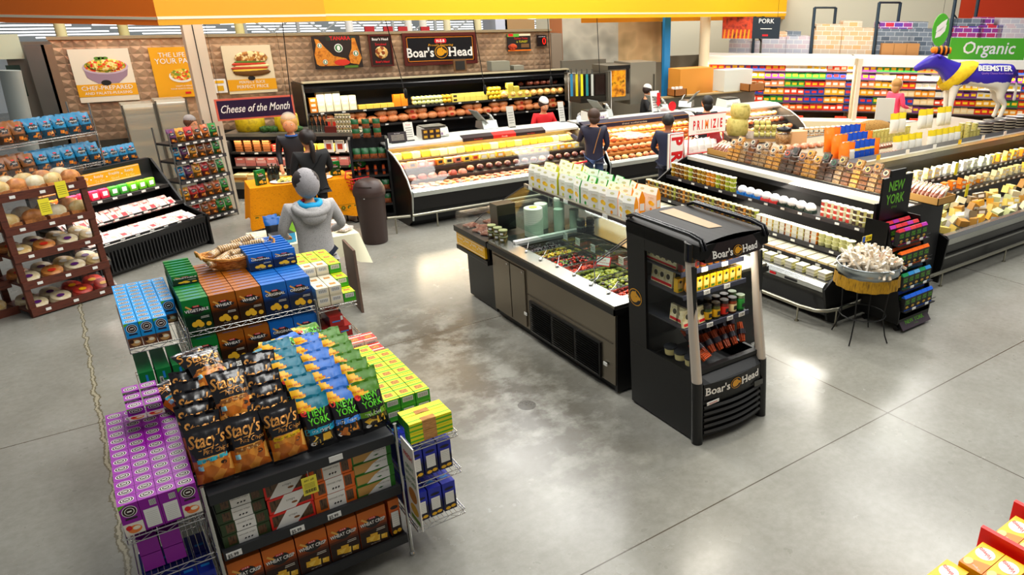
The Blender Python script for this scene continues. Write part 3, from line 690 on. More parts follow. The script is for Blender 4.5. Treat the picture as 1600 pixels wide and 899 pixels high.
# loose bags lying on top of the Stacy columns
for k,(x,y,z,a,rz,kd) in enumerate(((.46,4.55,1.27,-.55,.06,'brown'),(.42,4.98,1.33,-1.05,.12,'brown'),(.44,5.22,1.30,-1.2,.35,'brown'),(.27,5.15,1.16,-1.25,.5,'teal'),(.66,5.2,1.16,-1.2,-.5,'yellow'))):
    put(stacys(kd,24),'pita_chip_bag',f"{WORD[kd]} pita chip bag lying on top of the heap, {nth(k)} from the front",'bag',(x,y,z),rotx(a,rz),group='pita chip bags lying on the heap')
for k,(x,y,kd) in enumerate(((.95,5.38,'teal'),(1.1,5.5,'blue'),(1.22,5.6,'green'),(1.2,5.4,'green'),(.82,5.45,'teal'))):
    put(nystyle(kd,34),'pita_chip_bag',f"{NW[kd]} pita chip bag lying tipped at the heap's back, {nth(k)} one",'bag',(x,y,1.13),rotx(-1.05,.5-.2*k),group='pita chip bags lying on the heap')

# ---- left wing: purple wafer boxes
PUR='#86188f'
for i in range(4):
    for j in range(13):
        if i==3 and j>11: continue
        put(wafer_box(PUR,True,back=(j==0 and i in (1,2))),'wafer_box',f"purple wafer box, {nth(i)} from the left, {nth(j)} from the front on the left wing",'box',(-.19+.094*i+.002*j,FY0-.01+.0905*j,.95),group='purple wafer boxes on the left wing')
for k in range(3):
    for q in range(2):
        put(wafer_box(PUR,True),'wafer_box',f"purple wafer box lying on top of the purple rows, {nth(k)} layer back, {'left' if q==0 else 'right'} one",'box',(-.04+.0*q+.1*q,5.05+.13*k,1.155+.092),Euler((-R(90),0,R(180) if q else R(90))) if False else Euler((R(0),0,0)),group='purple wafer boxes lying on top',scale=(1,1,.42))
for k,(x,z) in enumerate(((-.155,.665),(-.155,.775),(-.045,.665),(-.045,.775))):
    mb=MB().box(-.05,0,0,.05,.5,.105,mat(PUR,.45)); 
    tag(mb.build('wafer_case',None,(x,FY0+.02,z),bevel=.002),f"plain purple carton on the second left wing shelf, {['lower left','upper left','lower right','upper right'][k]}",'carton','plain purple cartons')
for i in range(4):
    for j in range(2):
        put(cracker_box('cracker_box','x','#1c2f86','#0c1024',w_=.085,d_=.2,h_=.2,nutrition=True),'cracker_box',f"dark blue cracker box low on the left wing, {nth(i)} from the left, row {['one','two'][j]}",'box',(-.19+.09*i,FY0+.0+.22*j,.325),group='dark blue cracker boxes low on the left wing')

# ---- right wing
BL=cracker_box('cracker_box','y','#26339a','#10122c',w_=.095,d_=.24,h_=.235,nutrition=True)
for lv,z in ((0,.305),(1,.66)):
    for i in range(3):
        for j in range(3):
            put(BL,'cracker_box',f"blue cracker box, {'lowest' if lv==0 else 'middle'} right wing shelf, {nth(i)} from the left, {nth(j)} back",'box',(1.385+.105*i,FY0-.07+.245*j,z),group='blue cracker boxes on the right wing')
def window_box(body,topc,stripe,key):
    k=('wb',key)
    if k in _BOX: return _BOX[k]
    B=mat(body,.45); T=mat(topc,.45); St=mat(stripe,.45); w_,d_,h_=.105,.16,.085
    mb=MB().box(-w_/2,0,0,w_/2,d_,h_,B,top=T)
    mb.rect(-w_*.5,d_*.1,w_*.5,d_*.2,(0,0,h_),X3,Y3,St); mb.rect(-w_*.5,d_*.72,w_*.5,d_*.82,(0,0,h_),X3,Y3,St)
    mb.rect(-w_*.26,d_*.3,w_*.26,d_*.62,(0,0,h_),X3,Y3,noisy('crackers_behind_film',['#7a5030','#c99a60','#9a6c40'],40,.25,stretch=(3,.5,1)),.0008)
    mb.rect(-w_*.36,h_*.45,w_*.36,h_*.9,(0,0,0),X3,Z3,TAG,.0008)
    for q in range(9): mb.rect(-w_*.3+q*.0075,h_*.5,-w_*.3+q*.0075+.003,h_*.82,(0,0,0),X3,Z3,INK,.0012)
    mb.rect(-w_*.5,0,w_*.5,h_*.2,(0,0,0),X3,Z3,St,.0006)
    _BOX[k]=mb.mesh('cracker_carton'); return _BOX[k]
YG=window_box('#3f9a30','#e4dc2a','#58b02c','yg'); RW=window_box('#e9e2d0','#c8322a','#e9e2d0','rw'); CR=window_box('#e6dec8','#e6dec8','#cfc8b0','cr')
for i in range(3):
    for j in range(6):
        for k in range(2):
            y=FY0+.26+.165*j
            if j==5 and i==2: continue
            put(YG,'cracker_carton',f"yellow-topped green carton, right wing, {nth(i)} from the left, {nth(j)} back, {'lower' if k==0 else 'upper'}",'carton',(1.385+.11*i,y,.96+.087*k),group='yellow and green cracker cartons')
for i in range(3):
    for j in range(2):
        put(RW,'cracker_carton',f"red and cream carton behind the yellow cartons, {nth(i)} from the left, {nth(j)} back",'carton',(1.385+.11*i,FY0+1.15+.165*j,1.02+.03*j),group='red and cream cracker cartons')
for k in range(3):
    mb=MB(); w_,d_,h_=.30,.10,.075
    mb.box(0,0,0,w_,d_,h_,mat('#e4dc2a',.45)); FWm=noisy('crackers_behind_film2',['#7a5030','#c99a60','#9a6c40'],40,.25,stretch=(.3,3,3))
    for q in (.18,.62): mb.rect(0,h_*q,w_,h_*(q+.16),(0,0,0),X3,Z3,mat('#58b02c'))
    mb.rect(0,d_*.3,w_,d_*.4,(0,0,h_),X3,Y3,mat('#58b02c')); mb.rect(w_*.3,0,w_*.62,h_,(0,0,0),X3,Z3,FWm,.001); mb.rect(w_*.3,0,w_*.62,d_*.5,(0,0,h_),X3,Y3,FWm,.001)
    mb.rect(0,0,d_,h_,(0,d_,0),(0,-1,0),Z3,mat('#3f9a30'),.0008)
    tag(mb.build('cracker_carton',None,(1.36,FY0-.10+(.0 if k<2 else .105),.96+.078*(k % 2 if k<2 else 1)+(0 if k<2 else 0)),bevel=.003),f"long yellow cracker carton lying crosswise at the right wing front, {['lower front','upper front','rear'][k]}",'carton','long yellow cartons lying crosswise')

# ================================================================ rear wire rack with cracker boxes
rr=root('display_rack','chrome wire rack of square cracker boxes, farther of the two','rack')
RX0,RX1,RY0,RY1=.42,1.41,6.38,7.45
for x,y in ((RX0,RY0),(RX1,RY0),(RX0,RY1),(RX1,RY1)): post(rr,x,y,1.28)
for z in (.25,.55,.88,1.225):
    mb=MB(); wire_shelf(mb,RX0,RX1,RY0,RY1,z); mb.build('wire_shelf',rr)
mb=MB()
for k in range(12): mb.tube([(RX0-.012,RY0+.09*k,.1),(RX0-.012,RY0+.09*k,1.22)],.002,CHROME,4)
for k in range(10): mb.tube([(RX0-.012,RY0,.12+.12*k),(RX0-.012,RY1,.12+.12*k)],.002,CHROME,4)
mb.build('side_grid',rr)
for z in (.55,1.215):
    mb=MB(); wire_shelf(mb,.02,RX0-.02,RY0-.05,RY1,z); mb.build('wire_shelf',rr)
for z in (.86,1.19):
    mb=MB(); wire_shelf(mb,RX1+.02,1.75,RY0-.02,RY1,z); mb.build('wire_shelf',rr)
MB().box(RX0-.03,RY0-.02,.93,RX0+.01,RY0-.016,1.0,TAG).build('shelf_tag',rr)
VEG=cracker_box('cracker_box','VEGETABLE','#1f7a3c','#0c2a18'); WHT=cracker_box('cracker_box','WHEAT','#a26424','#2c1a0c'); ORI=cracker_box('cracker_box','ORIGINAL','#1468b0','#0a1e3a')
CC=[(VEG,'green vegetable'),(WHT,'brown wheat'),(WHT,'brown wheat'),(ORI,'blue original'),(ORI,'blue original')]
for lv,z,n in ((0,1.228,12),(1,.883,4)):
    for i,(me,d) in enumerate(CC):
        for j in range(n if lv or i != 4 else n):
            zz=z
            put(me,'cracker_box',f"{d} cracker box, {'upper' if lv==0 else 'lower'} wire shelf, {nth(i)} column from left, {nth(j)} from the front",'box',(.52+.196*i,RY0+.012+.0755*j+(.0 if lv==0 else .0),zz),Euler((-.05 if lv==0 else 0,0,rg.uniform(-.02,.02))),group='square cracker boxes on the wire rack')
for i in (3,4):
    for j in range(7):
        put(ORI,'cracker_box',f"blue cracker box stacked a level higher, {['left','right'][i-3]} blue column, {nth(j)} from the front",'box',(.53+.196*i,RY0+.42+.0755*j,1.5),Euler((-.15,0,0)),group='raised blue cracker boxes',scale=(1,1,.55))
for j in range(7):
    put(VEG,'cracker_box',f"green vegetable cracker box stacked a level higher at the back left, {nth(j)} from the front",'box',(.525,RY0+.42+.0755*j,1.5),Euler((-.15,0,0)),group='raised green cracker boxes',scale=(1,1,.3))
# left wing sky blue and green boxes
for i in range(4):
    for j in range(11):
        if i==3 and j<4: continue
        put(wafer_box('#2c9ad6',False),'wafer_box',f"sky blue wafer box on the far rack, {nth(i)} from the left, {nth(j)} from the front",'box',(.07+.096*i,RY0-.03+.092*j,1.22),group='sky blue wafer boxes on the left wing')
for i in range(3):
    for k in range(4):
        mb=MB().box(-.05,0,0,.05,.45,.105,mat('#12773f',.45)); mb.rect(-.008,.02,.008,.08,(0,0,0),X3,Z3,mat('#2b86c8'))
        tag(mb.build('green_carton',None,(.08+.115*i,RY0-.04,.56+.112*k),bevel=.002),f"plain green carton under the sky blue boxes, {nth(i)} from the left, {['bottom','second','third','top'][k]} of stack",'carton','plain green cartons')
# right wing: cream, black and yellow-green cartons, red cartons below
for i in range(3):
    for j in range(5):
        for k in range(2 if j<2 else 3):
            me=CR if (j<3 and i<2) else YG
            if j==0 and k==1 and i==2: continue
            put(me,'cracker_carton',f"{'cream' if me is CR else 'yellow and green'} carton, far rack's right wing, {nth(i)} from left, {nth(j)} back, {['lower','middle','upper'][k]}",'carton',(1.48+.112*i,RY0+.0+.17*j,1.195+.087*k),group='cartons on the far right wing')
for k,(x,z) in enumerate(((1.5,.865),(1.62,.865),(1.56,.975))):
    mb=MB().box(-.06,0,0,.06,.3,.105,mat('#9c2422',.45)); mb.rect(-.04,.05,.03,.062,(0,0,0),X3,Z3,mat('#2b86c8')); mb.rect(.035,.06,.055,.1,(0,0,0),X3,Z3,TAG)
    tag(mb.build('red_carton',None,(x,RY0+.0,z),bevel=.002),f"plain dark red carton under the cream cartons, {['left','right','upper'][k]}",'carton','plain red cartons')
# basket of biscuit packs on the wheat boxes
def basket(name,lab,cx,cy,z,a,b2,h_):
    r=root(name,lab,'basket',(cx,cy,z),R(8)); W1=noisy('wicker',['#8a5a24','#c9924c','#e0b470'],30,.6,stretch=(1,1,3))
    mb=MB(); mb.lathe([(.7,.0),(.78,.01)],W1,24,sx=a,sy=b2)
    for k in range(9):
        z2=.01+h_*k/9; s2=.76+.24*k/8
        mb.tube([(a*s2*math.cos(t*.1745)*(1+.012*(1 if (t+k) % 2 else -1)),b2*s2*math.sin(t*.1745)*(1+.012*(1 if (t+k) % 2 else -1)),z2+.028*abs(math.cos(t*.1745))**3) for t in range(36)],.0085,W1,5,closed=True)
    mb.build('weave',r)
    mb=MB()
    for q in (0,.5,1): mb.tube([(a*1.02*math.cos(t*.1745),b2*1.02*math.sin(t*.1745),h_+.03*abs(math.cos(t*.1745))**3+.008*math.sin(t*1.4+q*3)) for t in range(36)],.010,W1,6,closed=True)
    mb.build('rim',r)
    for s in (-1,1):
        MB().tube([(s*a*1.02,-.06,h_+.02),(s*a*1.06,-.04,h_+.07),(s*a*1.06,.04,h_+.07),(s*a*1.02,.06,h_+.02)],.011,W1,6).build('handle',r)
    return r
basket('wicker_basket','oval wicker basket of biscuit packs on top of the wheat cracker boxes',.99,7.12,1.485,.30,.19,.11)
BISC=noisy('biscuit_rounds',['#e6cfa8','#cba878','#f0e0c0'],55,.35,stretch=(2.4,.4,1))
def biscuit_pack():
    mb=MB()
    for q in range(9): mb.lathe([(.0,-.006),(.032,-.006),(.034,0),(.032,.006),(.0,.006)],BISC,12)
    mb2=MB()
    for q in range(10):
        t=MB().lathe([(.001,-.007),(.031,-.007),(.034,0),(.031,.007),(.001,.007)],BISC,12)
        mb2.merge(t,Matrix.Translation((-.085+.019*q,0,.035)) @ Matrix.Rotation(R(82),4,'Y'))
    f=MB(); rings=[]
    for x,s in ((-.14,.15),(-.115,.3),(-.1,1),(0,1.05),(.1,1),(.115,.3),(.14,.15)):
        rings.append([(x,.037*math.cos(t*.628)*(1 if s>.5 else 1.1),.035+.037*s*math.sin(t*.628)) for t in range(10)])
    mb2.loft(rings,FILM); return mb2.mesh('biscuit_pack')
bp=biscuit_pack()
for k,(x,y,z,rz,tl) in enumerate(((.82,7.02,1.54,.5,0),(.90,7.12,1.55,.7,.1),(.99,7.0,1.545,.15,0),(1.03,7.14,1.56,.4,0),(1.14,7.1,1.55,.5,.1),(.95,7.2,1.60,.2,0),(1.15,7.2,1.60,-.3,.15),(.84,7.18,1.58,.9,0),(1.08,7.26,1.63,.1,.2))):
    put(bp,'biscuit_pack',f"clear pack of round biscuits in the wicker basket, {nth(k)} counted from the left front",'biscuits',(x,y,z),Euler((tl,-tl,rz)),group='biscuit packs in the wicker basket')
# ================================================================ upright refrigerated merchandiser (logo cooler)
def taper(mb):
    """the cabinet narrows a little towards its canopy"""
    mb.v=[((3.90-.085*(z/1.97))+x*(.875-.075*(z/1.97)),4.07+y,z) for x,y,z in mb.v]; return mb
ck=root('grab_and_go_cooler','black open-front upright cooler with silver tube posts and white-lettered fascia','cooler')
def cpart(name,mb,parent=ck,**k): return taper(mb).build(name,parent,**k)
prof=[(0.02,.02),(0.02,.60),(.10,.74),(.72,.72),(.72,1.66),(.14,1.72),(.12,1.80),(.98,1.84),(.98,.02)]
mb=MB()
for a,b2 in ((0,.035),(.965,1)):   # side panels with a window cut between y .13-.70, z .72-1.68
    mb.box(a,.03,.02,b2,.98,.70,BLACK); mb.box(a,.72,.70,b2,.98,1.9,BLACK); mb.box(a,.10,1.68,b2,.72,1.9,BLACK)
    mb.box(a,.06,.70,b2,.12,1.7,BLACK)
mb.box(.035,.90,.70,.965,.98,1.88,BLACK); mb.box(.035,.86,.72,.965,.90,1.72,mat('#3b3d40',.5)); mb.box(.03,.05,.02,.97,.98,.34,BLACK)
mb.box(.035,.16,.34,.965,.9,.52,BLK2); mb.box(.035,.05,.68,.965,.11,.72,BLACK)
cpart('cabinet',mb,bevel=.004)
for gx in (.017,.983): cpart('side_glass',MB().quad((gx,.12,.70),(gx,.72,.70),(gx,.72,1.68),(gx,.12,1.68),GLASS))
l=bpy.data.lights.new('cooler_lamp','AREA'); l.shape='RECTANGLE'; l.size=.7; l.size_y=.05; l.energy=9; l.color=(1,.93,.8); lo_=bpy.data.objects.new('cooler_lamp',l); COL.objects.link(lo_); lo_.location=(4.3,4.26,1.70); lo_.rotation_euler=(R(-25),0,0)
# canopy: crowned roof with two raised rails
mb=MB(); n=12
for i in range(n):
    a=i/n; b2=(i+1)/n; f=lambda t: 1.90+.035*math.sin(math.pi*t)
    mb.add([(a,.02,f(a)),(b2,.02,f(b2)),(b2,.99,f(b2)+.01),(a,.99,f(a)+.01)],((0,1,2,3),),GLOSSBLK,True)
mb.box(0,.0,1.78,1,.99,1.90,GLOSSBLK); CANO=mat('#0b0b0c',.5,spec=.2); mb.mats[0]=CANO
cpart('canopy',mb,bevel=.012,seg=3)
for sx in (.05,.95):
    mb=MB()
    for q in (-.022,.022): mb.tube([(sx+q,-.02,1.86),(sx+q,.02,1.94),(sx+q,.15,1.96),(sx+q,.9,1.965),(sx+q,.99,1.93)],.017,GLOSSBLK,8)
    cpart('roof_rail',mb)
mb=MB().add([(.42,.25,1.9405),(.58,.22,1.9405),(.62,.9,1.9475),(.40,.9,1.9475)],((0,1,2,3),),mat('#8a6a2e',.35)); cpart('roof_stripe',mb)
# logo fascia, bowed forwards
def bow(y0,z,amp,n=10,x0=.08,x1=.92): return [(x0+(x1-x0)*i/n,y0-amp*math.sin(math.pi*i/n),z) for i in range(n+1)]
def bowed(mb,y0,z0,z1,amp,m,y1=None):
    A=bow(y0,z0,amp); B=bow(y0 if y1 is None else y1,z1,amp)
    for i in range(10): mb.add([A[i],A[i+1],B[i+1],B[i]],((0,1,2,3),),m,True)
mb=MB(); bowed(mb,.0,1.745,1.90,.035,mat('#241818',.35),.02); mb.add(bow(.02,1.90,.035)+[(.92,.1,1.90),(.08,.1,1.90)],(tuple(range(13)),),GLOSSBLK)
mb.add(bow(.0,1.745,.035)+[(.92,.1,1.745),(.08,.1,1.745)],(tuple(range(12,-1,-1)),),BLACK); cpart('logo_fascia',mb)
def on_bow(y0,amp,z0,tiltk,off=.004):
    """flat lettering laid on the bowed panel (cabinet x is a fraction of its width)"""
    def f(v):
        x=v[0]; t=min(1,max(0,(x-.08)/.84)); return (x,y0-amp*math.sin(math.pi*t)+tiltk*(v[2]-z0)+v[1]-off,v[2])
    return f
def logo_piece(z,s,y0,amp,tk,name):
    t=MB(); boars_head(t,(0,0,0),X3,Z3,s); g=on_bow(y0,amp,z,tk)
    t.v=[g((.5+v[0]/.80,v[1],z+v[2])) for v in t.v]; return cpart(name,t)
logo_piece(1.775,.062,.0,.035,.13,'logo_lettering')
# lower nose: perforated slope, fascia, louvres
mb=MB(); A=bow(-.0,.60,.04); mb.add(A+[(.95,.1,.70),(.05,.1,.70)],(tuple(range(13)),),mat('#1f2123',.45)); bowed(mb,.0,.44,.60,.04,BLACK)
bowed(mb,.012,.05,.44,.035,BLACK); cpart('nose',mb)
logo_piece(.49,.075,.0,.04,0,'logo_lettering')
mb=MB()
for k in range(5):
    z=.38-.065*k; A=bow(-.004,z,.04); B=bow(-.012,z-.022,.05); C=bow(.02,z-.05,.02)
    for i in range(10): mb.add([B[i],B[i+1],A[i+1],A[i]],((0,1,2,3),),mat('#3b3b3a',.3),True)
    for i in range(10): mb.add([C[i],C[i+1],B[i+1],B[i]],((0,1,2,3),),INK,True)
cpart('louvre',mb)
mb=MB().box(.10,-.028,.395,.27,-.022,.425,TAG); mb.text('READING',(.185,-.029,.4),X3,Z3,.026,RED,maxw=.15); cpart('maker_plate',mb)
mb=MB().box(.80,-.03,.39,.93,-.02,.44,mat('#4a4a46',.3)); cpart('thermometer',mb)
for sx in (.025,.975):
    mb=MB().tube([(sx,.04,.62),(sx,.09,1.1),(sx,.14,1.76)],[.052,.048,.045],mat('#cfc6bb',.35,.3),14); cpart('silver_tube',mb)
    mb=MB().tube([(sx,.035,0.0),(sx,.035,.35),(sx,.04,.63)],.058,GLOSSBLK,14); cpart('foot_tube',mb)
    mb=MB().tube([(sx,.14,1.74),(sx,.13,1.9)],[.056,.06],GLOSSBLK,12); cpart('tube_cap',mb)
t=MB(); boar_disc(t,(0,0,0),(0,-1,0),Z3,.085); t.v=[(-.001+v[0]*.9-.002,.87+v[1],1.18+v[2]) for v in t.v]; cpart('side_logo',t)
for k,(z,y0) in enumerate(((1.58,.27),(1.375,.24),(1.07,.2),(.74,.13))):
    if k<3:
        mb=MB().box(.04,y0,z-.012,.96,.86,z,mat('#2a2d33',.5)).box(.04,y0-.012,z-.03,.96,y0,z+.012,mat('#2f3344',.5))
        for q in (.32,.62,.80)[:(3 if k==2 else 2)]:
            mb.box(q,y0-.016,z-.03,q+.09,y0-.012,z+.01,TAG); mb.text('2.99',(q+.045,y0-.0165,z-.02),X3,Z3,.028,INK,maxw=.07)
        cpart('shelf',mb)
def cpos(x,y,z): return ((3.90-.085*(z/1.97))+x*(.875-.075*(z/1.97)),4.07+y,z)
def jar(key,body,lid,lab,r=.032,h_=.11,lidr=None,square=False):
    k=('jar',key)
    if k in _BOX: return _BOX[k]
    lidr=lidr or r*.92; mb=MB(); n=14
    B=body if not isinstance(body,str) else mat(body,.15,spec=.7)
    mb.lathe([(r*.9,0),(r,.006),(r,h_*.72),(r*.8,h_*.82)],B,n); mb.lathe([(lidr,h_*.82),(lidr,h_)],mat(lid,.35),n)
    if lab: mb.lathe([(r*1.012,h_*.14),(r*1.012,h_*.62)],mat(lab,.5),n,cap=False); mb.rect(-r*.4,h_*.25,r*.4,h_*.5,(0,-r*1.02,0),X3,Z3,INK,.001)
    _BOX[k]=mb.mesh(key); return _BOX[k]
for i in range(9):
    j=jar('mustard_jar','#8a5a20','#c9b27a','#6a1f1c',h_=.12)
    put(j,'sauce_jar',f"small gold-capped red-label jar on the cooler's top shelf, {nth(i)} from the left",'jar',cpos(.10+.10*i,.315,1.582),group='gold-capped jars in the cooler')
for i in range(9):
    for q in range(2):
        mb=MB().box(-.033,0,0,.033,.05,.125,mat('#d9b32a',.45)); 
        k_=('cube','cheesebox')
        if k_ not in _BOX:
            mb.rect(-.027,.035,.027,.09,(0,0,0),X3,Z3,mat('#f0dc8a')); mb.disc((0,0,.095),X3,Z3,.013,.013,INK,off=.001); mb.rect(-.02,.01,.02,.03,(0,0,0),X3,Z3,mat('#4f7a2c')); _BOX[k_]=mb.mesh('cheese_pack')
        if i<2 and q==0: continue
        put(_BOX[k_],'cheese_pack',f"yellow cheese pack on the cooler's second shelf, {nth(i)} from the left, {['front','back'][q]} row",'cheese',cpos(.11+.098*i,.27+.07*q,1.377+.0*q),group='yellow cheese packs in the cooler')
mb=MB(); mb.lathe([(.05,0),(.055,.01),(.055,.03),(.05,.036)],mat('#d8962a',.35),20); mb.lathe([(.034,.037),(.034,.038)],mat('#b8321f',.5),20)
put(mb.mesh('cheese_wheel'),'cheese_round',"round orange cheese pack standing at the left of the cooler's second shelf",'cheese',cpos(.16,.285,1.436),Euler((R(80),0,0)))
for i,(kk,body,lid,lab) in enumerate((('pickle_jar_a','#33401c','#1b1b1c','#d9b02a'),('pickle_jar_b','#4a4a20','#20180e','#d9b02a'),('pepper_jar','#5a2414','#1b1b1c','#c03020'),('sauce_jar_c','#6a3214','#1b1b1c','#e8d8a8'),('relish_jar','#2f7a38','#7a8a6a','#2f8a3c'))):
    for q in range(2):
        put(jar(kk,body,lid,lab,r=.044,h_=.15),'pickle_jar',f"{['yellow-labelled','amber','red-labelled','cream-labelled','green'][i]} pickle jar on the cooler's third shelf, {['front','back'][q]}",'jar',cpos(.40+.125*i,.26+.11*q,1.073),group='pickle jars in the cooler')
CH=noisy('sliced_cheese',['#e4d9a0','#f2eccb','#d6c882'],18,.4)
SL=MB(); SL.cbox((0,0,0),(.12,.03,.15),CH); SL.disc((0,-.015,.09),X3,Z3,.025,.025,mat('#4a4638')); SL.rect(-.055,.01,.055,.035,(0,-.015,0),X3,Z3,RED); slm=SL.mesh('cheese_pack')
for i in range(3):
    put(slm,'cheese_pack',f"large pale cheese slice pack on the cooler's third shelf, {nth(i)} from the left",'cheese',cpos(.12+.105*i,.25,1.073),Euler((-.25,0,.05*i)),group='pale slice packs in the cooler')
for q in range(5):
    put(slm,'cheese_pack',f"pale cheese pack seen through the cooler's left window, {nth(q)} from the front",'cheese',cpos(.12,.34+.085*q,[1.073,1.073,1.377,1.377,1.377][q]),Euler((-.1,0,R(-90)+.2*q*0)),group='pale packs behind the left window')
for q in range(5):
    put(slm,'cheese_pack',f"upright cheese pack on the cooler's top shelf behind its left window, {nth(q)} from the front",'cheese',cpos(.10,.42+.08*q,1.582),Euler((0,0,R(-90))),group='packs on the top shelf behind the window',scale=(.9,.9,.75))
SAUS=noisy('smoked_sausage',['#8c3a1e','#b5582c','#6a2614'],14,.3,stretch=(1,1,4))
def sausage_bundle():
    mb=MB()
    for k in range(6):
        a=k*1.05; mb.tube([(.018*math.cos(a),.018*math.sin(a),0),(.024*math.cos(a),.024*math.sin(a),.08),(.018*math.cos(a),.018*math.sin(a),.19)],[.010,.013,.010],SAUS,6)
    mb.lathe([(.042,.07),(.042,.12)],mat('#2c2630',.3),12,cap=False); return mb.mesh('sausage_bundle')
sb=sausage_bundle()
for i in range(6):
    for q in range(2):
        put(sb,'sausage_bundle',f"bundle of brown smoked sausages in the cooler's bottom well, {nth(i)} from the left, {['front','back'][q]}",'sausages',cpos(.33+.11*i,.2+.14*q,.76+.05*q),Euler((-.9+.1*(i % 3),.15*(i % 2),.3-.12*i)),group='smoked sausage bundles')
for i in range(5):
    mb=MB().cbox((0,0,0),(.13,.02,.07),SAUS); k_=('snack','st')
    if k_ not in _BOX:
        for q in range(4): mb.tube([(-.055,-.012,.01+.016*q),(.055,-.012,.01+.016*q)],.008,SAUS,6)
        _BOX[k_]=mb.mesh('sausage_pack')
    put(_BOX[k_],'sausage_pack',f"flat pack of sausages stacked at the left of the cooler's well, {nth(i)} from the front",'sausages',cpos(.30,.155+.035*i,.745+.012*i),Euler((-.9,0,.3)),group='flat sausage packs')
for i in range(3):
    mb=MB().lathe([(.06,0),(.066,.05),(.068,.075),(.06,.08)],mat('#e6d9a8',.4),16) if False else None
tubm=MB().lathe([(.052,0),(.06,.06)],mat('#d9cf9a',.4),16).lathe([(.064,.06),(.064,.078)],mat('#23262a',.4),16).mesh('dip_tub')
for i in range(3):
    put(tubm,'dip_tub',f"black-lidded dip tub behind the cooler's left window, {nth(i)} from the front",'tub',cpos(.11,.20+.14*i,.722),group='black-lidded tubs in the cooler')

# ================================================================ olive bar
BAR_STEEL=mat('#8d867a',.34,.9); TOPS=mat('#c9cac4',.25,1.0)
ob=root('olive_bar','long stainless refrigerated olive bar with open pans and a glass guard','food bar')
OX,OX1,OY0,OY1=3.83,5.95,5.24,7.84
mb=MB().box(OX+.02,OY0+.02,.10,OX1-.02,OY1,.92,BAR_STEEL); mb.box(OX+.03,OY0-.0,.03,OX1-.03,OY0+.04,.92,BLACK)
mb.box(OX+.07,OY0+.06,0,OX1-.07,OY1,.10,BLACK); ob_body=mb.build('body',ob,bevel=.004)
for a,b2 in ((7.02,7.36),(7.38,7.80)): 
    d=MB().box(OX+.004,a,.13,OX+.02,b2,.84,BAR_STEEL).build('access_door',ob,bevel=.004)
    MB().box(OX-.004,a+.03,.80,OX+.004,a+.055,.82,CHROME).build('latch',d)
MB().box(OX+.008,OY0+.06,.56,OX+.02,7.0,.565,mat('#5c574e',.4,.8)).build('seam',ob)
g=MB().box(OX-.002,5.50,.10,OX+.02,6.93,.50,BLACK)
for k in range(3):
    for q in range(13):
        mb_y=5.53+.467*k
        g.add([(OX-.004,mb_y,.12+.028*q),(OX-.004,mb_y+.43,.12+.028*q),(OX-.014,mb_y+.43,.138+.028*q),(OX-.014,mb_y,.138+.028*q)],((0,3,2,1),),mat('#2d2d2c' if k != 1 else '#55524a',.3,.5))
g.build('vent_grille',ob)
for y in (5.44,7.0): MB().box(OX-.003,y-.06 if y<6 else y,.28,OX+.006,y+.0 if y<6 else y+.06,.315,TAG).build('sticker',ob)
# counter frame with the sunken well
WX0,WX1,WY0,WY1=4.02,5.00,5.40,7.42
mb=MB()
mb.box(OX-.02,OY0-.02,.93,WX0,OY1+.02,1.0,STEELD,top=TOPS); mb.box(WX0,OY0-.02,.93,OX1,WY0,1.0,STEELD,top=TOPS); mb.box(WX1,WY0,.93,OX1,OY1+.02,1.0,STEELD,top=TOPS)
mb.box(WX0,WY1,.93,WX1,OY1+.02,1.0,STEELD,top=mat('#2d3330',.2,.5)); mb.box(OX-.035,OY0-.035,.905,OX1+.02,OY0-.02,.965,BLACK); mb.box(OX-.035,OY0-.035,.905,OX-.02,OY1+.02,.965,BLACK)
mb.box(WX0,WY0,.80,WX1,WY1,.82,STEELD); mb.box(OX-.02,OY1-.5,.1,OX-.0,OY1-.49,.2,BLACK) if False else None
mb.build('counter',ob,bevel=.003)
mb=MB().box(4.0,7.50,1.0,5.15,7.56,1.035,WHITE); mb.build('cutting_strip',ob,bevel=.006)
# pans
def pan(y0,y1,x0,x1):
    mb=MB(); t=.004
    for a in ((x0,y0,.86,x1,y0+t,.985),(x0,y1-t,.86,x1,y1,.985),(x0,y0,.86,x0+t,y1,.985),(x1-t,y0,.86,x1,y1,.985),(x0,y0,.86,x1,y1,.865)): mb.box(*a,TOPS)
    return mb
OL={'black': (['#1f1418','#3a1f2a','#120c10'],.016),'mix': (['#c9a32c','#7a8a2a','#5c2a18','#d9c23c','#8a6a2a'],.017),'red': (['#2a1418','#a02a1c','#d23a2a','#3a1a1c','#6f9a2a','#241014'],.019),
      'pepper': (['#b5341c','#d8552a','#8a2412'],.018),'green': (['#8f9a36','#b5b84a','#6c7a24','#a8a83c'],.021),'big': (['#8a9630','#b8bc4c','#5c6a20','#3a3020','#a3a840'],.024),'stew': (['#7a4a22','#a86a2c','#5a2c14','#c0402a'],.02)}
def olives(kind,x0,x1,y0,y1,z,heap,seed,n):
    cs,r=OL[kind]; rg2=random.Random(seed); mb=MB(); ms=[mat(c,.18,spec=.8) for c in cs]
    mb.add([(x0,y0,z-.02),(x1,y0,z-.02),(x1,y1,z-.02),(x0,y1,z-.02)],((0,1,2,3),),mat(cs[0],.15,spec=.8))
    for _ in range(n):
        u,v=rg2.random(),rg2.random(); x=x0+r+(x1-x0-2*r)*u; y=y0+r+(y1-y0-2*r)*v
        h2=heap*math.sin(math.pi*u)*math.sin(math.pi*v)
        mb.ball((x,y,z+h2*rg2.uniform(.5,1.0)),r*rg2.uniform(.8,1.1),rg2.choice(ms),7,5,(1,1,rg2.uniform(.8,1.1)))
    return mb
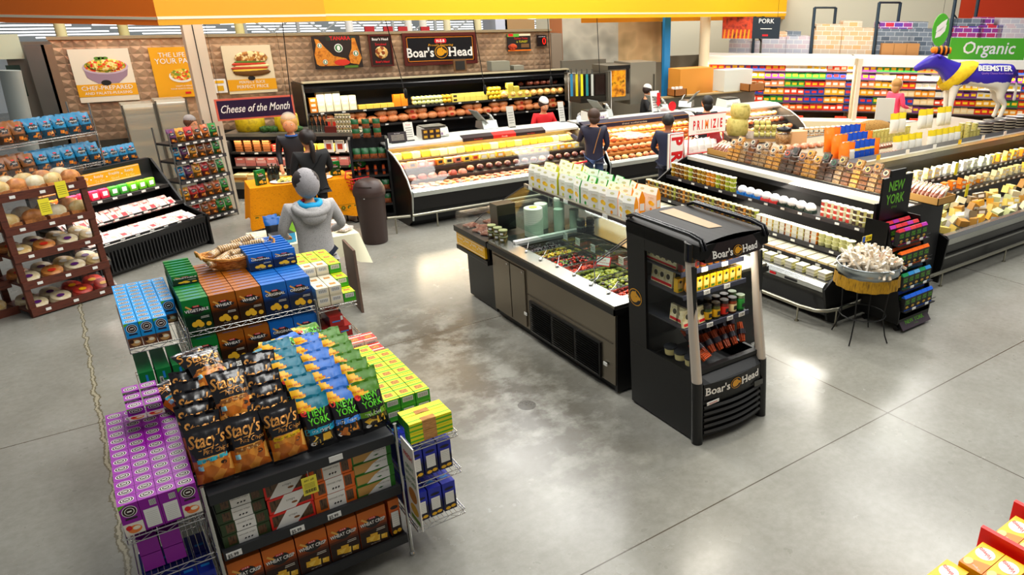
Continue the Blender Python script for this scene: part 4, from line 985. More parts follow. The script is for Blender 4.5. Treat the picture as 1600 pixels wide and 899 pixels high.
PN=[('red',5.42,5.62,'chopped red peppers'),('big',5.64,5.99,'big green olives'),('green',6.01,6.27,'green olives'),('pepper',6.29,6.50,'red peppers'),('red',6.52,6.86,'mixed black and red olives'),('mix',6.88,7.14,'yellow pepper and olive mix'),('black',7.16,7.40,'small black olives')]
for k,(kd,y0,y1,d) in enumerate(PN):
    pan(y0,y1,4.04,4.56).build('pan',ob)
    tag(olives(kd if k else 'pepper',4.05,4.555,y0+.008,y1-.008,.93,.05,50+k,150).build('olives',None),f"heap of {d} in a front pan of the olive bar",'olives',kind='stuff')
    pan(y0,y1,4.58,4.98).build('pan',ob)
    tag(olives('stew' if k % 2 else 'mix' if k>3 else 'pepper',4.59,4.975,y0+.008,y1-.008,.905,.02,80+k,60).build('antipasto',None),f"antipasto in the rear pan behind the {d}",'food',kind='stuff')
    c=root('pan_card',f"small white name card on a wire arm over the {d}",'card',(4.58,(y0+y1)/2,.98))
    MB().tube([(.38,0,.02),(.12,0,.10),(0,0,.10)],.005,CHROME,6).build('arm',c)
    mb=MB().box(-.006,-.045,.03,-.002,.045,.12,TAG); mb.rect(-.035,.06,.035,.065,(-.006,0,0),(0,-1,0),Z3,mat('#777777')); mb.rect(-.035,.08,.02,.087,(-.006,0,0),(0,-1,0),Z3,mat('#777777')); mb.disc((-.006,.03,.10),(0,-1,0),Z3,.01,.008,mat('#7a8a2a')); mb.build('card',c)
r=root('red_card','white card with red border and red writing standing among the olive pans','card',(4.42,6.28,.985))
mb=MB().cbox((0,0,0),(.18,.004,.11),RED,rz=R(-60),tilt=-.5); mb.build('border',r)
t=MB(); t.rect(-.08,.01,.08,.10,(0,-.003,0),X3,Z3,TAG); t.text('OLIVE',(0,-.004,.06),X3,Z3,.026,RED); t.text('ANTIPASTO BAR',(0,-.004,.03),X3,Z3,.022,RED)
q_=MB().merge(t,Matrix.Rotation(R(-60),4,'Z') @ Matrix.Rotation(-.5,4,'X')); q_.build('print',r)
# serving spoons
for k,(x,y,rz) in enumerate(((3.98,7.2,.9),(3.97,6.85,.7),(4.0,6.55,.9),(4.0,6.2,.6),(3.98,5.85,.5),(3.99,5.55,.5),(4.12,5.34,-.2))):
    mb=MB(); mb.tube([(0,0,.012),(.12,0,.02),(.2,0,.05)],[.005,.004,.003],CHROME,6); mb.ball((-.02,0,.012),.024,CHROME,10,6,(1.3,1,.35))
    o=mb.build('serving_spoon',None,(x,y,1.0),rz); tag(o,f"steel serving spoon on the olive bar rim, {nth(k)} from the far end",'spoon','serving spoons on the rim')
# canopy shelf and glass guard
SX0,SX1,SY0,SY1=4.83,5.62,6.14,8.66
mb=MB().box(SX0,SY0,1.385,SX1,SY1,1.40,mat('#b9b5a8',.35,.8)); mb.box(SX0-.03,SY0,1.36,SX0,SY1,1.42,mat('#b9b5a8',.35,.8)); mb.box(SX0-.033,SY0+.12,1.372,SX0-.03,SY1-.1,1.41,mat('#3c3230',.5))
mb.build('canopy_shelf',ob,bevel=.004)
for y in (8.48,7.6,6.75): MB().box(SX0-.036,y-.05,1.365,SX0-.032,y+.05,1.415,TAG).build('price_tag',ob)
for x,y in ((4.90,8.02),(5.55,8.02),(4.95,6.3),(5.55,6.3)): MB().box(x-.025,y-.025,1.0,x+.025,y+.025,1.385,STEEL).build('post',ob)
GA=glass_mat('guard_glass','#eef6f2',.05)
mb=MB(); A,B=(4.81,1.385),(4.20,1.12)
mb.add([(A[0],SY0,A[1]),(A[0],SY1,A[1]),(B[0],SY1,B[1]),(B[0],SY0,B[1])],((0,1,2,3),),GA); mb.build('glass_guard',ob,solid=.008)
mb=MB().tube([(4.95,SY0-.01,1.42),(4.20,SY0-.01,1.12),(4.02,SY0-.3,1.01)],.007,BLACK,6).tube([(4.98,SY0-.04,1.42),(4.22,SY0-.04,1.12),(4.16,SY0-.10,1.08)],.007,BLACK,6)
mb.tube([(4.81,SY1,1.39),(4.20,SY1,1.12),(4.0,SY1,.98)],.006,BLACK,6); mb.build('strut',ob)
mb=MB().add([(4.81,7.98,1.385),(4.2,7.98,1.12),(4.1,7.98,1.0),(4.85,7.98,1.0)],((0,1,2,3),),GA).build('divider_glass',ob)
# end cap with the yellow sign
ec=root('end_display_case','black end case with yellow Ready To Go band at the olive bar\'s far end','display case',(0,0,0))
mb=MB().box(3.90,7.90,0.02,5.9,8.68,.70,BLACK); mb.box(3.80,7.88,.66,5.95,8.78,.72,BLACK); mb.box(3.83,7.88,.72,5.95,8.76,.92,BLACK); mb.box(3.79,7.87,.90,5.97,8.80,.98,BLACK); mb.build('cabinet',ec,bevel=.01)
mb=MB().box(3.800,7.93,.735,3.829,8.74,.895,mat('#e9b81e',.5)); LX=(0,-1,0)
mb.rect(-.40,.75,.40,.757,(3.80,8.335,0),LX,Z3,WHITE); mb.rect(-.40,.872,.40,.879,(3.80,8.335,0),LX,Z3,WHITE)
for k,(a,b2) in enumerate((('Freshly','Sliced'),('Ready','To Go'),('Freshly','Sliced'),('Ready','To Go'))):
    mb.text(a,(3.80,8.335+.29-.195*k,.825),LX,Z3,.048,WHITE); mb.text(b2,(3.80,8.335+.29-.195*k,.775),LX,Z3,.045,mat('#f6e2a0'))
    if k<3: mb.disc((3.80,8.335+.19-.195*k,.815),LX,Z3,.01,.01,WHITE)
mb.build('sign_band',ec)
for k,y in enumerate((8.05,8.25)): MB().lathe([(.03,0),(.03,.02)],BLACK,8,(4.0,y,0)).build('caster',ec)
mb=MB(); rings=[]
for x0,in ((3.82,),(5.0,)):
    rings.append([(x0,8.76,.98),(x0,8.765,1.12),(x0,8.74,1.17),(x0,8.68,1.19),(x0,8.40,1.19)])
mb.loft([[(p[0],p[1],p[2]) for p in rings[0]],rings[1]],FILM,cap=False,closed=False); mb.add([(3.82,8.76,.98),(3.82,8.765,1.12),(3.82,8.74,1.17),(3.82,8.68,1.19),(3.82,8.40,1.19),(3.82,8.1,.98)],((0,1,2,3,4,5),),FILM)
mb.build('clear_shield',ec)
# things on the end case and bar deck
PKT=noisy('sliced_meat_pack',['#8a4a3a','#b58a7a','#d8c8ba','#5a3028'],20,.3,vor=True)
for k,(x,y,rz) in enumerate(((3.95,8.6,.2),(4.05,8.45,-.3),(3.95,8.33,.4),(4.12,8.28,.1),(3.97,8.15,.6),(4.25,8.62,.3),(4.3,8.42,.1),(4.4,8.6,.2))):
    mb=MB().cbox((0,0,0),(.17,.13,.022),PKT); mb.cbox((0,0,.022),(.19,.15,.004),FILM)
    tag(mb.build('meat_pack',None,(x,y,.985),rz,bevel=.006),f"flat clear pack of sliced meat on the black end case, {nth(k)} from the far corner",'meat','flat meat packs on the end case')
cupj=MB().lathe([(.048,0),(.052,.06)],noisy('olive_cup',['#4a4a28','#7a6a3a','#2c2a1c'],40,.25,vor=True),14).lathe([(.055,.06),(.055,.072)],mat('#9aa07a',.2,spec=.7),14); cupj.rect(-.02,.02,.02,.045,(0,-.053,0),X3,Z3,TAG); cupm=cupj.mesh('olive_cup')
for k,(x,y) in enumerate(((3.93,7.98),(3.94,7.84),(3.94,7.70))):
    for q in range(2):
        put(cupm,'olive_tub',f"clear tub of olives at the bar's outer edge, {['far','middle','near'][k]} stack, {['lower','upper'][q]}",'tub',(x+.01,y,1.0+.075*q),rz if False else R(-50),group='stacked clear olive tubs')
CUPW=mat('#cfdccb',.3,spec=.6,alpha=.85)
def cupstack(r,h_,n):
    mb=MB(); pr_=[(r*.85,0)]
    for k in range(n): z=h_*k/n; pr_+=[(r,z+h_/n*.1),(r*1.04,z+h_/n*.5),(r,z+h_/n*.9)]
    mb.lathe(pr_+[(r*.9,h_)],CUPW,18); return mb
for k,(x,y,r,h_) in enumerate(((4.38,7.70,.115,.36),(4.62,7.92,.085,.33),(4.82,7.80,.065,.40),(4.93,7.62,.06,.27),(4.72,7.66,.06,.30))):
    o=cupstack(r,h_,14).build('cup_stack',None,(x,y,1.0)); tag(o,f"tall stack of translucent deli cups behind the guard, {['wide leftmost','second from left','tallest','short rightmost','narrow front'][k]}",'cups','deli cup stacks')
    if k==0: MB().lathe([(.05,.362),(.05,.366)],mat('#b8d82a',.4),14).build('green_label',o)
o=MB().box(-.13,-.1,0,.13,.1,.34,mat('#2a2418',.3)).box(-.12,-.101,.0,.12,-.1,.2,BLACK).build('napkin_box',None,(4.22,8.20,1.0),bevel=.01); tag(o,'dark brown dispenser box left of the widest cup stack','box')
bj=jar('black_tub','#26282a','#b9b9b0','#3c3c3c',r=.055,h_=.09)
for k in range(4): put(bj,'black_tub',f"black tub with silver lid on the bar's deck, {['lower','upper'][k%2]} of the {['left','right'][k//2]} pair",'tub',(4.92+.12*(k//2),7.35-.03*(k//2)+.1,1.0+.092*(k % 2)),R(-40),group='black silver-lidded tubs')

# ---- white paper bags of crackers on the canopy shelf
def paper_bag(side,key):
    k=('pb',key)
    if k in _BOX: return _BOX[k]
    W2=mat('#ecebe2',.5); Sd=mat(side,.45); w_,d_,h_=.158,.075,.27; mb=MB()
    a=[(-w_/2,0,0),(w_/2,0,0),(w_/2,d_,0),(-w_/2,d_,0)]; b2=[(-w_/2,0,h_*.72),(w_/2,0,h_*.72),(w_/2,d_,h_*.72),(-w_/2,d_,h_*.72)]
    t=[(-w_*.48,d_*.42,h_),(w_*.48,d_*.42,h_),(w_*.48,d_*.58,h_),(-w_*.48,d_*.58,h_)]
    for P,Q in ((a,b2),(b2,t)):
        mb.add(P+Q,((0,1,5,4),),W2); mb.add(P+Q,((1,2,6,5),(2,3,7,6),(3,0,4,7)),Sd)
    mb.add(t,((0,1,2,3),),Sd)
    o=(0,0,0); Y_=mat('#e8b92c',.5); mb.disc((-.005,0,h_*.36),X3,Z3,.036,.026,Y_); mb.disc((.02,0,h_*.32),X3,Z3,.03,.022,mat('#f2cf4e',.5),off=.0012)
    mb.disc((.0,0,h_*.08),X3,Z3,.016,.02,Sd); sl=Vector((0,d_*.42,h_*.28)).normalized()
    mb.text('Crackers',(0,0,h_*.55),X3,Z3,.022,mat('#b7a24a')); mb.rect(-.05,h_*.50,.05,h_*.51,o,X3,Z3,mat('#c9c2a0'))
    mb.disc((0,d_*.2,h_*.855),X3,sl,.03,.014,mat('#c8c49a'),off=.001)
    mb.rect(.01,h_*.2,d_-.01,h_*.5,(w_/2,0,0),Y3,Z3,TAG if key=='o1' else Sd,.0008)
    _BOX[k]=mb.mesh('cracker_bag'); return _BOX[k]
PB=[paper_bag('#c9c944','y'),paper_bag('#2f9a3c','g'),paper_bag('#f0a01c','o1'),paper_bag('#ee9a14','o2')]
for row in range(3):
    n=13 if row==0 else 12
    for i in range(n):
        kd=2 if i >= n-3 else (1 if 5 <= i<8 or (row and 4 <= i<9) else 0)
        if row==0 and i in (1,2): kd=0
        y=SY1-.12-.178*i; nm=['yellow-sided','green-sided','orange-sided','orange-sided'][kd]
        put(PB[kd],'cracker_bag',f"white {nm} paper bag of crackers, {nth(i)} from the far end, {['front','second','third','back'][row]} row",'bag',(SX0+.05+.24*row+rg.uniform(-.03,.03),y+rg.uniform(-.01,.01),1.40),R(-90)+rg.uniform(-.3,.45),group='white paper bags on the olive bar canopy',scale=1.06)
# ================================================================ produce builders for cases
WARM=(1.0,.80,.52)
def case_lamp(name,x0,x1,y,z,power,rot=(0,0,0),col=WARM):
    l=bpy.data.lights.new(name,'AREA'); l.shape='RECTANGLE'; l.size=x1-x0; l.size_y=.08; l.energy=power; l.color=col
    o=bpy.data.objects.new(name,l); COL.objects.link(o); o.location=((x0+x1)/2,y,z); o.rotation_euler=rot; return o
_P={}
def block(col,lab=None,d=(.16,.12,.09)):
    k=('b',col,lab,d)
    if k not in _P:
        mb=MB().box(-d[0]/2,0,0,d[0]/2,d[1],d[2],mat(col,.45))
        if lab: mb.rect(-d[0]*.3,d[2]*.25,d[0]*.3,d[2]*.75,(0,0,0),X3,Z3,mat(lab,.5),.001)
        _P[k]=mb.mesh('cheese_block')
    return _P[k]
HAM=[noisy('ham_glaze_%d' % i,c,9,.3,spec=.6) for i,c in enumerate((['#c9804a','#e0a070','#a85a30'],['#b5623a','#d98a5c','#8c4424'],['#4a241c','#6e3a2a','#2e1612'],['#e0a85a','#f0c886','#c98638']))]
def ham(i,r=.085,ln=1.35,lab=None):
    k=('h',i,r,ln,lab)
    if k not in _P:
        mb=MB().ball((0,0,r*.8),r,HAM[i],14,8,(ln,1,.8)); rr=r*.8
        mb.tube([(-r*ln*1.15,0,rr),(-r*ln*.95,0,rr)],[.004,r*.25],HAM[i],6)
        if lab: mb.disc((0,-r*1.0,rr),X3,Z3,r*.42,r*.28,mat(lab,.4),off=.004)
        _P[k]=mb.mesh('whole_ham')
    return _P[k]
SLIC=[noisy('cold_cut_%d' % i,c,34,.35) for i,c in enumerate((['#e8a878','#d98a5a','#f2c9a2'],['#8c4a34','#b5704e','#5e2c20'],['#e9b55c','#f4d088','#c98a3a'],['#d9705a','#e89a84','#b54a3c'],['#f0d8b4','#e2bf90','#fae8cc']))]
def slices(i):
    k=('s',i)
    if k not in _P:
        mb=MB()
        for q in range(7):
            a=q*2.4; mb.lathe([(.001,0),(.062-.003*q,.0),(.066-.004*q,.006),(.06-.004*q,.011),(.001,.012)],SLIC[i],12,(.028*math.cos(a),.028*math.sin(a),.010*q))
        _P[k]=mb.mesh('cold_cut_pile')
    return _P[k]
def wheel(col,r=.05,h_=.09):
    k=('w',col,r,h_)
    if k not in _P: _P[k]=MB().lathe([(.001,0),(r,0),(r*1.02,h_*.5),(r,h_),(.001,h_)],mat(col,.45),14).mesh('cheese_log')
    return _P[k]
def tags_on(parent,x0,x1,n,y,z,wob=0,ax='x'):
    for i in range(n):
        t=x0+(x1-x0)*(i+.5)/n
        if ax=='x': MB().box(t-.035,y-.006,z-.014,t+.035,y,z+.014,TAG).build('price_tag',parent)
        else: MB().box(y-.006,t-.035,z-.014,y,t+.035,z+.014,TAG).build('price_tag',parent)

# ================================================================ curved-glass service counters
SILV=mat('#c9cdc9',.3,.85); HDR=mat('#dfe2dc',.35,.3); CG=glass_mat('case_glass',amount=.03)
def glass_curve(y0): return [(y0+.03,.70),(y0+.14,.86),(y0+.36,1.04),(y0+.66,1.18),(y0+1.02,1.27)]
def service_case(label,x0,x1,y0,body,woody=False,last=False):
    body *= .7
    r=root('service_counter',label,'deli case'); yb=y0+1.62
    mb=MB().prism([(y0+.18,.10),(y0+.10,.12),(y0+.0,.34),(y0-.01,.58),(y0+.0,.60),(y0+1.3,.60),(y0+1.3,.10)],'x',x0,x1,BLACK); mb.prism([(y0+.30,0),(y0+.30,.10),(y0+1.2,.10),(y0+1.2,0)],'x',x0+.05,x1-.05,BLK2)
    mb.build('base',r)
    MB().prism([(y0-.03,.58),(y0-.035,.66),(y0+.02,.70),(y0+.05,.70),(y0+.05,.58)],'x',x0,x1,SILV).build('front_lip',r,bevel=.006)
    mb=MB().box(x0,y0+.05,.60,x1,y0+1.3,.64,mat('#3a3632',.4)); mb.box(x0,y0+1.26,.6,x1,yb-.1,1.30,mat('#b9b2a0',.4,.4)); mb.build('deck',r)
    for k,(yy,zz) in enumerate(((y0+.42,.76),(y0+.72,.90),(y0+.98,1.02))):
        m_=mat('#a87236',.5) if woody else mat('#35302c',.4)
        MB().box(x0+.03,yy,zz-.015,x1-.03,yy+.30,zz,m_).box(x0+.03,yy-.012,zz-.045,x1-.03,yy,zz+.005,m_).build('shelf',r)
    mb=MB().loft([[(x,y,z) for y,z in glass_curve(y0)] for x in (x0+.02,x1-.02)],CG,cap=False,closed=False); mb.build('curved_glass',r)
    mb=MB().prism([(y0+1.0,1.24),(y0+1.0,1.29),(y0+1.12,1.335),(yb,1.335),(yb,1.28),(y0+1.15,1.25)],'x',x0,x1,HDR); mb.build('header',r,bevel=.008)
    for x in (x0,x1):   # end panels
        pr_=[(y0+.30,0),(y0+.06,.15),(y0-.02,.60)]+glass_curve(y0)+[(y0+1.1,1.31),(yb,1.31),(yb,0)]
        MB().prism(pr_,'x',x-.03,x-.005,BLACK if x==x0 else BLK2).build('end_panel',r)
        MB().tube([(x-.018,p[0],p[1]) for p in [(y0+.06,.15),(y0-.02,.60)]+glass_curve(y0)],.018,SILV,6).build('end_trim',r)
    case_lamp('case_lamp',x0+.1,x1-.1,y0+1.05,1.22,body*(x1-x0),rot=(R(-18),0,0))
    return r
Y0=12.07
c1=service_case('curved glass deli counter nearest the bin, full of cheeses and cold cuts',4.52,8.62,Y0,26)
c2=service_case('middle glass deli counter with a black gold-striped header behind the two shoppers',8.74,11.9,Y0,22,woody=True)
c3=service_case('far right curved-end deli counter beside the cheese pyramid',12.02,14.95,Y0,34)
tags_on(c1,4.7,8.5,18,Y0+.05,.71)
# printed strips on headers
def strip_sign(x0,x1,m,txts,r,nm):
    yh=Y0+.99; mb=MB().prism([(yh-.008,1.235),(yh-.008,1.30),(yh+.10,1.345),(yh+.13,1.345),(yh,1.235)],'x',x0,x1,m)
    for t,fx,s,c in txts: mb.text(t,(x0+(x1-x0)*fx,yh-.008,1.252),X3,Z3,s,c,maxw=(x1-x0)*.4)
    mb.build(nm,r)
DKH=mat('#2c2226',.35)
strip_sign(5.98,6.62,DKH,[("Boar's Head",.5,.035,mat('#c8322a'))],c1,'header_sign'); strip_sign(6.62,7.12,mat('#b0241f',.4),[('Proudly',.5,.04,WHITE)],c1,'header_sign'); strip_sign(7.12,7.8,DKH,[("Boar's Head",.5,.035,mat('#c8322a'))],c1,'header_sign')
mb=MB(); yh=Y0+.98
mb.prism([(yh-.01,1.215),(yh-.01,1.31),(yh+.16,1.36),(yh+.2,1.345),(yh,1.215)],'x',8.74,11.7,mat('#1f2036',.4)); mb.rect(0,0,2.96,.012,(8.74,yh-.01,1.30),X3,Z3,mat('#c9962e')); mb.text('all natural   no artificial ingredients',(10.1,yh-.012,1.24),X3,Z3,.05,mat('#e8e2cc'),maxw=1.9); mb.disc((9.0,yh-.012,1.26),X3,Z3,.05,.04,mat('#d8a02c')); mb.build('header_sign',c2)
rg=random.Random(5)
# counter 1: goods
for i in range(24):
    for q in range(2): put(slices(rg.choice([0,0,1,2,0,3])),'cold_cut_pile',f"sliced cold cuts, lowest deck of nearest deli counter, {nth(i)} from left, {['front','back'][q]} row",'cold cuts',(4.68+.162*i,Y0+.14+.15*q,.645),rg.uniform(0,3),group='cold cut piles nearest counter',scale=(1.35,1.25,1.1))
for i in range(20):
    j=rg.random(); k=2 if (7 <= i) and j<.7 else 1 if j<.5 else 0
    if i<6: me,l=wheel(['#c98a72','#b8604a','#d99a82'][i % 3],.065,.12),'pink meat log standing'
    else: me,l=ham(k,.07,1.1,None),'whole roast lying'
    put(me,'deli_meat',f"{l} on the nearest deli counter's second tier, {nth(i)} from the left",'meat',(4.72+.195*i,Y0+.56,.765),(R(75) if i<6 else 0,0,0) if i<6 else rg.uniform(-.3,.3)+1.2,group='meats on the second tier nearest counter')
for i in range(22):
    put(block(rg.choice(['#e8c860','#e6a03a','#ecd890','#d98a72'] if i<8 else ['#e8c860','#f0dc92','#e6b04a']),rg.choice([None,'#c03a2a','#f2eee0','#2c2c2c']),(.14,.12,.10)),'cheese_block',f"cheese block on the nearest deli counter's third tier, {nth(i)} from the left",'cheese',(4.70+.178*i,Y0+.80,.905),rg.uniform(-.2,.2),group='cheese blocks third tier nearest counter')
for i in range(22):
    put(block(rg.choice(['#f0dc8a','#f2e4ac','#e8c452']),None,(.15,.12,.11)),'cheese_block',f"pale cheese block on the nearest deli counter's top tier, {nth(i)} from the left",'cheese',(4.72+.178*i,Y0+1.06,1.025),rg.uniform(-.2,.2),group='cheese blocks top tier nearest counter')
# counter 2
for i in range(16):
    for t,(yy,zz,ks) in enumerate(((Y0+.2,.645,(0,1,3)),(Y0+.56,.765,(1,0)),(Y0+.86,.905,(3,1)),(Y0+1.1,1.025,(0,3)))):
        put(ham(rg.choice(ks),.072,1.2),'whole_roast',f"whole roast in the middle deli counter, {['lowest','second','third','top'][t]} tier, {nth(i)} from the left",'meat',(8.87+.19*i,yy,zz),rg.uniform(-.5,.5)+1.2*(t==0),group='roasts in the middle counter')
# counter 3
for i in range(15):
    for t,(yy,zz,ks) in enumerate(((Y0+.2,.645,(3,0)),(Y0+.54,.765,(3,1,0)),(Y0+.84,.905,(1,2,0)),(Y0+1.1,1.025,(0,3)))):
        put(ham(rg.choice(ks),.078,1.15),'whole_roast',f"glazed ham or poultry in the far right deli counter, {['lowest','second','third','top'][t]} tier, {nth(i)} from the left",'meat',(12.15+.19*i,yy,zz),rg.uniform(-.6,.6),group='hams in the far right counter')
# bumper rail
rl=root('bumper_rail','steel floor rail running along the foot of the back deli counters','rail')
RAILM=mat('#a9a698',.3,.9)
for i,(a,b2) in enumerate(((4.05,4.42),(4.46,8.3),(8.34,11.9))): MB().tube([(a,Y0-.04+(0.1 if i==0 else 0),.27),(b2,Y0-.04,.27)],.026,RAILM,8).build('tube',rl)
for x in (4.15,4.9,6.0,7.2,8.25,9.4,10.6,11.7): MB().tube([(x,Y0-.04,0),(x,Y0-.04,.26)],.014,RAILM,6).build('leg',rl)
# items standing on the counters
SCW=mat('#d9dad2',.4)
def scale(label,x,y,rz=0):
    r=root('deli_scale',label,'scale',(x,y,1.336),rz); mb=MB().prism([(-.2,0),(-.22,.05),(-.16,.17),(.15,.19),(.2,.0)],'x',-.24,.24,SCW); mb.build('housing',r,bevel=.01)
    MB().box(-.22,-.17,.185,.22,.16,.205,mat('#55534c',.3,.6)).build('platter',r)
    mb=MB().box(-.10,-.232,.03,.17,-.2,.13,WHITE); mb.text('H-E-B',(.04,-.233,.05),X3,Z3,.06,mat('#7a2a8a'),bold=.03,maxw=.2); mb.build('display',r)
    return r
scale('white deli scale with open printer arm on the nearest counter, left one',5.55,Y0+1.38); scale('white deli scale behind the woman in the dark jacket',9.30,Y0+1.4); scale('white deli scale at the right end of the counters near the hooded shopper',13.4,Y0+1.4)
def slicer(label,x,y,rz=0):
    r=root('meat_slicer',label,'slicer',(x,y,1.336),rz)
    MB().prism([(-.2,0),(.2,0),(.15,.14),(-.12,.16)],'x',-.16,.16,mat('#c9cbc6',.3,.8)).build('base',r,bevel=.01)
    q=MB().merge(MB().box(-.02,-.2,0,.0,.2,.34,mat('#c3c6c2',.3,.8)),Matrix.Translation((-.05,0,.12)) @ Matrix.Rotation(R(-42),4,'Y')); q.build('carriage',r)
    MB().merge(MB().lathe([(.001,0),(.13,.0),(.13,.012),(.001,.03)],CHROME,20),Matrix.Translation((.1,0,.18)) @ Matrix.Rotation(R(60),4,'Y')).build('blade',r)
slicer('steel meat slicer on the nearest counter before the woman in red',6.85,Y0+1.7); slicer('steel meat slicer in front of the man in black',11.4,Y0+1.7); slicer('steel meat slicer right of the man in black',12.45,Y0+1.9,2.2); slicer('steel meat slicer right of the hand pump bottle',9.75,Y0+1.7)
def standee(label,x,y,w_,h_,col,txt=None,rz=0,z=1.336):
    r=root('counter_sign',label,'sign',(x,y,z),rz); mb=MB().cbox((0,0,0),(w_,.01,h_),mat(col,.5),tilt=-.2)
    t=MB()
    for k in range(5): t.rect(-w_*.35,h_*(.2+.12*k),w_*.35,h_*(.23+.12*k),(0,-.006,0),X3,Z3,mat('#6a6a66') if col != '#2c2226' else mat('#d8d0c0'))
    if txt: t.text(txt,(0,-.007,h_*.82),X3,Z3,h_*.12,RED if col != '#2c2226' else WHITE,maxw=w_*.8)
    mb.merge(t,Matrix.Rotation(-.2,4,'X')); mb.build('card',r); MB().box(-w_*.4,-.04,0,w_*.4,.06,.012,BLK2).build('foot',r)
standee('tall white notice card in a dark holder on the nearest counter',5.02,Y0+1.15,.17,.33,'#e8e4da','Fresh'); standee('low dark meat photo sign with logo at the left end of the counter',4.78,Y0+1.12,.34,.18,'#2c2226',"Boar's Head")
standee('tall silver thermometer board on the nearest counter',7.3,Y0+1.45,.16,.42,'#bdbab0'); standee('tall silver thermometer board right of the woman in red',8.55,Y0+1.5,.14,.42,'#c2c0b8')
standee('white card with a red arrow pointing down among the ovens',11.2,Y0+1.55,.26,.48,'#f2efe8'); mb=MB().patch([(-.05,.2),(.05,.2),(.05,.12),(.08,.12),(0,.02),(-.08,.12),(-.05,.12)],(0,0,0),X3,Z3,RED); mb.rect(-.05,.2,.05,.34,(0,0,0),X3,Z3,RED); o=mb.build('red_arrow',None,(11.2,Y0+1.485,1.44)); tag(o,'red down arrow on the white oven card','sign')
mb=MB().lathe([(.11,0),(.11,.02)],RED,18); o=mb.build('red_disc_sign',None,(11.55,Y0+1.4,1.46)); o.rotation_euler=(R(90),0,0); tag(o,'small round red sign right of the arrow card','sign')
for k,(x,c) in enumerate(((8.75,'#dfe6ee'),(8.85,'#e8eef0'))):
    o=MB().lathe([(.035,0),(.035,.11),(.015,.13),(.012,.16),(.02,.165)],mat(c,.2,alpha=.8),10).tube([(0,0,.16),(0,0,.19),(0,-.04,.185)],.006,WHITE,5).build('pump_bottle',None,(x,Y0+1.2+.1*k,1.336)); tag(o,f"clear hand sanitizer pump bottle on the counter, {['left','right'][k]}",'bottle')
# dark speciality packs at the left end of the header
for k in range(6):
    put(block('#3a2a20','#c9a23a',(.11,.05,.09)),'spice_pack',f"small dark gold-labelled pack on the counter's left end, {nth(k)}",'pack',(4.95+.12*(k % 3)+.35,Y0+1.1,1.336+.092*(k//3)),0,group='dark gold-labelled packs')

# ================================================================ wall cooler behind the deli
wc_=root('multideck_cooler','long black open wall cooler of cheeses and hams behind the deli staff','cooler')
WX_0,WX_1,WY=4.12,10.62,16.5
mb=MB().box(WX_0,WY+.72,0,WX_1,WY+.8,2.1,mat('#15161c',.6)); mb.box(WX_0,WY+.02,0,WX_1,WY+.72,.5,BLACK); mb.build('body',wc_)
MB().prism([(WY-.0,1.93),(WY-.02,2.02),(WY+.08,2.12),(WY+.8,2.12),(WY+.8,1.95)],'x',WX_0,WX_1,mat('#1a1a1c',.2)).build('canopy',wc_)
MB().box(WX_0,WY-.02,2.12,WX_1,WY+.1,2.15,mat('#cfc6a8',.4)).build('top_trim',wc_)
for x in (WX_0-.03,WX_1): 
    MB().prism([(WY+.0,0),(WY-.02,.5),(WY+.12,.7),(WY+.05,1.9),(WY,2.1),(WY+.8,2.1),(WY+.8,0)],'x',x,x+.03,BLACK).build('side_panel',wc_); MB().tube([(x+.015,WY-.02,.5),(x+.015,WY-.03,2.1)],.02,SILV,6).build('side_trim',wc_)
SH=(.80,1.16,1.50)
for z in SH: MB().box(WX_0,WY+.10,z-.03,WX_1,WY+.7,z,mat('#1e1c1b',.5)).box(WX_0,WY+.085,z-.035,WX_1,WY+.10,z+.01,mat('#22201f',.5)).build('shelf',wc_)
MB().box(8.9,WY+.12,1.71,WX_1,WY+.7,1.74,mat('#1e1c1b',.5)).build('shelf',wc_)
for z in SH: tags_on(wc_,WX_0+.1,WX_1-.1,14,WY+.082,z-.012)
case_lamp('case_lamp',WX_0+.1,WX_1-.1,WY+.12,1.90,60,rot=(R(-20),0,0),col=(1,.9,.72))
n_=0
def shelf_put(me,kind,lab,cat,x,y,z,rz=0,gr=None):
    global n_; n_+=1; put(me,kind,lab,cat,(x,y,z),rz,group=gr)
for c in range(6):
    for k in range(4-abs(c-2)//2):
        shelf_put(block('#efe8cc' if c else '#d98a30','#f6f2e2',(.15,.12,.10)),'cheese_block',f"white cheese brick in the pyramid at the wall cooler's left end, {nth(c)} stack, {nth(k)} up",'cheese',WX_0+.2+.165*c,WY+.2,1.502+.102*k,0,'white cheese bricks top shelf')
for c in range(7):
    for k in range(1 if c<5 else 3):
        shelf_put(block('#e9cf6a' if c<5 else '#e8902a',None,(.15,.12,.085)),'cheese_block',f"{'yellow' if c < 5 else 'orange'} cheese block right of the wall cooler's white bricks, {nth(c)} stack, {nth(k)} up",'cheese',WX_0+1.22+.16*c,WY+.2,1.502+.087*k,0,'cheese blocks top shelf')
for c in range(9):
    for k in range(2):
        shelf_put(wheel('#dde0a0' if c<7 else '#e8b83a',.048,.14),'cheese_log',f"pale green end-on cheese log on the wall cooler's top shelf, {nth(c)} from the left, {['lower','upper'][k]}",'cheese',WX_0+2.42+.104*c,WY+.17,1.55+.09*k,(R(-90),0,0),'cheese logs top shelf')
for c in range(6):
    for k in range(2):
        shelf_put(block('#e3d878',None if c else '#3a2a20',(.15,.12,.09)),'cheese_block',f"yellow-green cheese block mid top shelf, {nth(c)} stack, {['lower','upper'][k]}",'cheese',WX_0+3.42+.155*c,WY+.2,1.502+.092*k,0,'yellow-green cheese blocks')
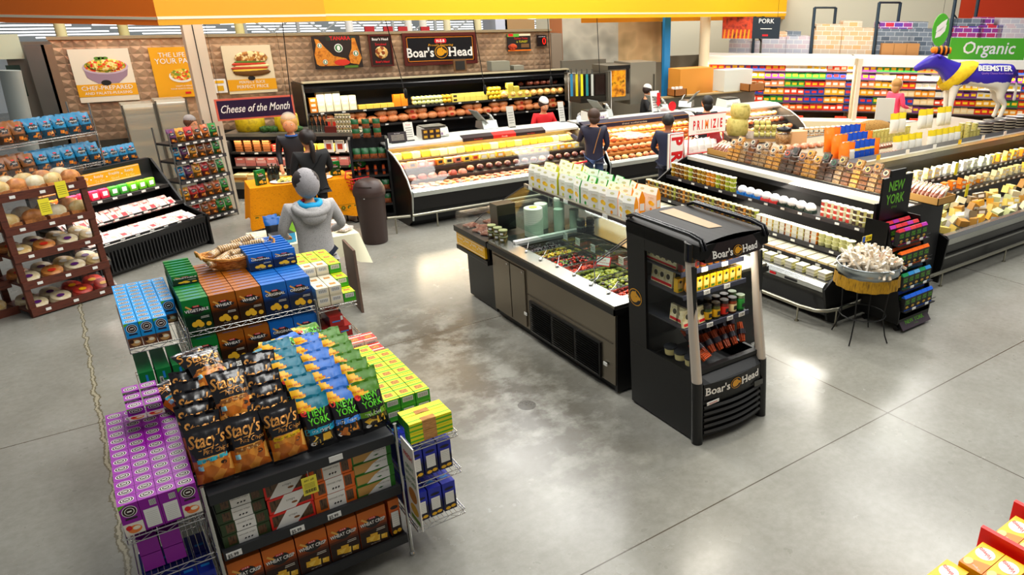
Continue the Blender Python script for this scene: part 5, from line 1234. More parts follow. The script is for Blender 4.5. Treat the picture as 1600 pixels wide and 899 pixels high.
for c in range(7):
    for k in range(3 if c<3 else 2):
        shelf_put(wheel('#eac23c',.052,.14),'cheese_log',f"golden end-on cheese log on the wall cooler's top shelf, {nth(c)} from the left, {nth(k)} up",'cheese',WX_0+4.35+.11*c-.055*(k % 2),WY+.17,1.552+.095*k,(R(-90),0,0),'golden cheese logs')
for c in range(4):
    for k in range(4-c if c else 4):
        shelf_put(block('#e6d86a',None,(.16,.12,.09)),'cheese_block',f"pale yellow block in the stepped stack before the dark hams, {nth(c)} stack, {nth(k)} up",'cheese',WX_0+5.16+.165*c-.3,WY+.16-.05,1.502+.092*k+.0,0,'stepped pale yellow blocks')
for c in range(7): shelf_put(ham(2,.105,1.2,'#6a4a3a'),'dark_roast',f"dark glazed roast on the wall cooler's top shelf, {nth(c)} from the left",'meat',WX_0+4.95+.0+.17*c*.0+.15*c if c<3 else WX_0+4.95+.19*c,WY+.34,1.502 if c<3 else 1.745,1.2,'dark roasts')
for c in range(6): shelf_put(ham(2,.08,1.2,'#d8c9a0'),'dark_roast',f"dark netted roast with pale label on the highest shelf, {nth(c)} from the right",'meat',WX_1-.2-.2*c,WY+.4,1.745,1.4,'dark netted roasts')
for c in range(9): shelf_put(ham(3,.12,1.0,'#e8b05a'),'round_ham',f"round orange ham at the wall cooler's right end, {nth(c)} from the right",'meat',WX_1-.18-.2*c,WY+.2,1.502,1.5,'round orange hams')
for c in range(27):
    for k in range(2):
        if k and c % 3==2: continue
        shelf_put(ham(0 if (c+k) % 3 else 1,.112,1.25,'#b5402a' if c % 4==1 else None),'whole_ham',f"whole ham on the wall cooler's second shelf, {nth(c)} from the left, {['lower','upper'][k]}",'meat',WX_0+.22+.235*c,WY+.2+.05*k,1.165+.12*k,rg.uniform(-.3,.3),'whole hams second shelf')
for c in range(2): shelf_put(ham(rg.choice([0,3,1]),.105,1.15),'whole_ham',f"whole ham on the wall cooler's third shelf, {nth(c)} from the left",'meat',WX_0+.5+.48*c,WY+.2,.805,rg.uniform(-.3,.3),'whole hams third shelf')
for k,(x,w_,h_) in enumerate(((8.85,.5,.22),(9.35,.28,.1))): tag(MB().box(-w_/2,0,0,w_/2,.25,h_,mat('#9a9a8c',.5)).build('grey_case',None,(x,WY+.3,2.15),bevel=.01),f"grey plastic case on top of the wall cooler, {['larger','smaller'][k]}",'box')
# ================================================================ kitchen behind
hb=[pz(880,98,2.2),pz(966,98,2.2),pz(1033,97,2.2)]
mb=MB(); HS=noisy('brushed_hood_steel',['#c2beb0','#e6e2d2','#a8a598'],1.3,.36,2,metal=.5)
HB=noisy('bronze_hood_panel',['#cfae84','#ecd0a4','#b09670'],1.3,.38,2,metal=.45)
pts=[hb[0][:2],hb[1][:2],hb[2][:2],(hb[2][0]+1.0,hb[2][1]+1.4),(hb[0][0]+1.0,hb[0][1]+1.4)]
hr=root('extraction_hood','large stainless extraction hood with bronze right face over the ovens','hood')
z1=4.2
for i,m in ((0,HS),(1,HB)):
    a,b2=pts[i],pts[i+1]; mb=MB().add([(a[0],a[1],2.2),(b2[0],b2[1],2.2),(b2[0],b2[1],z1),(a[0],a[1],z1)],((0,1,2,3),),m)
    mb.build('face_panel',hr,solid=.02)
mb=MB().prism(pts,'z',2.21,2.24,STEELD); mb.add([(pts[2][0],pts[2][1],2.2),(pts[3][0],pts[3][1],2.2),(pts[3][0],pts[3][1],z1),(pts[2][0],pts[2][1],z1)],((0,1,2,3),),HS); mb.build('canopy',hr)
mb=MB().tube([pv(1036,34,hb[1][:2],hb[2][:2]),pv(1036,160,hb[1][:2],hb[2][:2])],.05,mat('#7c8078',.4,.4),8); tag(mb.build('grey_post',None),'thin grey post at the right edge of the hood','post')
bp_=[pv(1040,40,(13,17),(15,16)),pv(1044,92,(13,17),(15,16))]
A=pv(1038,92,(0,15.9),(1,15.9)); B=pv(1047,92,(0,15.9),(1,15.9)); mb=MB().box(A[0],15.9,0,B[0],16.0,4.5,mat('#2f86b8',.5)); struct('wall_blue_pier',mb)
def oven(label,px0,px1,pyt,pyb,y,cols,parts):
    a=(0,y); b2=(1,y); A=pv(px0,pyt,a,b2); B=pv(px1,pyb,a,b2); w_=B[0]-A[0]; zt,zb=A[2],B[2]
    r=root('oven',label,'oven',(A[0],y,zb)); MB().box(0,0,0,w_,.7,zt-zb,mat(cols,.3,.6)).build('body',r,bevel=.01)
    for (u0,v0,u1,v1,c,nm) in parts: MB().box(w_*u0,-.02,(zt-zb)*v0,w_*u1,0,(zt-zb)*v1,mat(c,.15,.2) if c != 'glow' else noisy('roasting_glow',['#5a3a1c','#c9822c','#f0b03a','#3a2614'],6,.2)).build(nm,r)
    return r
oven('dark double-door convection oven left of the lit oven',906,950,116,158,15.2,'#4a4740',((.08,.25,.48,.95,'#1c1a18','door'),(.52,.25,.9,.95,'#2c1f1c','door'),(.0,.02,1,.16,'#33302b','drawer')))
oven('stainless combi oven with glowing roasting chickens',950,984,103,156,15.1,'#8c877a',((.12,.12,.78,.86,'glow','door'),(.84,.2,.96,.9,'#2a2220','control_panel'),(0,.9,1,1,'#2a2826','top_vent')))
oven('plain stainless upright cabinet right of the lit oven',985,1024,98,160,15.2,'#b0aa9a',((.9,.3,.94,.7,'#5a564c','handle'),))
mb=MB().box(10.75,17.0,0,16.5,17.1,2.3,mat('#8d897c',.5,.3)); struct('wall_kitchen',mb)
mb=MB().box(12.0,14.45,0,15.4,14.6,1.5,mat('#7d7a6e',.4,.6)); mb.box(12.0,14.4,1.5,15.4,14.62,1.53,mat('#a08c66',.5)); tag(mb.build('back_counter',None),'long steel-faced back counter at the right of the kitchen','counter')
mb=MB().box(0,0,0,1.2,.5,1.1,mat('#d99a4a',.5)); o=mb.build('plywood_cabinet',None,(13.3,15.2,1.0)); tag(o,'orange-tan cabinet behind the back counter, right of the blue pier','cabinet')
mb=MB().box(0,0,0,1.05,.45,.55,mat('#dddcd0',.5)); o=mb.build('white_bin',None,(14.2,13.9,1.53-.0),bevel=.02); o.location.y=14.45-.0; tag(o,'pale grey panel box on the back counter right of the round column','box')
def wicker_tray(label,x,y,z,w_,d_,h_):
    r=root('wicker_tray',label,'basket',(x,y,z)); W1=noisy('wicker_brown',['#7a4a20','#a8713a','#5e3816'],40,.6,stretch=(1,1,4)); mb=MB()
    for a in ((-w_/2,-d_/2,0,w_/2,-d_/2+.02,h_),(-w_/2,d_/2-.02,0,w_/2,d_/2,h_),(-w_/2,-d_/2,0,-w_/2+.02,d_/2,h_),(w_/2-.02,-d_/2,0,w_/2,d_/2,h_),(-w_/2,-d_/2,0,w_/2,d_/2,.02)): mb.box(*a,W1)
    mb.build('tray',r,bevel=.006); return r
wicker_tray('small square wicker basket of white jars on the back counter',12.6,14.52,1.53,.4,.3,.18); wicker_tray('large wicker basket on the back counter below the tan awning',15.1,14.3,1.53,.6,.4,.2)
MB_=MB()
for k in range(3): put(jar('white_jar','#e8e4dc','#f2f0ea',None,r=.05,h_=.2),'white_jar',f"white jar in the small wicker basket, {nth(k)} from the left",'jar',(12.47+.13*k,14.52,1.552),group='white jars')
# ladles, utensils colours left of oven
ur=root('utensil_rack','steel frame rack of hanging tools left of the convection oven','rack',pv(893,116,(0,15.08),(1,15.08))[:2]+(0,))
MB().tube([(-.1,0,0),(-.1,0,2.17),(1.15,0,2.17),(1.15,0,0)],.015,STEEL,6).build('frame',ur)
for k,c in enumerate(('#3a86a8','#d9c92c','#e8e23a','#2f8a8a','#c9c9c0')):
    p=pv(893+9*k*.9,116,(0,15.0),(1,15.0)); o=MB().box(-.03,0,-.5,.03,.02,0,mat(c,.5)).box(-.012,0,-.0,.012,.02,.12,mat('#4a4a44')).build('hanging_tool',None,p); tag(o,f"{['blue','yellow','lime','teal','pale'][k]} tool hanging left of the convection oven",'utensil')
# ================================================================ cheese-of-the-month case, rotated
CA=(2.55,16.58); CBp=(4.72,15.17); ang=math.atan2(CBp[1]-CA[1],CBp[0]-CA[0]); CL=math.hypot(CBp[0]-CA[0],CBp[1]-CA[1])
cc=root('dairy_display_case','black open cheese case under the cheese-of-the-month sign','display case',(CA[0],CA[1],0),ang)
MB().box(0,.0,0,CL,.8,.22,BLACK).build('base',cc); MB().box(0,.72,.2,CL,.8,1.2,mat('#1c1b1a',.6)).build('back',cc)
MB().box(-.02,-.05,1.19,CL+.02,.8,1.25,mat('#8f8e86',.3,.7)).box(-.02,-.06,1.12,CL+.02,.05,1.19,BLACK).build('top',cc,bevel=.01)
for x in (-.04,CL): MB().prism([(-.35,0),(-.35,.4),(-.0,.55),(-.05,1.2),(.8,1.2),(.8,0)],'x',x,x+.04,BLACK).build('side_panel',cc)
for k,(y,z) in enumerate(((.05,.86),(-.0,.58),(-.25,.30))): MB().box(0,y,z-.03,CL,.72,z,mat('#24221f',.5)).box(0,y-.01,z-.03,CL,y,z+.01,mat('#2c2b2a',.5)).build('shelf',cc)
MB().box(0,-.33,.0,CL,-.25,.30,BLACK).box(0,-.34,.2,CL,-.33,.34,mat('#8f8e86',.3,.6)).build('front_lip',cc)
for z in (.85,.57): tags_on(cc,.1,CL-.1,9,(.038 if z>.8 else -.012),z-.01)
l=case_lamp('case_lamp',0,CL-.1,0,0,30,col=(1,.85,.65)); l.parent=cc; l.location=(CL/2,.08,1.10); l.rotation_euler=(R(-20),0,0)
def cput(me,kind,lab,cat,x,y,z,rz=0,gr=None,sc=None):
    p=Matrix.Translation((CA[0],CA[1],0)) @ Matrix.Rotation(ang,4,'Z') @ Vector((x,y,z)); return put(me,kind,lab,cat,tuple(p),rz+ang,group=gr,scale=sc)
for i in range(14):
    if i<4: me,d=block('#8a5a34',None,(.13,.12,.04)),'brown cracker'
    elif i<7: me,d=block('#d8392c','#f0b090',(.15,.12,.045)),'red'
    elif i<11: me,d=block('#e8c860',None,(.15,.12,.045)),'yellow'
    else: me,d=block('#d9a8a0',None,(.15,.12,.045)),'pink'
    for k in range(5 if i<4 else 3): cput(me,'deli_pack',f"{d} pack on the cheese case's upper shelf, stack {nth(i)} from the left, {nth(k)} up",'pack',.14+.18*i,.12,.862+.047*k,0,'packs on the upper shelf of the cheese case')
for i in range(12):
    for k in range(3): cput(block('#d98a80' if (i+k) % 3 else '#e6b8b0','#f2ece4' if k==2 else None,(.19,.2,.055)),'deli_pack',f"pink meat pack on the cheese case's middle shelf, {nth(i)} from the left, {nth(k)} up",'meat',.14+.205*i,.06,.582+.057*k,rg.uniform(-.1,.1),'pink meat packs')
for i in range(9):
    for k in range(3): cput(block(['#e8c88a','#c9904a','#f0dca8'][(i+k) % 3],None,(.25,.3,.05)),'cheese_pack',f"cheese pack in the cheese case's lowest well, {nth(i)} from the left, {nth(k)} up",'cheese',.18+.27*i,-.2,.302+.052*k,rg.uniform(-.1,.1),'cheese packs in the lowest well')
for k in range(3):
    t=MB().box(-.09,0,0,.09,.008,.24,WHITE); t.rect(-.05,.06,.05,.17,(0,0,0),X3,Z3,mat('#b54a30')); o=cput(t.mesh('recipe_card'),'recipe_card',f"white card with a red square clipped to the cheese case, {nth(k)} from the left",'sign',1.95+.22*k,.0,.86,0,'white cards on the cheese case')
# yellow cheese drums, greens, bottles, racks on top
YD=noisy('waxed_rind',['#b5a012','#cdb81c','#97860e'],10,.6)
for k,(x,r_,h_) in enumerate(((.36,.27,.30),(1.08,.22,.34))): cput(MB().lathe([(r_*.9,0),(r_*1.0,.03),(r_*1.02,h_*.5),(r_,h_-.03),(r_*.9,h_)],YD,24).mesh('cheese_drum'),'cheese_drum',f"large yellow cheese drum on the case, {['wider left','narrower right'][k]}",'cheese',x,.35,1.25,0)
KL=noisy('kale_leaves',['#1f3a14','#2f5a1e','#12260c'],14,.6)
for k,(x) in enumerate((.72,.84,1.28)):
    mb=MB()
    for q in range(16): a=q*2.4; mb.merge(MB().lathe([(.001,.1),(.05,.06),(.06,.02),(.02,0)],KL,6),Matrix.Translation((.07*math.cos(a)*(q/16),.07*math.sin(a)*(q/16),.03)) @ Matrix.Rotation(a,4,'Z') @ Matrix.Rotation(.5+.5*(q/16),4,'Y'))
    cput(mb.mesh('leafy_greens'),'leafy_greens',f"dark leafy green bunch beside the cheese drums, {nth(k)} from the left",'greens',x,.2,1.25,k,'leafy greens')
WB=MB().lathe([(.001,0),(.038,0),(.038,.19),(.014,.25),(.014,.31),(.016,.31),(.016,.33),(.001,.33)],mat('#101512',.12,spec=.8),14).lathe([(.0385,.05),(.0385,.13)],mat('#3c4038',.5),14,cap=False).mesh('wine_bottle')
for i in range(5):
    for k in range(1): cput(WB,'wine_bottle',f"dark wine bottle on the cheese case top, {nth(i)} from the left, {['front','back'][k]}",'bottle',1.60+.085*i,.15+.1*k,1.25,0,'dark wine bottles')
for i in range(4): cput(block('#a88a6a','#c03a2a',(.10,.06,.24)),'carton_sleeve',f"tan pretzel stick carton on the cheese case, {nth(i)} from the left",'carton',1.98+.03*i+.08*i,.12,1.27,0,'tan pretzel cartons',(1,1,1))
cput(MB().box(-.2,0,0,.2,.2,.12,mat('#5a2018',.5)).mesh('maroon_tray'),'maroon_tray','maroon cardboard tray under the pretzel cartons','tray',2.12,.0,1.25)
PJ=jar('pesto_jar','#5a5a26','#c9b58a','#e8e0c8',r=.034,h_=.09)
for i in range(8):
    for k in range(4): cput(PJ,'spread_jar',f"green spread jar stacked on the cheese case, {nth(i)} from the left, {nth(k)} up",'jar',2.28+.075*i*.42*1.9-.1,.02+.0*k,1.25+.092*k,0,'spread jars') if i<8-k else None
# the hanging sign
SG=root('hanging_sign','purple Cheese of the Month sign with a salmon border','sign',(2.20,14.8,1.73))
MB().box(0,0,0,1.29,.02,.37,mat('#cf6f5c',.5)).build('border',SG)
mb=MB().box(.03,-.004,.03,1.26,0,.34,mat('#2a1838',.3)); mb.text('Cheese of the Month',(.645,-.006,.13),X3,Z3,.19,WHITE,shear=.45,maxw=1.14,bold=.008,off=.002); mb.build('panel',SG)
MB().tube([(.1,.01,.37),(.1,.01,1.66)],.003,BLACK,4).build('wire',SG); MB().tube([(1.2,.01,.37),(1.2,.01,1.66)],.003,BLACK,4).build('wire',SG)
# narrow end rack beside the deli counter
er=root('end_rack','narrow black shelf rack of green packs between the bin and the deli counter','rack',(3.86,13.12,0),math.atan2(-.25,.75))
MB().prism([(0,0),(-.02,.9),(.12,1.45),(.5,1.45),(.5,0)],'x',0,.04,BLACK).build('side_panel',er); MB().prism([(0,0),(-.02,.9),(.12,1.45),(.5,1.45),(.5,0)],'x',.62,.66,BLACK).build('side_panel',er); MB().box(0,.46,0,.66,.5,1.45,BLK2).box(.04,.02,0,.62,.46,.12,BLACK).build('back',er)
GP=pillow(.13,.17,.05,lambda u,v,s: mat('#1f5a34',.35) if v>.5 else noisy('jerky_window',['#6a3420','#9a5a38','#4a2014'],30,.3),3,6,8)[0].mesh('jerky_bag')
for k,(y,z) in enumerate(((.03,.30),(.04,.55),(.07,.82),(.12,1.10))):
    MB().box(.04,y,z-.03,.62,.46,z,mat('#262423',.5)).build('shelf',er)
    for i in range(4):
        for q in range(2):
            p=er.matrix_basis @ Vector((.12+.14*i,y+.06+.12*q,z)); me=GP if k != 2 else sb
            put(me,'jerky_bag' if k != 2 else 'sausage_bundle',f"{'green-topped jerky bag' if k != 2 else 'brown sausage bundle'} on the narrow rack, {['bottom','second','third','top'][k]} shelf, {nth(i)} from the left, {['front','back'][q]}",'bag' if k != 2 else 'sausages',tuple(p),(-.1,0,er.rotation_euler.z),group='packs on the narrow black rack',scale=None if k != 2 else .8)
for k in range(6):
    p=er.matrix_basis @ Vector((.15+.18*(k % 3),.3,1.45+.16*(k//3))); put(GP,'snack_pack',f"dark red snack pack on top of the narrow rack, {nth(k)}",'pack',tuple(p),(0,0,er.rotation_euler.z),group='packs atop the narrow rack')
# ================================================================ bin
rb=root('trash_bin','tall dark brown domed plastic waste bin on the aisle floor','bin',(3.70,11.80,0),R(-40))
BR=mat('#3a2a26',.45); MB().lathe([(.19,0),(.20,.02),(.235,.80),(.24,.82)],BR,28).build('body',rb)
MB().lathe([(.25,.80),(.255,.86),(.25,.88),(.235,.94),(.19,1.02),(.10,1.06),(.001,1.07)],BR,28).build('dome_lid',rb)
mb=MB(); mb.loft([[(.24*math.sin(a)*1.02,-.24*math.cos(a)*1.02*(1 if z<.9 else .93),z) for a in [(-.55+1.1*i/8) for i in range(9)]] for z in (.86,.93,.97)],mat('#2a1d1a',.4),cap=False,closed=False); mb.build('flap',rb)
MB().lathe([(.012,0),(.012,.01)],TAG,8,(0,-.235,.78)).build('badge',rb)

# ================================================================ tables with cloths
def cloth(mb,x0,x1,y0,y1,z,drop,m,seed=1,corner=.25,wav=.03,front_extra=0):
    """a square cloth over a table: flat top and a wavy hanging skirt"""
    rg2=random.Random(seed); per=[]
    N=16
    for i in range(N): per.append((x0+(x1-x0)*i/N,y0,0,-1))
    for i in range(N): per.append((x1,y0+(y1-y0)*i/N,1,0))
    for i in range(N): per.append((x1-(x1-x0)*i/N,y1,0,1))
    for i in range(N): per.append((x0,y1-(y1-y0)*i/N,-1,0))
    ph=rg2.uniform(0,6); rings=[]
    for k in range(6):
        t=k/5; ring=[]
        for j,(x,y,nx,ny) in enumerate(per):
            c=1 if j % N==0 else 0; near=min(j % N,N-j % N)/N; cor=max(0,1-near*6)
            d=(drop+(front_extra if ny<0 else 0))*(1+corner*cor); o=t*(.03+wav*(.5+.5*math.sin(j*1.3+ph)))+.10*t*cor
            if j % N==0: nx2={0: -1,1: 1,2: 1,3: -1}[j//N]*.7; ny2={0: -1,1: -1,2: 1,3: 1}[j//N]*.7
            else: nx2,ny2=nx,ny
            ring.append((x+nx2*o,y+ny2*o,z-d*t))
        rings.append(ring)
    mb.loft(rings,m,cap=False); mb.add([(x,y,z) for x,y,_,_ in per],(tuple(range(len(per))),),m); return mb
def folding_table(label,x0,x1,y0,y1,z,rz=0,loc=(0,0,0)):
    r=root('folding_table',label,'table',loc,rz); MB().box(x0,y0,z-.04,x1,y1,z-.004,mat('#c9c6bc',.5)).build('table_top',r,bevel=.008)
    for x in (x0+.1,x1-.1):
        for y in (y0+.08,y1-.08): MB().tube([(x,y,0),(x,y,z-.04)],.014,mat('#55534e',.4,.6),8).build('leg',r)
    return r
folding_table('folding table under the cream cloth where the grey-hooded worker stands',1.66,2.82,9.78,10.6,.80)
CRM=mat('#e3dfc6',.75); o=cloth(MB(),1.63,2.85,9.75,10.63,.806,.28,CRM,3,.5).build('tablecloth',None); tag(o,'cream tablecloth with hanging corners on the sample table','tablecloth')
folding_table('folding table under the golden patterned cloth',-.78,.78,.06,.66,.80,R(-5),(3.05,13.28,0))
YC=noisy('gold_cloth',['#d68a0e','#e8a01c','#c87e0a'],60,.8,spec=.2)
o=cloth(MB(),-.82,.82,0,.72,.806,.62,YC,5,.12,.03).build('tablecloth',None,(3.05,13.25,0),R(-5)); tag(o,'golden yellow tablecloth with an olive flower border','tablecloth')
mb=MB(); OLV=mat('#6d6a14',.8)
for i in range(16):
    x=-.80+.107*i; t=MB()
    for q in range(6): a=q*1.047; t.disc((x+.024*math.cos(a),-.068,.30+.024*math.sin(a)),X3,Z3,.016,.016,OLV,8)
    t.disc((x,-.07,.30),X3,Z3,.012,.012,mat('#d8b02a'),8); mb.merge(t)
mb.rect(-.84,.245,.86,.252,(0,-.067,0),X3,Z3,OLV); mb.rect(-.84,.35,.86,.356,(0,-.064,0),X3,Z3,OLV); mb.build('border_print',o)
# brown panel stand by the sample table
mb=MB().box(0,0,0,.03,.55,.84,mat('#6a564a',.6)); o=mb.build('leaning_panel',None,(2.50,8.92,0),R(-4)); tag(o,'grey-brown upright board standing right of the cream-clothed table','board')
mb=MB().lathe([(.035,-.02),(.035,.02)],BLACK,12); 
# goods on the sample table
def yput(name,mb,lab,cat,loc,rz=0,**k): return tag(mb.build(name,None,loc,rz,**k),lab,cat)
mb=MB().box(-.13,-.1,0,.13,.1,.12,mat('#dfe3e6',.5),top=BLK2); mb.rect(-.10,.02,.0,.10,(0,-.1,0),X3,Z3,mat('#c8bcc0')); mb.rect(.0,.0,.13,.12,(0,-.1,0),X3,Z3,mat('#58b0d8'))
yput('sample_box',mb,'small blue and white carton on the cream tablecloth','carton',(1.93,9.92,.81),.15)
bgm=pillow(.19,.26,.09,lambda u,v,s: mat('#2064a8',.35) if v>.7 else mat('#14181f',.3),7,8,10)[0].mesh('blue_bag')
for k,(x,y) in enumerate(((1.88,10.12),(2.0,10.2),(1.92,10.34))): put(bgm,'snack_bag',f"black bag with blue top on the cream cloth, {['front left','front right','back'][k]}",'bag',(x,y,.81),(-.15,0,.1*k),group='blue-topped bags on the cream cloth')
for k,(x,y,rz) in enumerate(((2.62,10.1,.3),(2.70,10.3,-.4),(2.6,10.45,.1),(2.72,9.95,.7))):
    mb=MB().cbox((0,0,0),(.2,.16,.03),noisy('wrapped_meat_samples',['#d8b0a4','#e8e4de','#b58a80'],22,.25)); put(mb.mesh('wrapped_packet'),'wrapped_packet',f"plastic wrapped packet at the right end of the cream cloth, {nth(k)} from the front",'packet',(x,y,.81+.02*(k % 2)),rz,group='wrapped packets on the cream cloth')
mb=MB().box(-.16,-.12,0,.16,.12,.03,WHITE); yput('paper_stack',mb,'white paper stack beside the wrapped packets on the cream cloth','paper',(2.45,10.35,.81),.3)
mb=MB().box(-.06,-.01,0,.06,.0,.17,mat('#7fae3a',.5)); yput('green_card',mb,'small green card behind the blue-topped bags','card',(2.16,10.3,.81),.1)
# goods on the golden table
def gtab(x,y): v=Matrix.Rotation(R(-5),4,'Z') @ Vector((x,y,0)); return (3.05+v.x,13.25+v.y,.81)
grn=cracker_box('cracker_box','CRISPS','#1f7a34','#0d3a1a',w_=.17,d_=.06,h_=.25)
for k,(x,y,rz) in enumerate(((-.60,.18,.5),(.62,.3,.05))): put(grn,'cracker_box',f"green cracker box standing on the golden tablecloth, {['left end','right end'][k]}",'box',gtab(x,y),R(-5)+rz,group='green boxes on the golden table')
put(grn,'cracker_box','green cracker box lying tilted in the red hand basket','box',(3.95,13.35,.9),(.6,.7,.3))
for k,(x,y) in enumerate(((-.45,.35),(-.38,.42),(-.33,.34),(.42,.42))): put(WB,'wine_bottle',f"dark bottle standing on the golden table, {nth(k)} from the left",'bottle',gtab(x,y),0,group='bottles on the golden table',scale=.9)
pl=MB().lathe([(.001,0),(.18,0),(.22,.02),(.215,.024),(.17,.008),(.001,.008)],WHITE,24).mesh('platter')
put(pl,'platter','white platter of pale cheese sticks on the golden table','plate',gtab(-.22,.24),0,scale=(1.2,.8,1)); put(pl,'platter','white platter of orange cheese right on the golden table','plate',gtab(.36,.2),0,scale=(.8,.7,1))
for k in range(9):
    mb=MB().box(-.08,-.02,0,.08,.02,.03,mat('#ded88a',.5)) if k==0 else mb
    if k==0: stk_=mb.mesh('cheese_stick')
    x,y,_=gtab(-.32+.045*k,.22+.02*(k % 3)); put(stk_,'cheese_stick',f"pale yellow cheese stick on the left platter, {nth(k)} from the left",'cheese',(x,y,.825+.02*(k % 2)),1.1+.1*(k % 3),group='cheese sticks on the platter')
mb=MB().box(-.07,-.05,0,.07,.05,.06,mat('#e8a42c',.5)).box(-.05,-.03,.06,.04,.03,.1,mat('#e2b45a',.5)); yput('cheese_chunk',mb,'orange cheese chunk on the right platter','cheese',(*gtab(.36,.2)[:2],.835))
mb=MB().box(-.09,0,0,.09,.02,.22,WHITE); mb.rect(-.06,.05,.06,.18,(0,0,0),X3,Z3,mat('#c9c4b8')); yput('recipe_stand',mb,'white recipe card stand behind the right platter','card',gtab(.44,.45),-.1)
# red hand basket
r=root('hand_basket','red plastic shopping basket at the right end of the golden table','basket',(3.98,13.25,.62),.2)
mb=MB()
for z in (0,.06,.12,.18): mb.tube([(-.2-z*.2,-.14-z*.2,z),(.2+z*.2,-.14-z*.2,z),(.2+z*.2,.14+z*.2,z),(-.2-z*.2,.14+z*.2,z)],.010,RED,5,closed=True)
for k in range(9): t=-.2+.05*k; mb.tube([(t,-.14,0),(t*1.15,-.18,.18)],.008,RED,4); mb.tube([(t,.14,0),(t*1.15,.18,.18)],.008,RED,4)
mb.box(-.2,-.14,-.005,.2,.14,.005,RED); mb.build('basket_body',r); MB().tube([(-.23,0,.18),(-.2,0,.3),(.2,0,.3),(.23,0,.18)],.012,RED,6).build('handle',r)
MB().tube([(-.1,0,-.62),(-.1,0,0)],.012,BLACK,6).build('stand',r); MB().box(-.2,-.1,-.62,.05,.1,-.6,BLACK).build('stand_foot',r)
mb=MB().box(-.07,-.03,0,.07,.03,.09,mat('#a9c83a',.5)); yput('lime_pack',mb,'lime green pack inside the red hand basket','pack',(4.06,13.2,.66),.3)

# ================================================================ generic snack bag
def snack_bag(col,w_=.17,h_=.26,seed=1,chips=True,low=False):
    k=('sb',col,w_,h_,seed)
    if k in _BAG: return _BAG[k]
    C=mat(col,.3,spec=.7); Dk=mat('#2b1c14' if col in ('#8a5a2c',) else col,.3)
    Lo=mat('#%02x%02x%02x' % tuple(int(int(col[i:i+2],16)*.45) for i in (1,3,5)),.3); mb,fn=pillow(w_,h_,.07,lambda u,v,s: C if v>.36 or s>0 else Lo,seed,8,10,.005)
    G_=BLK2; strip_on(mb,fn,-w_*.36,w_*.36,h_*.56,h_*.70,G_,6,k=3); strip_on(mb,fn,-w_*.22,w_*.22,h_*.50,h_*.76,G_,4,k=4)
    mb.text('PITA CHIPS' if col=='#1880a8' else 'CHIPS',(0,h_*.6),0,0,h_*.09,WHITE,fn=lambda x,z: (lambda q: (q[0],q[1]-.003,q[2]))(fn(x,z)),bold=.02,maxw=w_*.62)
    strip_on(mb,fn,-w_*.12,w_*.12,h_*.77,h_*.83,RED,2)
    if chips:
        for a,b2,s in ((-.1,.2,.16),(.12,.26,.15),(.22,.12,.13)): mb.add([fn(w_*(a+s*cx),h_*(b2+s*cz*.55)) for cx,cz in ((-1,-.8),(1,-1),(1.1,.8),(-.8,1))],((0,1,2,3),),CHIP)
    _BAG[k]=mb.mesh('chip_bag'); return _BAG[k]
COLN={'#1880a8': 'blue','#8a5a2c': 'brown','#5a2458': 'purple','#c9982c': 'mustard','#a82c2a': 'red','#2c8a3c': 'green','#b56a2a': 'orange-brown'}
# ================================================================ low black case with ready-to-go meats
BA,BD=(-.09,12.18),(.822,.569); bang=math.atan2(BD[1],BD[0])
def lc(x,y,z=0): return (BA[0]+BD[0]*x-BD[1]*y,BA[1]+BD[1]*x+BD[0]*y,z)
bc=root('low_open_cooler','low black slatted open cooler of packaged meats with Ready To Go band','cooler',(*BA,0),bang)
L_=1.92
mb=MB().prism([(.06,0),(.0,.05),(-.03,.42),(-.04,.48),(.04,.50),(.9,.5),(.9,0)],'x',0,L_,GLOSSBLK)
for k in range(34): mb.box(.04+.055*k,-.045,.08,.06+.055*k,-.02,.38,BLK2)
mb.build('base',bc); MB().box(-.03,-.05,0,0,.95,.52,BLACK).build('side_panel',bc); MB().prism([(-.05,0),(-.05,.5),(.35,.62),(.86,1.35),(.95,1.35),(.95,0)],'x',L_,L_+.035,BLACK).build('side_panel',bc)
MB().box(0,.88,.5,L_,.95,1.36,BLK2).build('back',bc)
for k,(y,z) in enumerate(((.02,.50),(.36,.70),(.60,.95))): MB().box(0,y,z-.03,L_,.9,z,mat('#24221f',.5)).box(0,y-.012,z-.04,L_,y,z+.012,mat('#2c2b2a',.5)).build('shelf',bc)
for y,z in ((.005,.50),(.345,.70),(.585,.95)): tags_on(bc,.15,L_-.1,7,y,z-.01)
SGN=mat('#e8b01c',.5); mb=MB().box(.02,.70,1.16,1.58,.72,1.34,SGN); LXs=X3
for k,(a,b2) in enumerate((('Freshly','Sliced'),('Ready','To Go'),('Freshly','Sliced'),('Ready','To Go'),('Freshly','Sliced'),('Ready','To Go'))):
    mb.text(a,(.18+.245*k,.70,1.26),X3,Z3,.06,WHITE,maxw=.17); mb.text(b2,(.18+.245*k,.70,1.19),X3,Z3,.055,mat('#f4e2a4'),maxw=.15)
    if k<5: mb.disc((.30+.245*k,.70,1.25),X3,Z3,.01,.01,WHITE)
mb.rect(.02,1.17,1.58,1.176,(0,.70,0),X3,Z3,WHITE); mb.rect(.02,1.325,1.58,1.331,(0,.70,0),X3,Z3,WHITE); mb.build('sign_band',bc)
l=case_lamp('case_lamp',0,L_-.1,0,0,26,col=(1,.93,.82)); l.parent=bc; l.location=(L_/2,.66,1.15); l.data.energy=16
MP=[noisy('meat_pack_%d' % i,c,14,.25,stretch=(1,1,.5)) for i,c in enumerate((['#e8e4e0','#d9a89c','#f2efea'],['#c83a34','#e8e0dc','#d9c0b8'],['#e9dccb','#f6f2ea','#d0b8a8']))]
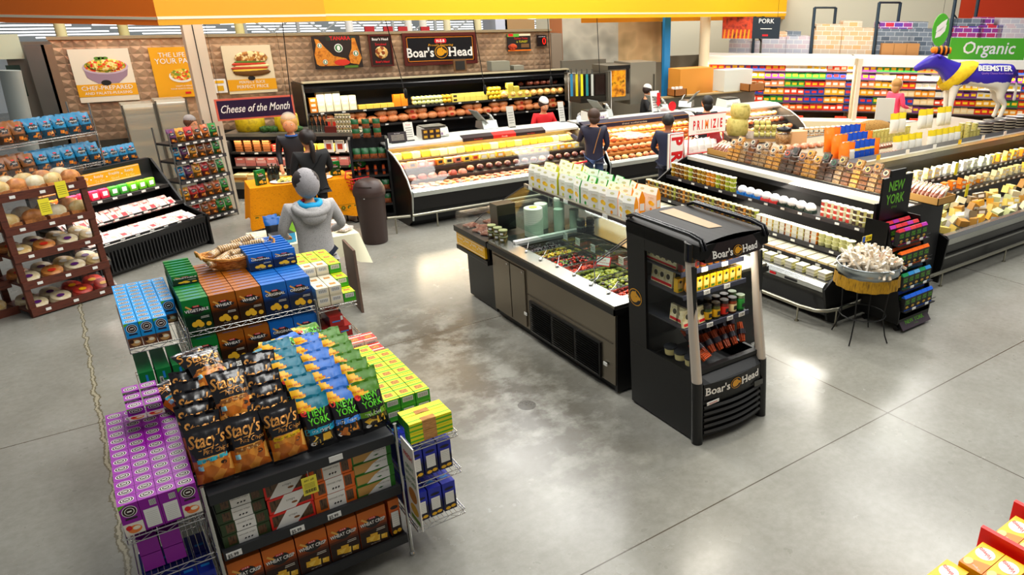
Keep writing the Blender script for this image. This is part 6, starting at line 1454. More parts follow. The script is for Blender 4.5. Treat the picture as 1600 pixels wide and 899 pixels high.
def flatpack(i,d=(.15,.16,.03)):
    k=('fp',i,d)
    if k not in _P: _P[k]=MB().cbox((0,0,0),d,MP[i]).merge(MB().rect(-d[0]*.2,-d[1]*.2,d[0]*.3,d[1]*.2,(0,0,d[2]),X3,Y3,mat(['#c8303a','#f0ece4','#e8b0a8'][i]))).mesh('meat_pack')
    return _P[k]
for k,(y,z,n) in enumerate(((.1,.51,11),(.42,.71,11))):
    for i in range(n):
        for q in range(2): put(flatpack((i+q) % 3 if k==0 else (0 if i % 3 else 1)),'meat_pack',f"wrapped meat pack in the low black cooler, {['front well','middle tier'][k]}, {nth(i)} from the left, {['front','back'][q]}",'meat',lc(.12+.16*i,y+.13*q,z+.02*q),(.35 if k==0 else .75,0,bang+rg.uniform(-.15,.15)),group='wrapped meats in the low black cooler')
for i in range(11):
    c='#e07a2a' if i<2 else '#c83250' if i<6 else '#3f8a34' if i<8 else '#6aa82c'
    put(snack_bag(c,.13,.17,5,False) if False else block(c,'#f0e8e0',(.12,.07,.13)),'deli_tub',f"{'orange' if i<2 else 'red' if i<6 else 'dark green' if i<8 else 'lime'} labelled pack on the low cooler's top tier, {nth(i)} from the left",'pack',lc(.14+.155*i,.66,.96),bang,group='labelled packs on the low cooler top tier')
# chrome racks above it
cr=root('chrome_rack','chrome wire rack of blue and brown chip bags above the low black cooler','rack',(*BA,0),bang)
for x in (-.38,1.28):
    for y in (1.0,1.45): post(cr,x,y,2.28)
for z in (1.42,1.86): 
    mb=MB(); wire_shelf(mb,-.38,1.28,.98,1.45,z); mb.build('wire_shelf',cr)
for z,nb in ((1.42,9),(1.86,9)):
    for i in range(nb):
        for q in range(2):
            c='#8a5a2c' if i<(4 if z>1.6 else 4) else '#1880a8'
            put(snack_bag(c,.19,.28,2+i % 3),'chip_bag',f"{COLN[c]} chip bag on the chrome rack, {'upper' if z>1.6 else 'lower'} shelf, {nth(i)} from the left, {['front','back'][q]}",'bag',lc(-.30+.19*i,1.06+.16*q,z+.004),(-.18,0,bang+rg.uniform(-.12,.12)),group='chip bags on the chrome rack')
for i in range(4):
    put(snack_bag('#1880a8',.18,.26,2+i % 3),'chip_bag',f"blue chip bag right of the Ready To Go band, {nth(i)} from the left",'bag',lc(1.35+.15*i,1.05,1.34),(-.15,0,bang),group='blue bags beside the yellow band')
MB().box(1.28,.98,1.3,1.95,1.4,1.33,BLK2).build('side_shelf',cr)
# black snack rack at the right
SA=(1.40,14.52); sang=math.atan2(.44,.82)
def sc_(x,y,z=0): return (SA[0]+math.cos(sang)*x-math.sin(sang)*y,SA[1]+math.sin(sang)*x+math.cos(sang)*y,z)
sr=root('snack_rack','black five-tier rack of colourful small chip bags left of the golden table','rack',(*SA,0),sang)
for x in (0,.95): MB().tube([(x,0,0),(x,.05,1.62)],.014,mat('#8a8a86',.35,.7),8).build('post',sr); MB().tube([(x,.42,0),(x,.42,1.7)],.014,mat('#8a8a86',.35,.7),8).build('post',sr)
for k,z in enumerate((.10,.44,.80,1.14,1.44)):
    MB().box(0,.0,z-.035,.95,.44,z,BLK2).box(0,-.012,z-.05,.95,0,z+.01,mat('#3a3a3c',.5)).build('shelf',sr); tags_on(sr,.05,.9,6,-.013,z-.02)
    for i in range(6):
        c=(['#c9982c','#a82c2a','#8a5a2c','#b56a2a','#2c8a3c','#2c8a3c'],['#c9982c','#a82c2a','#a82c2a','#8a5a2c','#b56a2a','#2c8a3c'],['#1880a8','#5a2458','#c9982c','#a82c2a','#8a5a2c','#2c8a3c'],['#1880a8','#5a2458','#c9982c','#8a5a2c','#8a5a2c','#2c8a3c'],['#5a2458','#c9982c','#a82c2a','#8a5a2c','#b56a2a','#2c8a3c'])[k][i]
        for q in range(1):
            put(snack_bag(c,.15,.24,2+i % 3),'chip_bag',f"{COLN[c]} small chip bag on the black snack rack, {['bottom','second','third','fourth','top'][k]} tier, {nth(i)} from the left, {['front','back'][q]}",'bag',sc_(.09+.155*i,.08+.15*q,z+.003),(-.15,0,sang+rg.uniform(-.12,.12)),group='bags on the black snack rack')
# ================================================================ brown wooden bakery stand
KA=(-.83,11.20); kang=math.atan2(.42,.91)
def kc(x,y,z=0): return (KA[0]+math.cos(kang)*x-math.sin(kang)*y,KA[1]+math.sin(kang)*x+math.cos(kang)*y,z)
KB=noisy('stained_oak',['#4a2414','#5e3020','#3a1a0e'],6,.5,stretch=(1,1,8))
ks=root('bakery_stand','dark brown wooden bakery stand stacked with bagged flatbreads at the left edge','shelf',(*KA,0),kang)
LV=(.12,.47,.82,1.16,1.56); KW=1.0
for x in (.0,KW-.07):
    for y in (.0,.62): MB().prism([(x,0),(x+.07,0),(x+.07+.0,1.60),(x,1.60)],'y',y,y+.05,KB).build('upright',ks)
MB().prism([(-.85,0),(-.78,0),(-.78,1.60),(-.85,1.60)],'y',.35,.40,KB).build('upright',ks)
for k,z in enumerate(LV):
    mb=MB().box(.0,-.02,z-.10,KW,.0,z+.0,KB).box(.0,0,z-.06,KW,.66,z-.04,KB); mb.build('shelf',ks,bevel=.004)
    mb=MB().box(-.86,.33,z-.12,.02,.35,z-.02,KB).box(-.86,.35,z-.08,.0,.9,z-.06,KB); mb.build('side_shelf',ks,bevel=.004)
    for q in range(3): price(ks,.18+.32*q,-.021,z-.05,None,.06,.035)
BREAD=[noisy('bread_%d' % i,c,9,.4) for i,c in enumerate((['#e8d4a0','#d9b878','#f2e4c0'],['#b5743c','#d99a5a','#8a4f24'],['#efe6cf','#e0d0a8','#f8f2e0'],['#a8242a','#c9503c','#5a1418']))]
def flatbread(i,r_=.13):
    k=('fb',i,r_)
    if k not in _P:
        mb=MB()
        for q in range(4): mb.lathe([(.001,0),(r_,0),(r_*1.02,.01),(r_,.018),(.001,.02)],BREAD[i],18,(.004*q,.003*q,.02*q),1,.85)
        mb.cbox((0,0,.0),(r_*2.2,r_*2.0,.095),FILM); mb.disc((0,-.01,.0965),X3,Y3,r_*.4,r_*.25,mat(['#e8e4d8','#c23a2a','#5a2a6a','#e8b02a'][i],.4)); _P[k]=mb.mesh('flatbread_bag')
    return _P[k]
def loaf(i):
    k=('lf',i)
    if k not in _P:
        mb=MB().ball((0,0,.09),.12,BREAD[i],14,8,(1.15,.5,.85)); mb.cbox((0,0,0),(.26,.10,.05),BREAD[1]); mb.cbox((0,0,0),(.29,.13,.24),FILM); _P[k]=mb.mesh('bread_bag')
    return _P[k]
for k,z in enumerate(LV):
    n=4 if k<4 else 5
    for i in range(n):
        for q in range(2):
            if k in (3,4): me,d,tl,kd=loaf([0,1,2][(i+q) % 3]),'bagged loaf',-.15,'bread_bag'
            else: me,d,tl,kd=flatbread([2 if k==1 else 0,1,2,0][(i+q) % 4] if k else (2 if i<2 else 3)),'bag of flatbread',.45,'flatbread_bag'
            put(me,kd,f"{d} on the brown stand, {['lowest','second','third','fourth','top'][k]} shelf, {nth(i)} from the left, {['front','back'][q]}",'bread',kc(.14+(.86/max(1,n-1))*i*.92,.16+.26*q,z-.04+.0),(tl,0,kang+rg.uniform(-.2,.2)),group='breads on the brown stand',scale=.88)
    for i in range(3):
        put(flatbread([0,3,1,2,0][k]),'flatbread_bag',f"bag of flatbread on the stand's left-hand wing, {['lowest','second','third','fourth','top'][k]} shelf, {nth(i)} from the left",'bread',kc(-.72+.27*i,.52,z-.055),(.4,0,kang),group='breads on the stand left wing')
for k,(x,z) in enumerate(((.70,1.50),(.47,1.33))): 
    mb=MB().box(-.06,0,-.2,.06,.002,0,mat('#e8dc4a',.5))
    for q in range(5): mb.rect(-.045,-.16+.025*q,.045,-.155+.025*q,(0,0,0),X3,Z3,mat('#6a661e'))
    mb.tube([(0,.001,0),(0,.001,.04)],.003,BLACK,4); o=mb.build('yellow_tag',None,kc(x,-.04,z+.1),kang); tag(o,f"yellow hanging tag on the brown bakery stand, {['upper right','lower middle'][k]}",'tag')
# grey pipe, hanging film and covered racks behind at the upper left
mb=MB().tube([pv(15,110,(0,15),(1,15)),pv(45,235,(0,15),(1,15))],.14,mat('#a9b0ac',.4,.3),14); tag(mb.build('vertical_pipe',None),'thick pale grey pipe leaning into view at the far left','pipe')
FLM=mat('#d6d3c2',.25,spec=.7,alpha=.5)
for k,(px0,px1,pt,pb) in enumerate(((190,255,165,225),(242,300,158,200))):
    a,b2=(0,16.6),(1,16.6); A=pv(px0,pt,a,b2); B=pv(px1,pb,a,b2)
    r=root('covered_rack',f"tall rack shrouded in clear plastic film below the posters, {['left','right'][k]}",'rack',(A[0],16.6,0)); w_=B[0]-A[0]; MB().prism([(0,0),(0,A[2]-.05),(.12,A[2]),(.6,A[2]),(.6,0)],'x',0,w_,FLM).build('film_cover',r,bevel=.03)
    for x in (0,w_): MB().tube([(x,0,0),(x,0,A[2])],.02,STEEL,6).build('frame',r)
    for z in range(5): MB().box(0,.1,.5+.3*z,w_,.5,.53+.3*z,STEELD).box(.05,.15,.53+.3*z,w_-.05,.45,.6+.3*z,mat('#b59a6a')).build('tray_shelf',r)
a=(0,17.3); b2=(1,17.3)
mb=MB(); A=pv(2,66,a,b2); B=pv(78,66,a,b2); mb.box(A[0],17.2,0,B[0],17.4,3.0,mat('#8e8a80',.35,.7)); struct('wall_left',mb)
mb=MB(); A=pv(8,102,(0,17.15),(1,17.15)); B=pv(45,150,(0,17.15),(1,17.15)); mb.box(A[0],17.1,B[2],B[0],17.18,A[2],mat('#2c3a34',.2)).box(A[0]-.4,17.1,A[2]+.1,B[0]+.1,17.18,A[2]+.5,mat('#c9d2bc',.5)); tag(mb.build('oven_window',None),'dark glazed oven hatch under a pale panel at the far left','oven')
for k,(px,w_) in enumerate(((52,.28),(72,.16))):
    A=pv(px,70,(0,16.9),(1,16.9)); mb=MB().box(A[0]-w_/2,16.9,0,A[0]+w_/2,17.0,A[2],STEEL if k==0 else mat('#a08a74',.4,.6)); tag(mb.build('kitchen_partition',None),f"upright steel kitchen panel left of the first poster, {['wider','narrower'][k]}",'panel')
# ================================================================ open cheese island: left-facing case
AW=root('island_cooler','black open cooler of dips and tubs facing the olive bar, with silver lip','cooler')
AY0,AY1=5.10,9.35
def prism_xz(poly,y0,y1,m): return MB().prism(poly,'y',y0,y1,m)
prism_xz([(7.12,.10),(6.98,.12),(6.90,.44),(6.90,.48),(8.72,.48),(8.72,.10)],AY0,AY1,GLOSSBLK).build('base',AW)
MB().box(7.2,AY0+.05,0,8.7,AY1,.10,BLK2).build('plinth',AW)
prism_xz([(6.86,.46),(6.85,.52),(6.90,.57),(6.95,.57),(6.95,.46)],AY0,AY1,mat('#c9cbc8',.22,.9)).build('front_lip',AW,bevel=.005)
prism_xz([(8.42,1.14),(8.40,1.24),(8.46,1.28),(8.75,1.28),(8.75,.5),(8.68,.5),(8.68,1.14)],AY0,AY1,BLK2).build('back',AW)
MB().box(8.39,AY0,1.225,8.62,AY1,1.287,mat('#e0ded2',.35,.2)).build('top_trim',AW,bevel=.006)
for y in (AY0-.03,AY1): 
    prism_xz([(7.12,0),(6.98,.06),(6.86,.50),(7.05,.64),(7.55,.84),(8.10,1.16),(8.42,1.29),(8.75,1.29),(8.75,0)],y,y+.03,BLACK).build('end_panel',AW)
for k,(x,z,d) in enumerate(((6.97,.56,.3),(7.20,.67,.3),(7.45,.79,.5),(7.94,1.01,.45))):
    MB().box(x,AY0,z-.03,x+d,AY1,z,mat('#262321',.5)).box(x-.014,AY0,z-.045,x,AY1,z+.008,mat('#2f2e33',.5)).build('shelf',AW)
    if k: tags_on(AW,AY0+.2,AY1-.2,12,x-.015,z-.02,ax='y')
l=case_lamp('case_lamp',0,AY1-AY0-.2,0,0,52,col=(1,.92,.78)); l.location=(8.30,(AY0+AY1)/2,1.16); l.rotation_euler=(0,R(25),R(90))
l=case_lamp('case_lamp',0,AY1-AY0-.2,0,0,16,col=(1,.88,.7)); l.location=(7.62,(AY0+AY1)/2,.76); l.rotation_euler=(0,R(25),R(90))
def tub(c,lid='#e8e6d8',lab=None,r_=.055,h_=.07,sq=False):
    k=('tub',c,lid,lab,r_,h_)
    if k not in _P:
        C=c if not isinstance(c,str) else mat(c,.35); mb=MB().lathe([(r_*.85,0),(r_,h_*.86)],C,12).lathe([(r_*1.06,h_*.86),(r_*1.06,h_)],mat(lid,.3,spec=.6),12)
        if lab: mb.rect(-r_*.55,h_*.15,r_*.55,h_*.75,(0,-r_*.97,0),X3,Z3,mat(lab,.5),.001)
        _P[k]=mb.mesh('dip_tub')
    return _P[k]
def sqtub(c,lab,w_=.10,h_=.055):
    k=('sq',c,lab,w_,h_)
    if k not in _P:
        mb=MB().cbox((0,0,0),(w_,w_,h_*.85),mat(c,.35)).cbox((0,0,h_*.85),(w_*1.06,w_*1.06,h_*.15),mat('#dcd8c0',.3,spec=.6)); mb.rect(-w_*.4,0,w_*.4,h_,(0,-w_*.5,0),X3,Z3,mat(lab,.5),.0008) if lab else 0
        _P[k]=mb.mesh('dip_tub')
    return _P[k]
FR=[noisy('fruit_tub_%d' % i,c,40,.3,vor=True) for i,c in enumerate((['#c9a83a','#8a5a24','#e8d070'],['#d8872a','#e8b04a','#9a5a1c'],['#c8cc5a','#9aa83a','#e2dc8a'],['#6a4420','#a8763a','#3e2812']))]
r90=R(-90)
n=15
for i in range(n):
    y=AY0+.14+.105*i*1.0
    for k in range(3):   # top shelf near: white-lid pots
        put(tub('#e6dfa4' if i<4 else '#f0ead0','#f4f2e8','#3a2a28' if i<4 else '#a83a34',.052,.072),'dip_tub',f"pale dip pot, upper shelf, {nth(i)} from the near end, {nth(k)} up",'tub',(8.02,y,1.012+.073*k),r90,group='pale pots upper shelf') if i<9 else None
for i in range(9):
    mb=MB().ball((0,0,.07),.085,mat('#f2f2f4',.4),12,6,(.8,1,.8)).cbox((0,0,0),(.11,.15,.04),mat('#2a78c0' if i>5 else '#2a3a34' if i<4 else '#d04a4a',.4)); k_=('tray',i>5,i<4)
    if k_ not in _P: _P[k_]=mb.mesh('sour_cream_tub')
    put(_P[k_],'salad_tray',f"white domed salad tray with {'blue' if i>5 else 'dark' if i<4 else 'red'} rim, upper shelf, {nth(i)} from the near end",'tray',(8.02,AY0+1.22+.165*i,1.012),0,group='white domed trays')
for i in range(14):
    for k in range(3):
        put(tub(FR[(2,2,0,2,1,1,0,0,3,2,0,3,3,0)[i]],'#e6e2cc',None,.052,.072),'fruit_pot',f"clear fruit pot, upper shelf far half, {nth(i)} from its near end, {nth(k)} up",'tub',(8.02,AY0+2.75+.108*i,1.012+.073*k),r90,group='clear fruit pots upper shelf')
for i in range(38):
    for k in range(3 if i<15 else 3):
        if i<5: me,d=tub('#d9d8a0','#e4e2b8',None,.058,.055),'pale green dip tub'
        elif i<15: me,d=sqtub(['#d8b04a','#e08a2c','#8a5a3a','#c8c47a'][i % 4],'#e9e6dc'),'white-labelled square tub'
        else: me,d=tub(FR[(0,1,3,2)[i % 4]],'#cfc8a8','#3a2a1c',.052,.068),'clear spread pot'
        put(me,'dip_tub',f"{d}, island cooler middle shelf, {nth(i)} from near end, {nth(k)} up",'tub',(7.53,AY0+.15+.11*i,.792+(.056 if i<15 else .069)*k),r90,group='tubs on the middle shelf of the island cooler')
for i in range(22):
    for q in range(2):
        c=['#e9d9a8','#f0c89a','#e2c07a','#d8b88a'][(i//4) % 4] if i<12 else ['#3a3020','#5a4a2a','#d8c23a'][i % 3]
        put(sqtub(c,None,.15,.035),'flat_dip_tray',f"flat dip tray under the middle shelf lamp, {nth(i)} from the near end, {['front','back'][q]}",'tray',(7.27+.13*q,AY0+.12+.18*i,.672),(0,0,0),group='flat dip trays')
        if i<20: put(sqtub(['#ded9a0','#e8e4c4','#d0cc8a'][i % 3],'#e6e2d0' if i<6 else None,.13,.045),'dip_tray',f"pale dip pack on the lowest deck, {nth(i)} from the near end, {['lower','upper'][q]}",'tray',(7.06,AY0+.14+.18*i,.562+.045*q),r90,group='pale packs lowest deck')
MB().box(6.848,5.5,.475,6.852,5.7,.505,BLK2).build('maker_plate',AW); MB().box(6.846,5.85,.478,6.850,5.95,.505,RED).build('red_sticker',AW)
# rail round the corner
rl2=root('bumper_rail','steel floor rail turning the corner of the cheese island','rail')
cpts=[(6.78,9.3,.22),(6.78,5.35,.22),(6.82,5.15,.22),(6.92,5.05,.22),(7.1,5.0,.22),(7.6,5.0,.22),(8.6,4.98,.22),(17,4.98,.22)]
MB().tube(cpts,.026,RAILM,8).build('tube',rl2)
for x,y in ((6.80,5.4),(7.05,5.0),(6.78,7.0),(6.78,8.6),(9.4,4.98),(11.2,4.98),(13,4.98)): MB().tube([(x,y,0),(x,y,.21)],.013,RAILM,6).lathe([(.03,0),(.03,.01)],RAILM,8,(x,y,0)).build('leg',rl2)
# ---------------- right-hand, camera-facing case
BW=root('island_cooler','long black open cheese cooler running to the right edge, silver front','cooler')
BX0,BX1=9.52,17.0
def pyz(poly,m,x0=BX0,x1=BX1): return MB().prism(poly,'x',x0,x1,m)
pyz([(5.25,.10),(5.14,.12),(5.08,.52),(5.08,.56),(7.0,.56),(7.0,.10)],GLOSSBLK).build('base',BW); MB().box(BX0,5.3,0,BX1,6.9,.10,BLK2).build('plinth',BW)
pyz([(5.05,.56),(5.03,.66),(5.08,.70),(5.16,.70),(5.16,.56)],mat('#b9bab6',.25,.9)).build('front_lip',BW,bevel=.005); pyz([(5.072,.36),(5.055,.36),(5.055,.385),(5.072,.385)],mat('#9a9a96',.3,.8)).build('trim_line',BW)
pyz([(6.75,1.28),(6.72,1.38),(6.85,1.42),(7.1,1.42),(7.1,.5),(7.0,.5),(7.0,1.28)],BLK2).build('back',BW); MB().box(BX0-.02,6.73,1.385,BX1,6.80,1.44,mat('#c4c2b8',.3,.6)).build('top_trim',BW)
MB().prism([(5.08,0),(5.03,.66),(5.5,.85),(5.95,1.05),(6.35,1.25),(6.75,1.42),(7.1,1.42),(7.1,0)],'x',BX0-.03,BX0,BLACK).build('end_panel',BW)
for k,(y,z,d) in enumerate(((5.92,.95,.35),(6.28,1.10,.45))):
    MB().box(BX0,y,z-.03,BX1,y+d,z,mat('#2a2724',.5)).box(BX0,y-.014,z-.045,BX1,y,z+.008,mat('#302c2a',.5)).build('shelf',BW); tags_on(BW,BX0+.1,BX1-.1,40,y-.015,z-.02)
case_lamp('case_lamp',BX0+.1,13,6.62,1.28,70,rot=(R(-30),0,0),col=(1,.92,.76)); case_lamp('case_lamp',13,16.9,6.62,1.28,66,rot=(R(-30),0,0),col=(1,.92,.76)); case_lamp('case_lamp',BX0+.1,16.9,6.0,.90,40,rot=(R(-25),0,0),col=(1,.86,.66))
CHS=['#f0dc98','#e8c458','#f4ecd0','#e69a3a','#ead9a8','#efe2b4']
def wedge(c):
    k=('wg',c)
    if k not in _P: _P[k]=MB().prism([(-.07,0),(.07,0),(.07,.06),(-.05,.10)],'y',-.045,.045,mat(c,.4)).merge(MB().rect(-.04,.012,.05,.05,(0,-.045,0),X3,Z3,mat('#e8e6e0',.5),.001)).mesh('cheese_wedge')
    return _P[k]
def cup_box(c): return block(c,'#f2eee4',(.12,.09,.07))
for i in range(34):
    x=BX0+.15+.215*i
    for k in range(2):
        c=CHS[(i//3+k) % 6] if i>8 else ['#d9403a','#f2f0ea','#e8892c'][(i//3) % 3]
        put(cup_box(c) if i % 5<3 else wedge(c),'cheese_piece',f"cheese pack on the lower shelf of the long cheese cooler, {nth(i)} from the left, {['lower','upper'][k]}",'cheese',(x,5.99,.952+.072*k),rg.uniform(-.25,.25),group='packs on the lower shelf of the long cooler')
        c=['#e8b23a','#f0dc98','#f2efe2','#d9dcc0'][(i//4) % 4] if i<20 else ['#f0b43a','#e8922c','#f2d67a'][(i//3) % 3]
        put(cup_box(c) if i % 4<2 else wedge(c),'cheese_piece',f"cheese pack on the upper shelf of the long cheese cooler, {nth(i)} from the left, {['lower','upper'][k]}",'cheese',(x,6.36,1.102+.072*k),rg.uniform(-.25,.25),group='packs on the upper shelf of the long cooler')
MB().box(BX0,5.12,.60,BX1,5.9,.63,mat('#2c2a26',.4)).build('bin_floor',BW)
for i in range(27):
    for j in range(4):
        c=['#e9cf7a','#b58a4a','#e8b04a','#d9dca8','#efe4c0','#7a6a50','#d8b468'][(i//2+j*3) % 7]
        put(wedge(c) if (i+j) % 2 else block(c,'#efece2' if j % 2 else None,(.14,.11,.08)),'cheese_wedge',f"wrapped cheese in the deep front bin, {nth(i)} from the left, {['front','second','third','back'][j]} row",'cheese',(BX0+.2+.27*i+rg.uniform(-.03,.03),5.24+.16*j,.635+.045*j+rg.uniform(0,.03)),(rg.uniform(-.3,.3),rg.uniform(-.2,.2),rg.uniform(-.6,.6)),group='cheeses in the deep front bin',scale=1.15)
for k,(x,y,z) in enumerate(((11.6,6.25,1.2),(11.4,5.9,.93),(10.2,5.75,.93))): tag(MB().box(-.045,-.002,-.1,.045,.002,.1,mat('#e8dc3a',.5)).build('yellow_tag',None,(x,y-.02,z)),f"yellow shelf tag sticking out of the long cheese cooler, {['upper','middle','lowest left'][k]}",'tag')
# ---------------- island top and its goods
TOPM=mat('#b8a98c',.5)
MB2=MB().box(8.76,5.2,.6,8.78,9.35,1.26,BLK2); 
it=root('island_counter','raised centre deck of the cheese island carrying nuts, jars and the cow','counter')
MB().box(8.75,7.12,.9,17.0,9.5,1.24,mat('#9c8f78',.5)).build('deck',it); MB().box(9.6,9.5,0,17,9.6,1.24,mat('#4a3a2c',.5)).build('rear_panel',it); MB().box(8.76,5.15,1.27,9.48,7.1,1.29,mat('#cfc8b4',.4)).box(8.76,7.1,1.27,9.6,9.35,1.29,mat('#cfc8b4',.4)).box(8.76,5.17,0,9.46,7.1,1.27,BLK2).build('side_deck',it)
NUT=[noisy('nuts_%d' % i,c,70,.35,vor=True) for i,c in enumerate((['#6a4020','#8a5a30','#4a2a14'],['#b5813c','#d9a85a','#8a5a24'],['#3a2418','#5a3a28','#22140c'],['#d99a2c','#e8b84a','#a86a1c'],['#8a6a44','#b5946a','#6a4c2c']))]
def nutbox(i,lab):
    k=('nut',i,lab)
    if k not in _P:
        w_,h_=.13,.055; mb=MB().cbox((0,0,.003),(w_*.92,w_*.92,h_*.8),NUT[i]); mb.cbox((0,0,0),(w_,w_,h_),FILM); mb.cbox((0,0,h_),(w_*1.06,w_*1.06,.006),FILM)
        mb.disc((0,0,h_+.006),X3,Y3,w_*.3,w_*.3,mat(lab,.4),off=.001); mb.disc((0,0,h_+.006),X3,Y3,w_*.2,w_*.2,mat('#2a241e',.4),off=.002); _P[k]=mb.mesh('nut_box')
    return _P[k]
nn_=0
for i in range(21):
    y=5.75+.148*i
    typ,lb=[(0,'#e8d9a8'),(4,'#d98a2c'),(0,'#d9c07a'),(1,'#d9c07a'),(0,'#d9c07a'),(4,'#d9c07a'),(2,'#3a6a4a'),(2,'#3a6a4a'),(1,'#e8b02a'),(1,'#e8b02a'),(0,'#d98a2c'),(2,'#2a3a2c'),(2,'#c8552a'),(1,'#c9c4b0'),(1,'#c9c4b0'),(4,'#c9c4b0'),(4,'#c9c4b0'),(0,'#c9c4b0'),(4,'#c9c4b0'),(1,'#c9c4b0'),(1,'#c9c4b0')][i]
    for k in range(3+(i % 2)):
        for q in range(1):
            put(nutbox(typ,lb),'nut_box',f"clear nut box, stack {nth(i)} from the near end, {['outer','inner'][q]}, {nth(k)} up",'nuts',(8.80+.15*q+.02*k,y,1.292+.063*k),(0,0,rg.uniform(-.1,.1)),group='clear nut boxes along the island edge')
    for q in range(1):
        h0=1.292+.063*(3+(i % 2)); put(nutbox(typ,lb),'nut_box',f"nut box leaning face-out atop its stack, {nth(i)} from the near end, {['outer','inner'][q]}",'nuts',(8.90+.26*q,y,h0+.05+.05*q),(0,R(-58),0),group='leaning nut boxes')
for i in range(16):
    for k in range(2):
        put(nutbox([1,0,4][i % 3],'#d9d4c4'),'nut_box',f"nut box in the second rank behind the leaning ones, {nth(i)} from the near end, {['lower','upper'][k]}",'nuts',(9.32+.03*k,6.0+.2*i,1.30+.09*k),(0,R(-35),0),group='second rank of nut boxes')
# cardboard trays of wrapped salami
SAL=noisy('salami_wrap',['#c9b89a','#8a3a2c','#e8e0c8','#5e6a34'],14,.3)
salm=MB().tube([(-.13,0,.02),(-.11,0,.02),(.11,0,.02),(.13,0,.02)],[.006,.028,.028,.006],SAL,8).merge(MB().rect(-.06,-.016,.04,.016,(0,0,.047),X3,Y3,mat('#efe6cf',.4))).mesh('salami')
for t,(y,n) in enumerate(((5.18,9),(9.0,6))):
    tr=root('cardboard_tray',f"brown cardboard tray of wrapped salami at the {['near','far'][t]} end of the island edge",'tray',(8.78,y,1.292))
    mb=MB(); CBD=mat('#b08a50',.7); w2,l2=.40,(.62 if t==0 else .50)
    for a in ((-.02,-l2/2,0,w2,l2/2,.01),(-.02,-l2/2,0,-.01,l2/2,.10),(w2-.01,-l2/2,0,w2,l2/2,.10),(-.02,-l2/2,0,w2,-l2/2+.01,.10),(-.02,l2/2-.01,0,w2,l2/2,.10)): mb.box(*a,CBD)
    mb.build('tray',tr)
    for i in range(n):
        for k in range(2): put(salm,'salami',f"wrapped salami in the {['near','far'][t]} cardboard tray, {nth(i)} along, {['lower','upper'][k]}",'salami',(8.95+.04*k,y-l2/2+.07+(l2-.12)*i/(n-1),1.34+.07*k),(0,-.55,rg.uniform(-.1,.15)),group='wrapped salami')
def bigjar(label,x,y):
    r=root('glass_jar',label,'jar',(x,y,1.292)); MB().lathe([(.12,0),(.15,.03),(.155,.2),(.12,.25)],glass_mat('jar_glass','#f2efe8',.06),20).build('glass',r)
    MB().lathe([(.11,.005),(.14,.03),(.145,.19),(.001,.20)],NUT[4] if x>9.7 else NUT[2],18).build('nuts',r); MB().lathe([(.135,.25),(.14,.26),(.14,.30),(.10,.315),(.03,.32),(.02,.345),(.001,.35)],BLACK,20).build('lid',r)
p1=pz(1224,215,1.42); p2=pz(1300,232,1.40)
bigjar('black-lidded glass jar of dark nuts, the one farther left',p1[0],p1[1]); bigjar('black-lidded glass jar of pale nuts, right of the other',p2[0],p2[1])
# ---------- goods on the centre deck, set back from the front trim
def dk(px,py): p=pz(px,py,1.25); return (p[0],p[1],1.242)
def tall_bag(col,top,w_=.15,h_=.26,seed=3,mid=None):
    k=('tb',col,top,w_,h_,mid)
    if k in _BAG: return _BAG[k]
    mb,fn=pillow(w_,h_,.08,lambda u,v,s: mat(top,.25,.0,.8) if v>.72 else (mat(mid,.4) if mid and .3<v<.62 and abs(u)<.7 else mat(col,.35)),seed,8,10,.004); _BAG[k]=mb.mesh('snack_bag'); return _BAG[k]
for i in range(7):
    for k in range(3):
        x=10.0+.135*i; y=7.30+.16*k
        c=('#ee8a34','#ee8a34',None) if i in (0,) else ('#f0ece0','#f07a1c','#d8d4c8') if i in (1,) else ('#ecc04c','#1f4aa0','#1f4aa0')
        if i>5: c=('#f07a1c','#f5862a',None)
        put(tall_bag(c[0],c[1],mid=c[2]),'snack_bag',f"{'orange' if c[0]=='#f07a1c' else 'white and orange' if i==1 else 'blue and yellow'} snack bag behind the nut boxes, {nth(i)} from the left, {['front','middle','back'][k]} row",'bag',(x,y,1.242+.10*k),(-.12,0,-.3),group='orange and blue bags on the island',scale=1.5)
for i in range(9):
    for k in range(2): put(salm,'nut_packet',f"clear long packet of nuts heaped right of the orange bags, {nth(i)} from the left, {['lower','upper'][k]}",'packet',(11.0+.09*i,7.4+.15*k,1.27+.10*k),(.4,.3,1.2-.06*i),group='clear nut packets',scale=(1.3,1.6,1.2))
GBm=tall_bag('#f0ede2','#e0c83a',.15,.25,6)
for i in range(9):
    for k in range(2):
        if k and i % 3==0: continue
        put(GBm,'gold_topped_bag',f"white bag with gold foil top on the island, {nth(i)} from the left, {['front','raised back'][k]}",'bag',(11.55+.21*i+(0.25 if i>3 else 0),7.35+.25*k,1.242+.34*k),(-.08,0,-.25),group='gold-topped white bags',scale=1.4)
TIN=MB().lathe([(.055,0),(.055,.12)],noisy('olive_tin',['#b5a85a','#cfc480','#8f8440'],20,.35),12).lathe([(.05,.121),(.05,.123)],mat('#d9d4b0',.3,.4),12).mesh('olive_tin')
for i in range(8):
    for k in range(3):
        if k==2 and i % 2: continue
        put(TIN,'tin_can',f"olive gold tin can right of the gold-topped bags, {nth(i)} from the left, {['bottom','middle','top'][k]}",'can',(13.75+.125*(i % 4),7.3+.13*(i//4),1.242+.125*k),0,group='olive gold tins')
for i in range(12):
    for k in range(2): put(TIN,'tin_can',f"green-gold jar in the ranks before the cow, {nth(i)} from the left, {['lower','upper'][k]}",'jar',(12.0+.125*i,8.35,1.242+.125*k),0,group='green-gold jars before the cow')
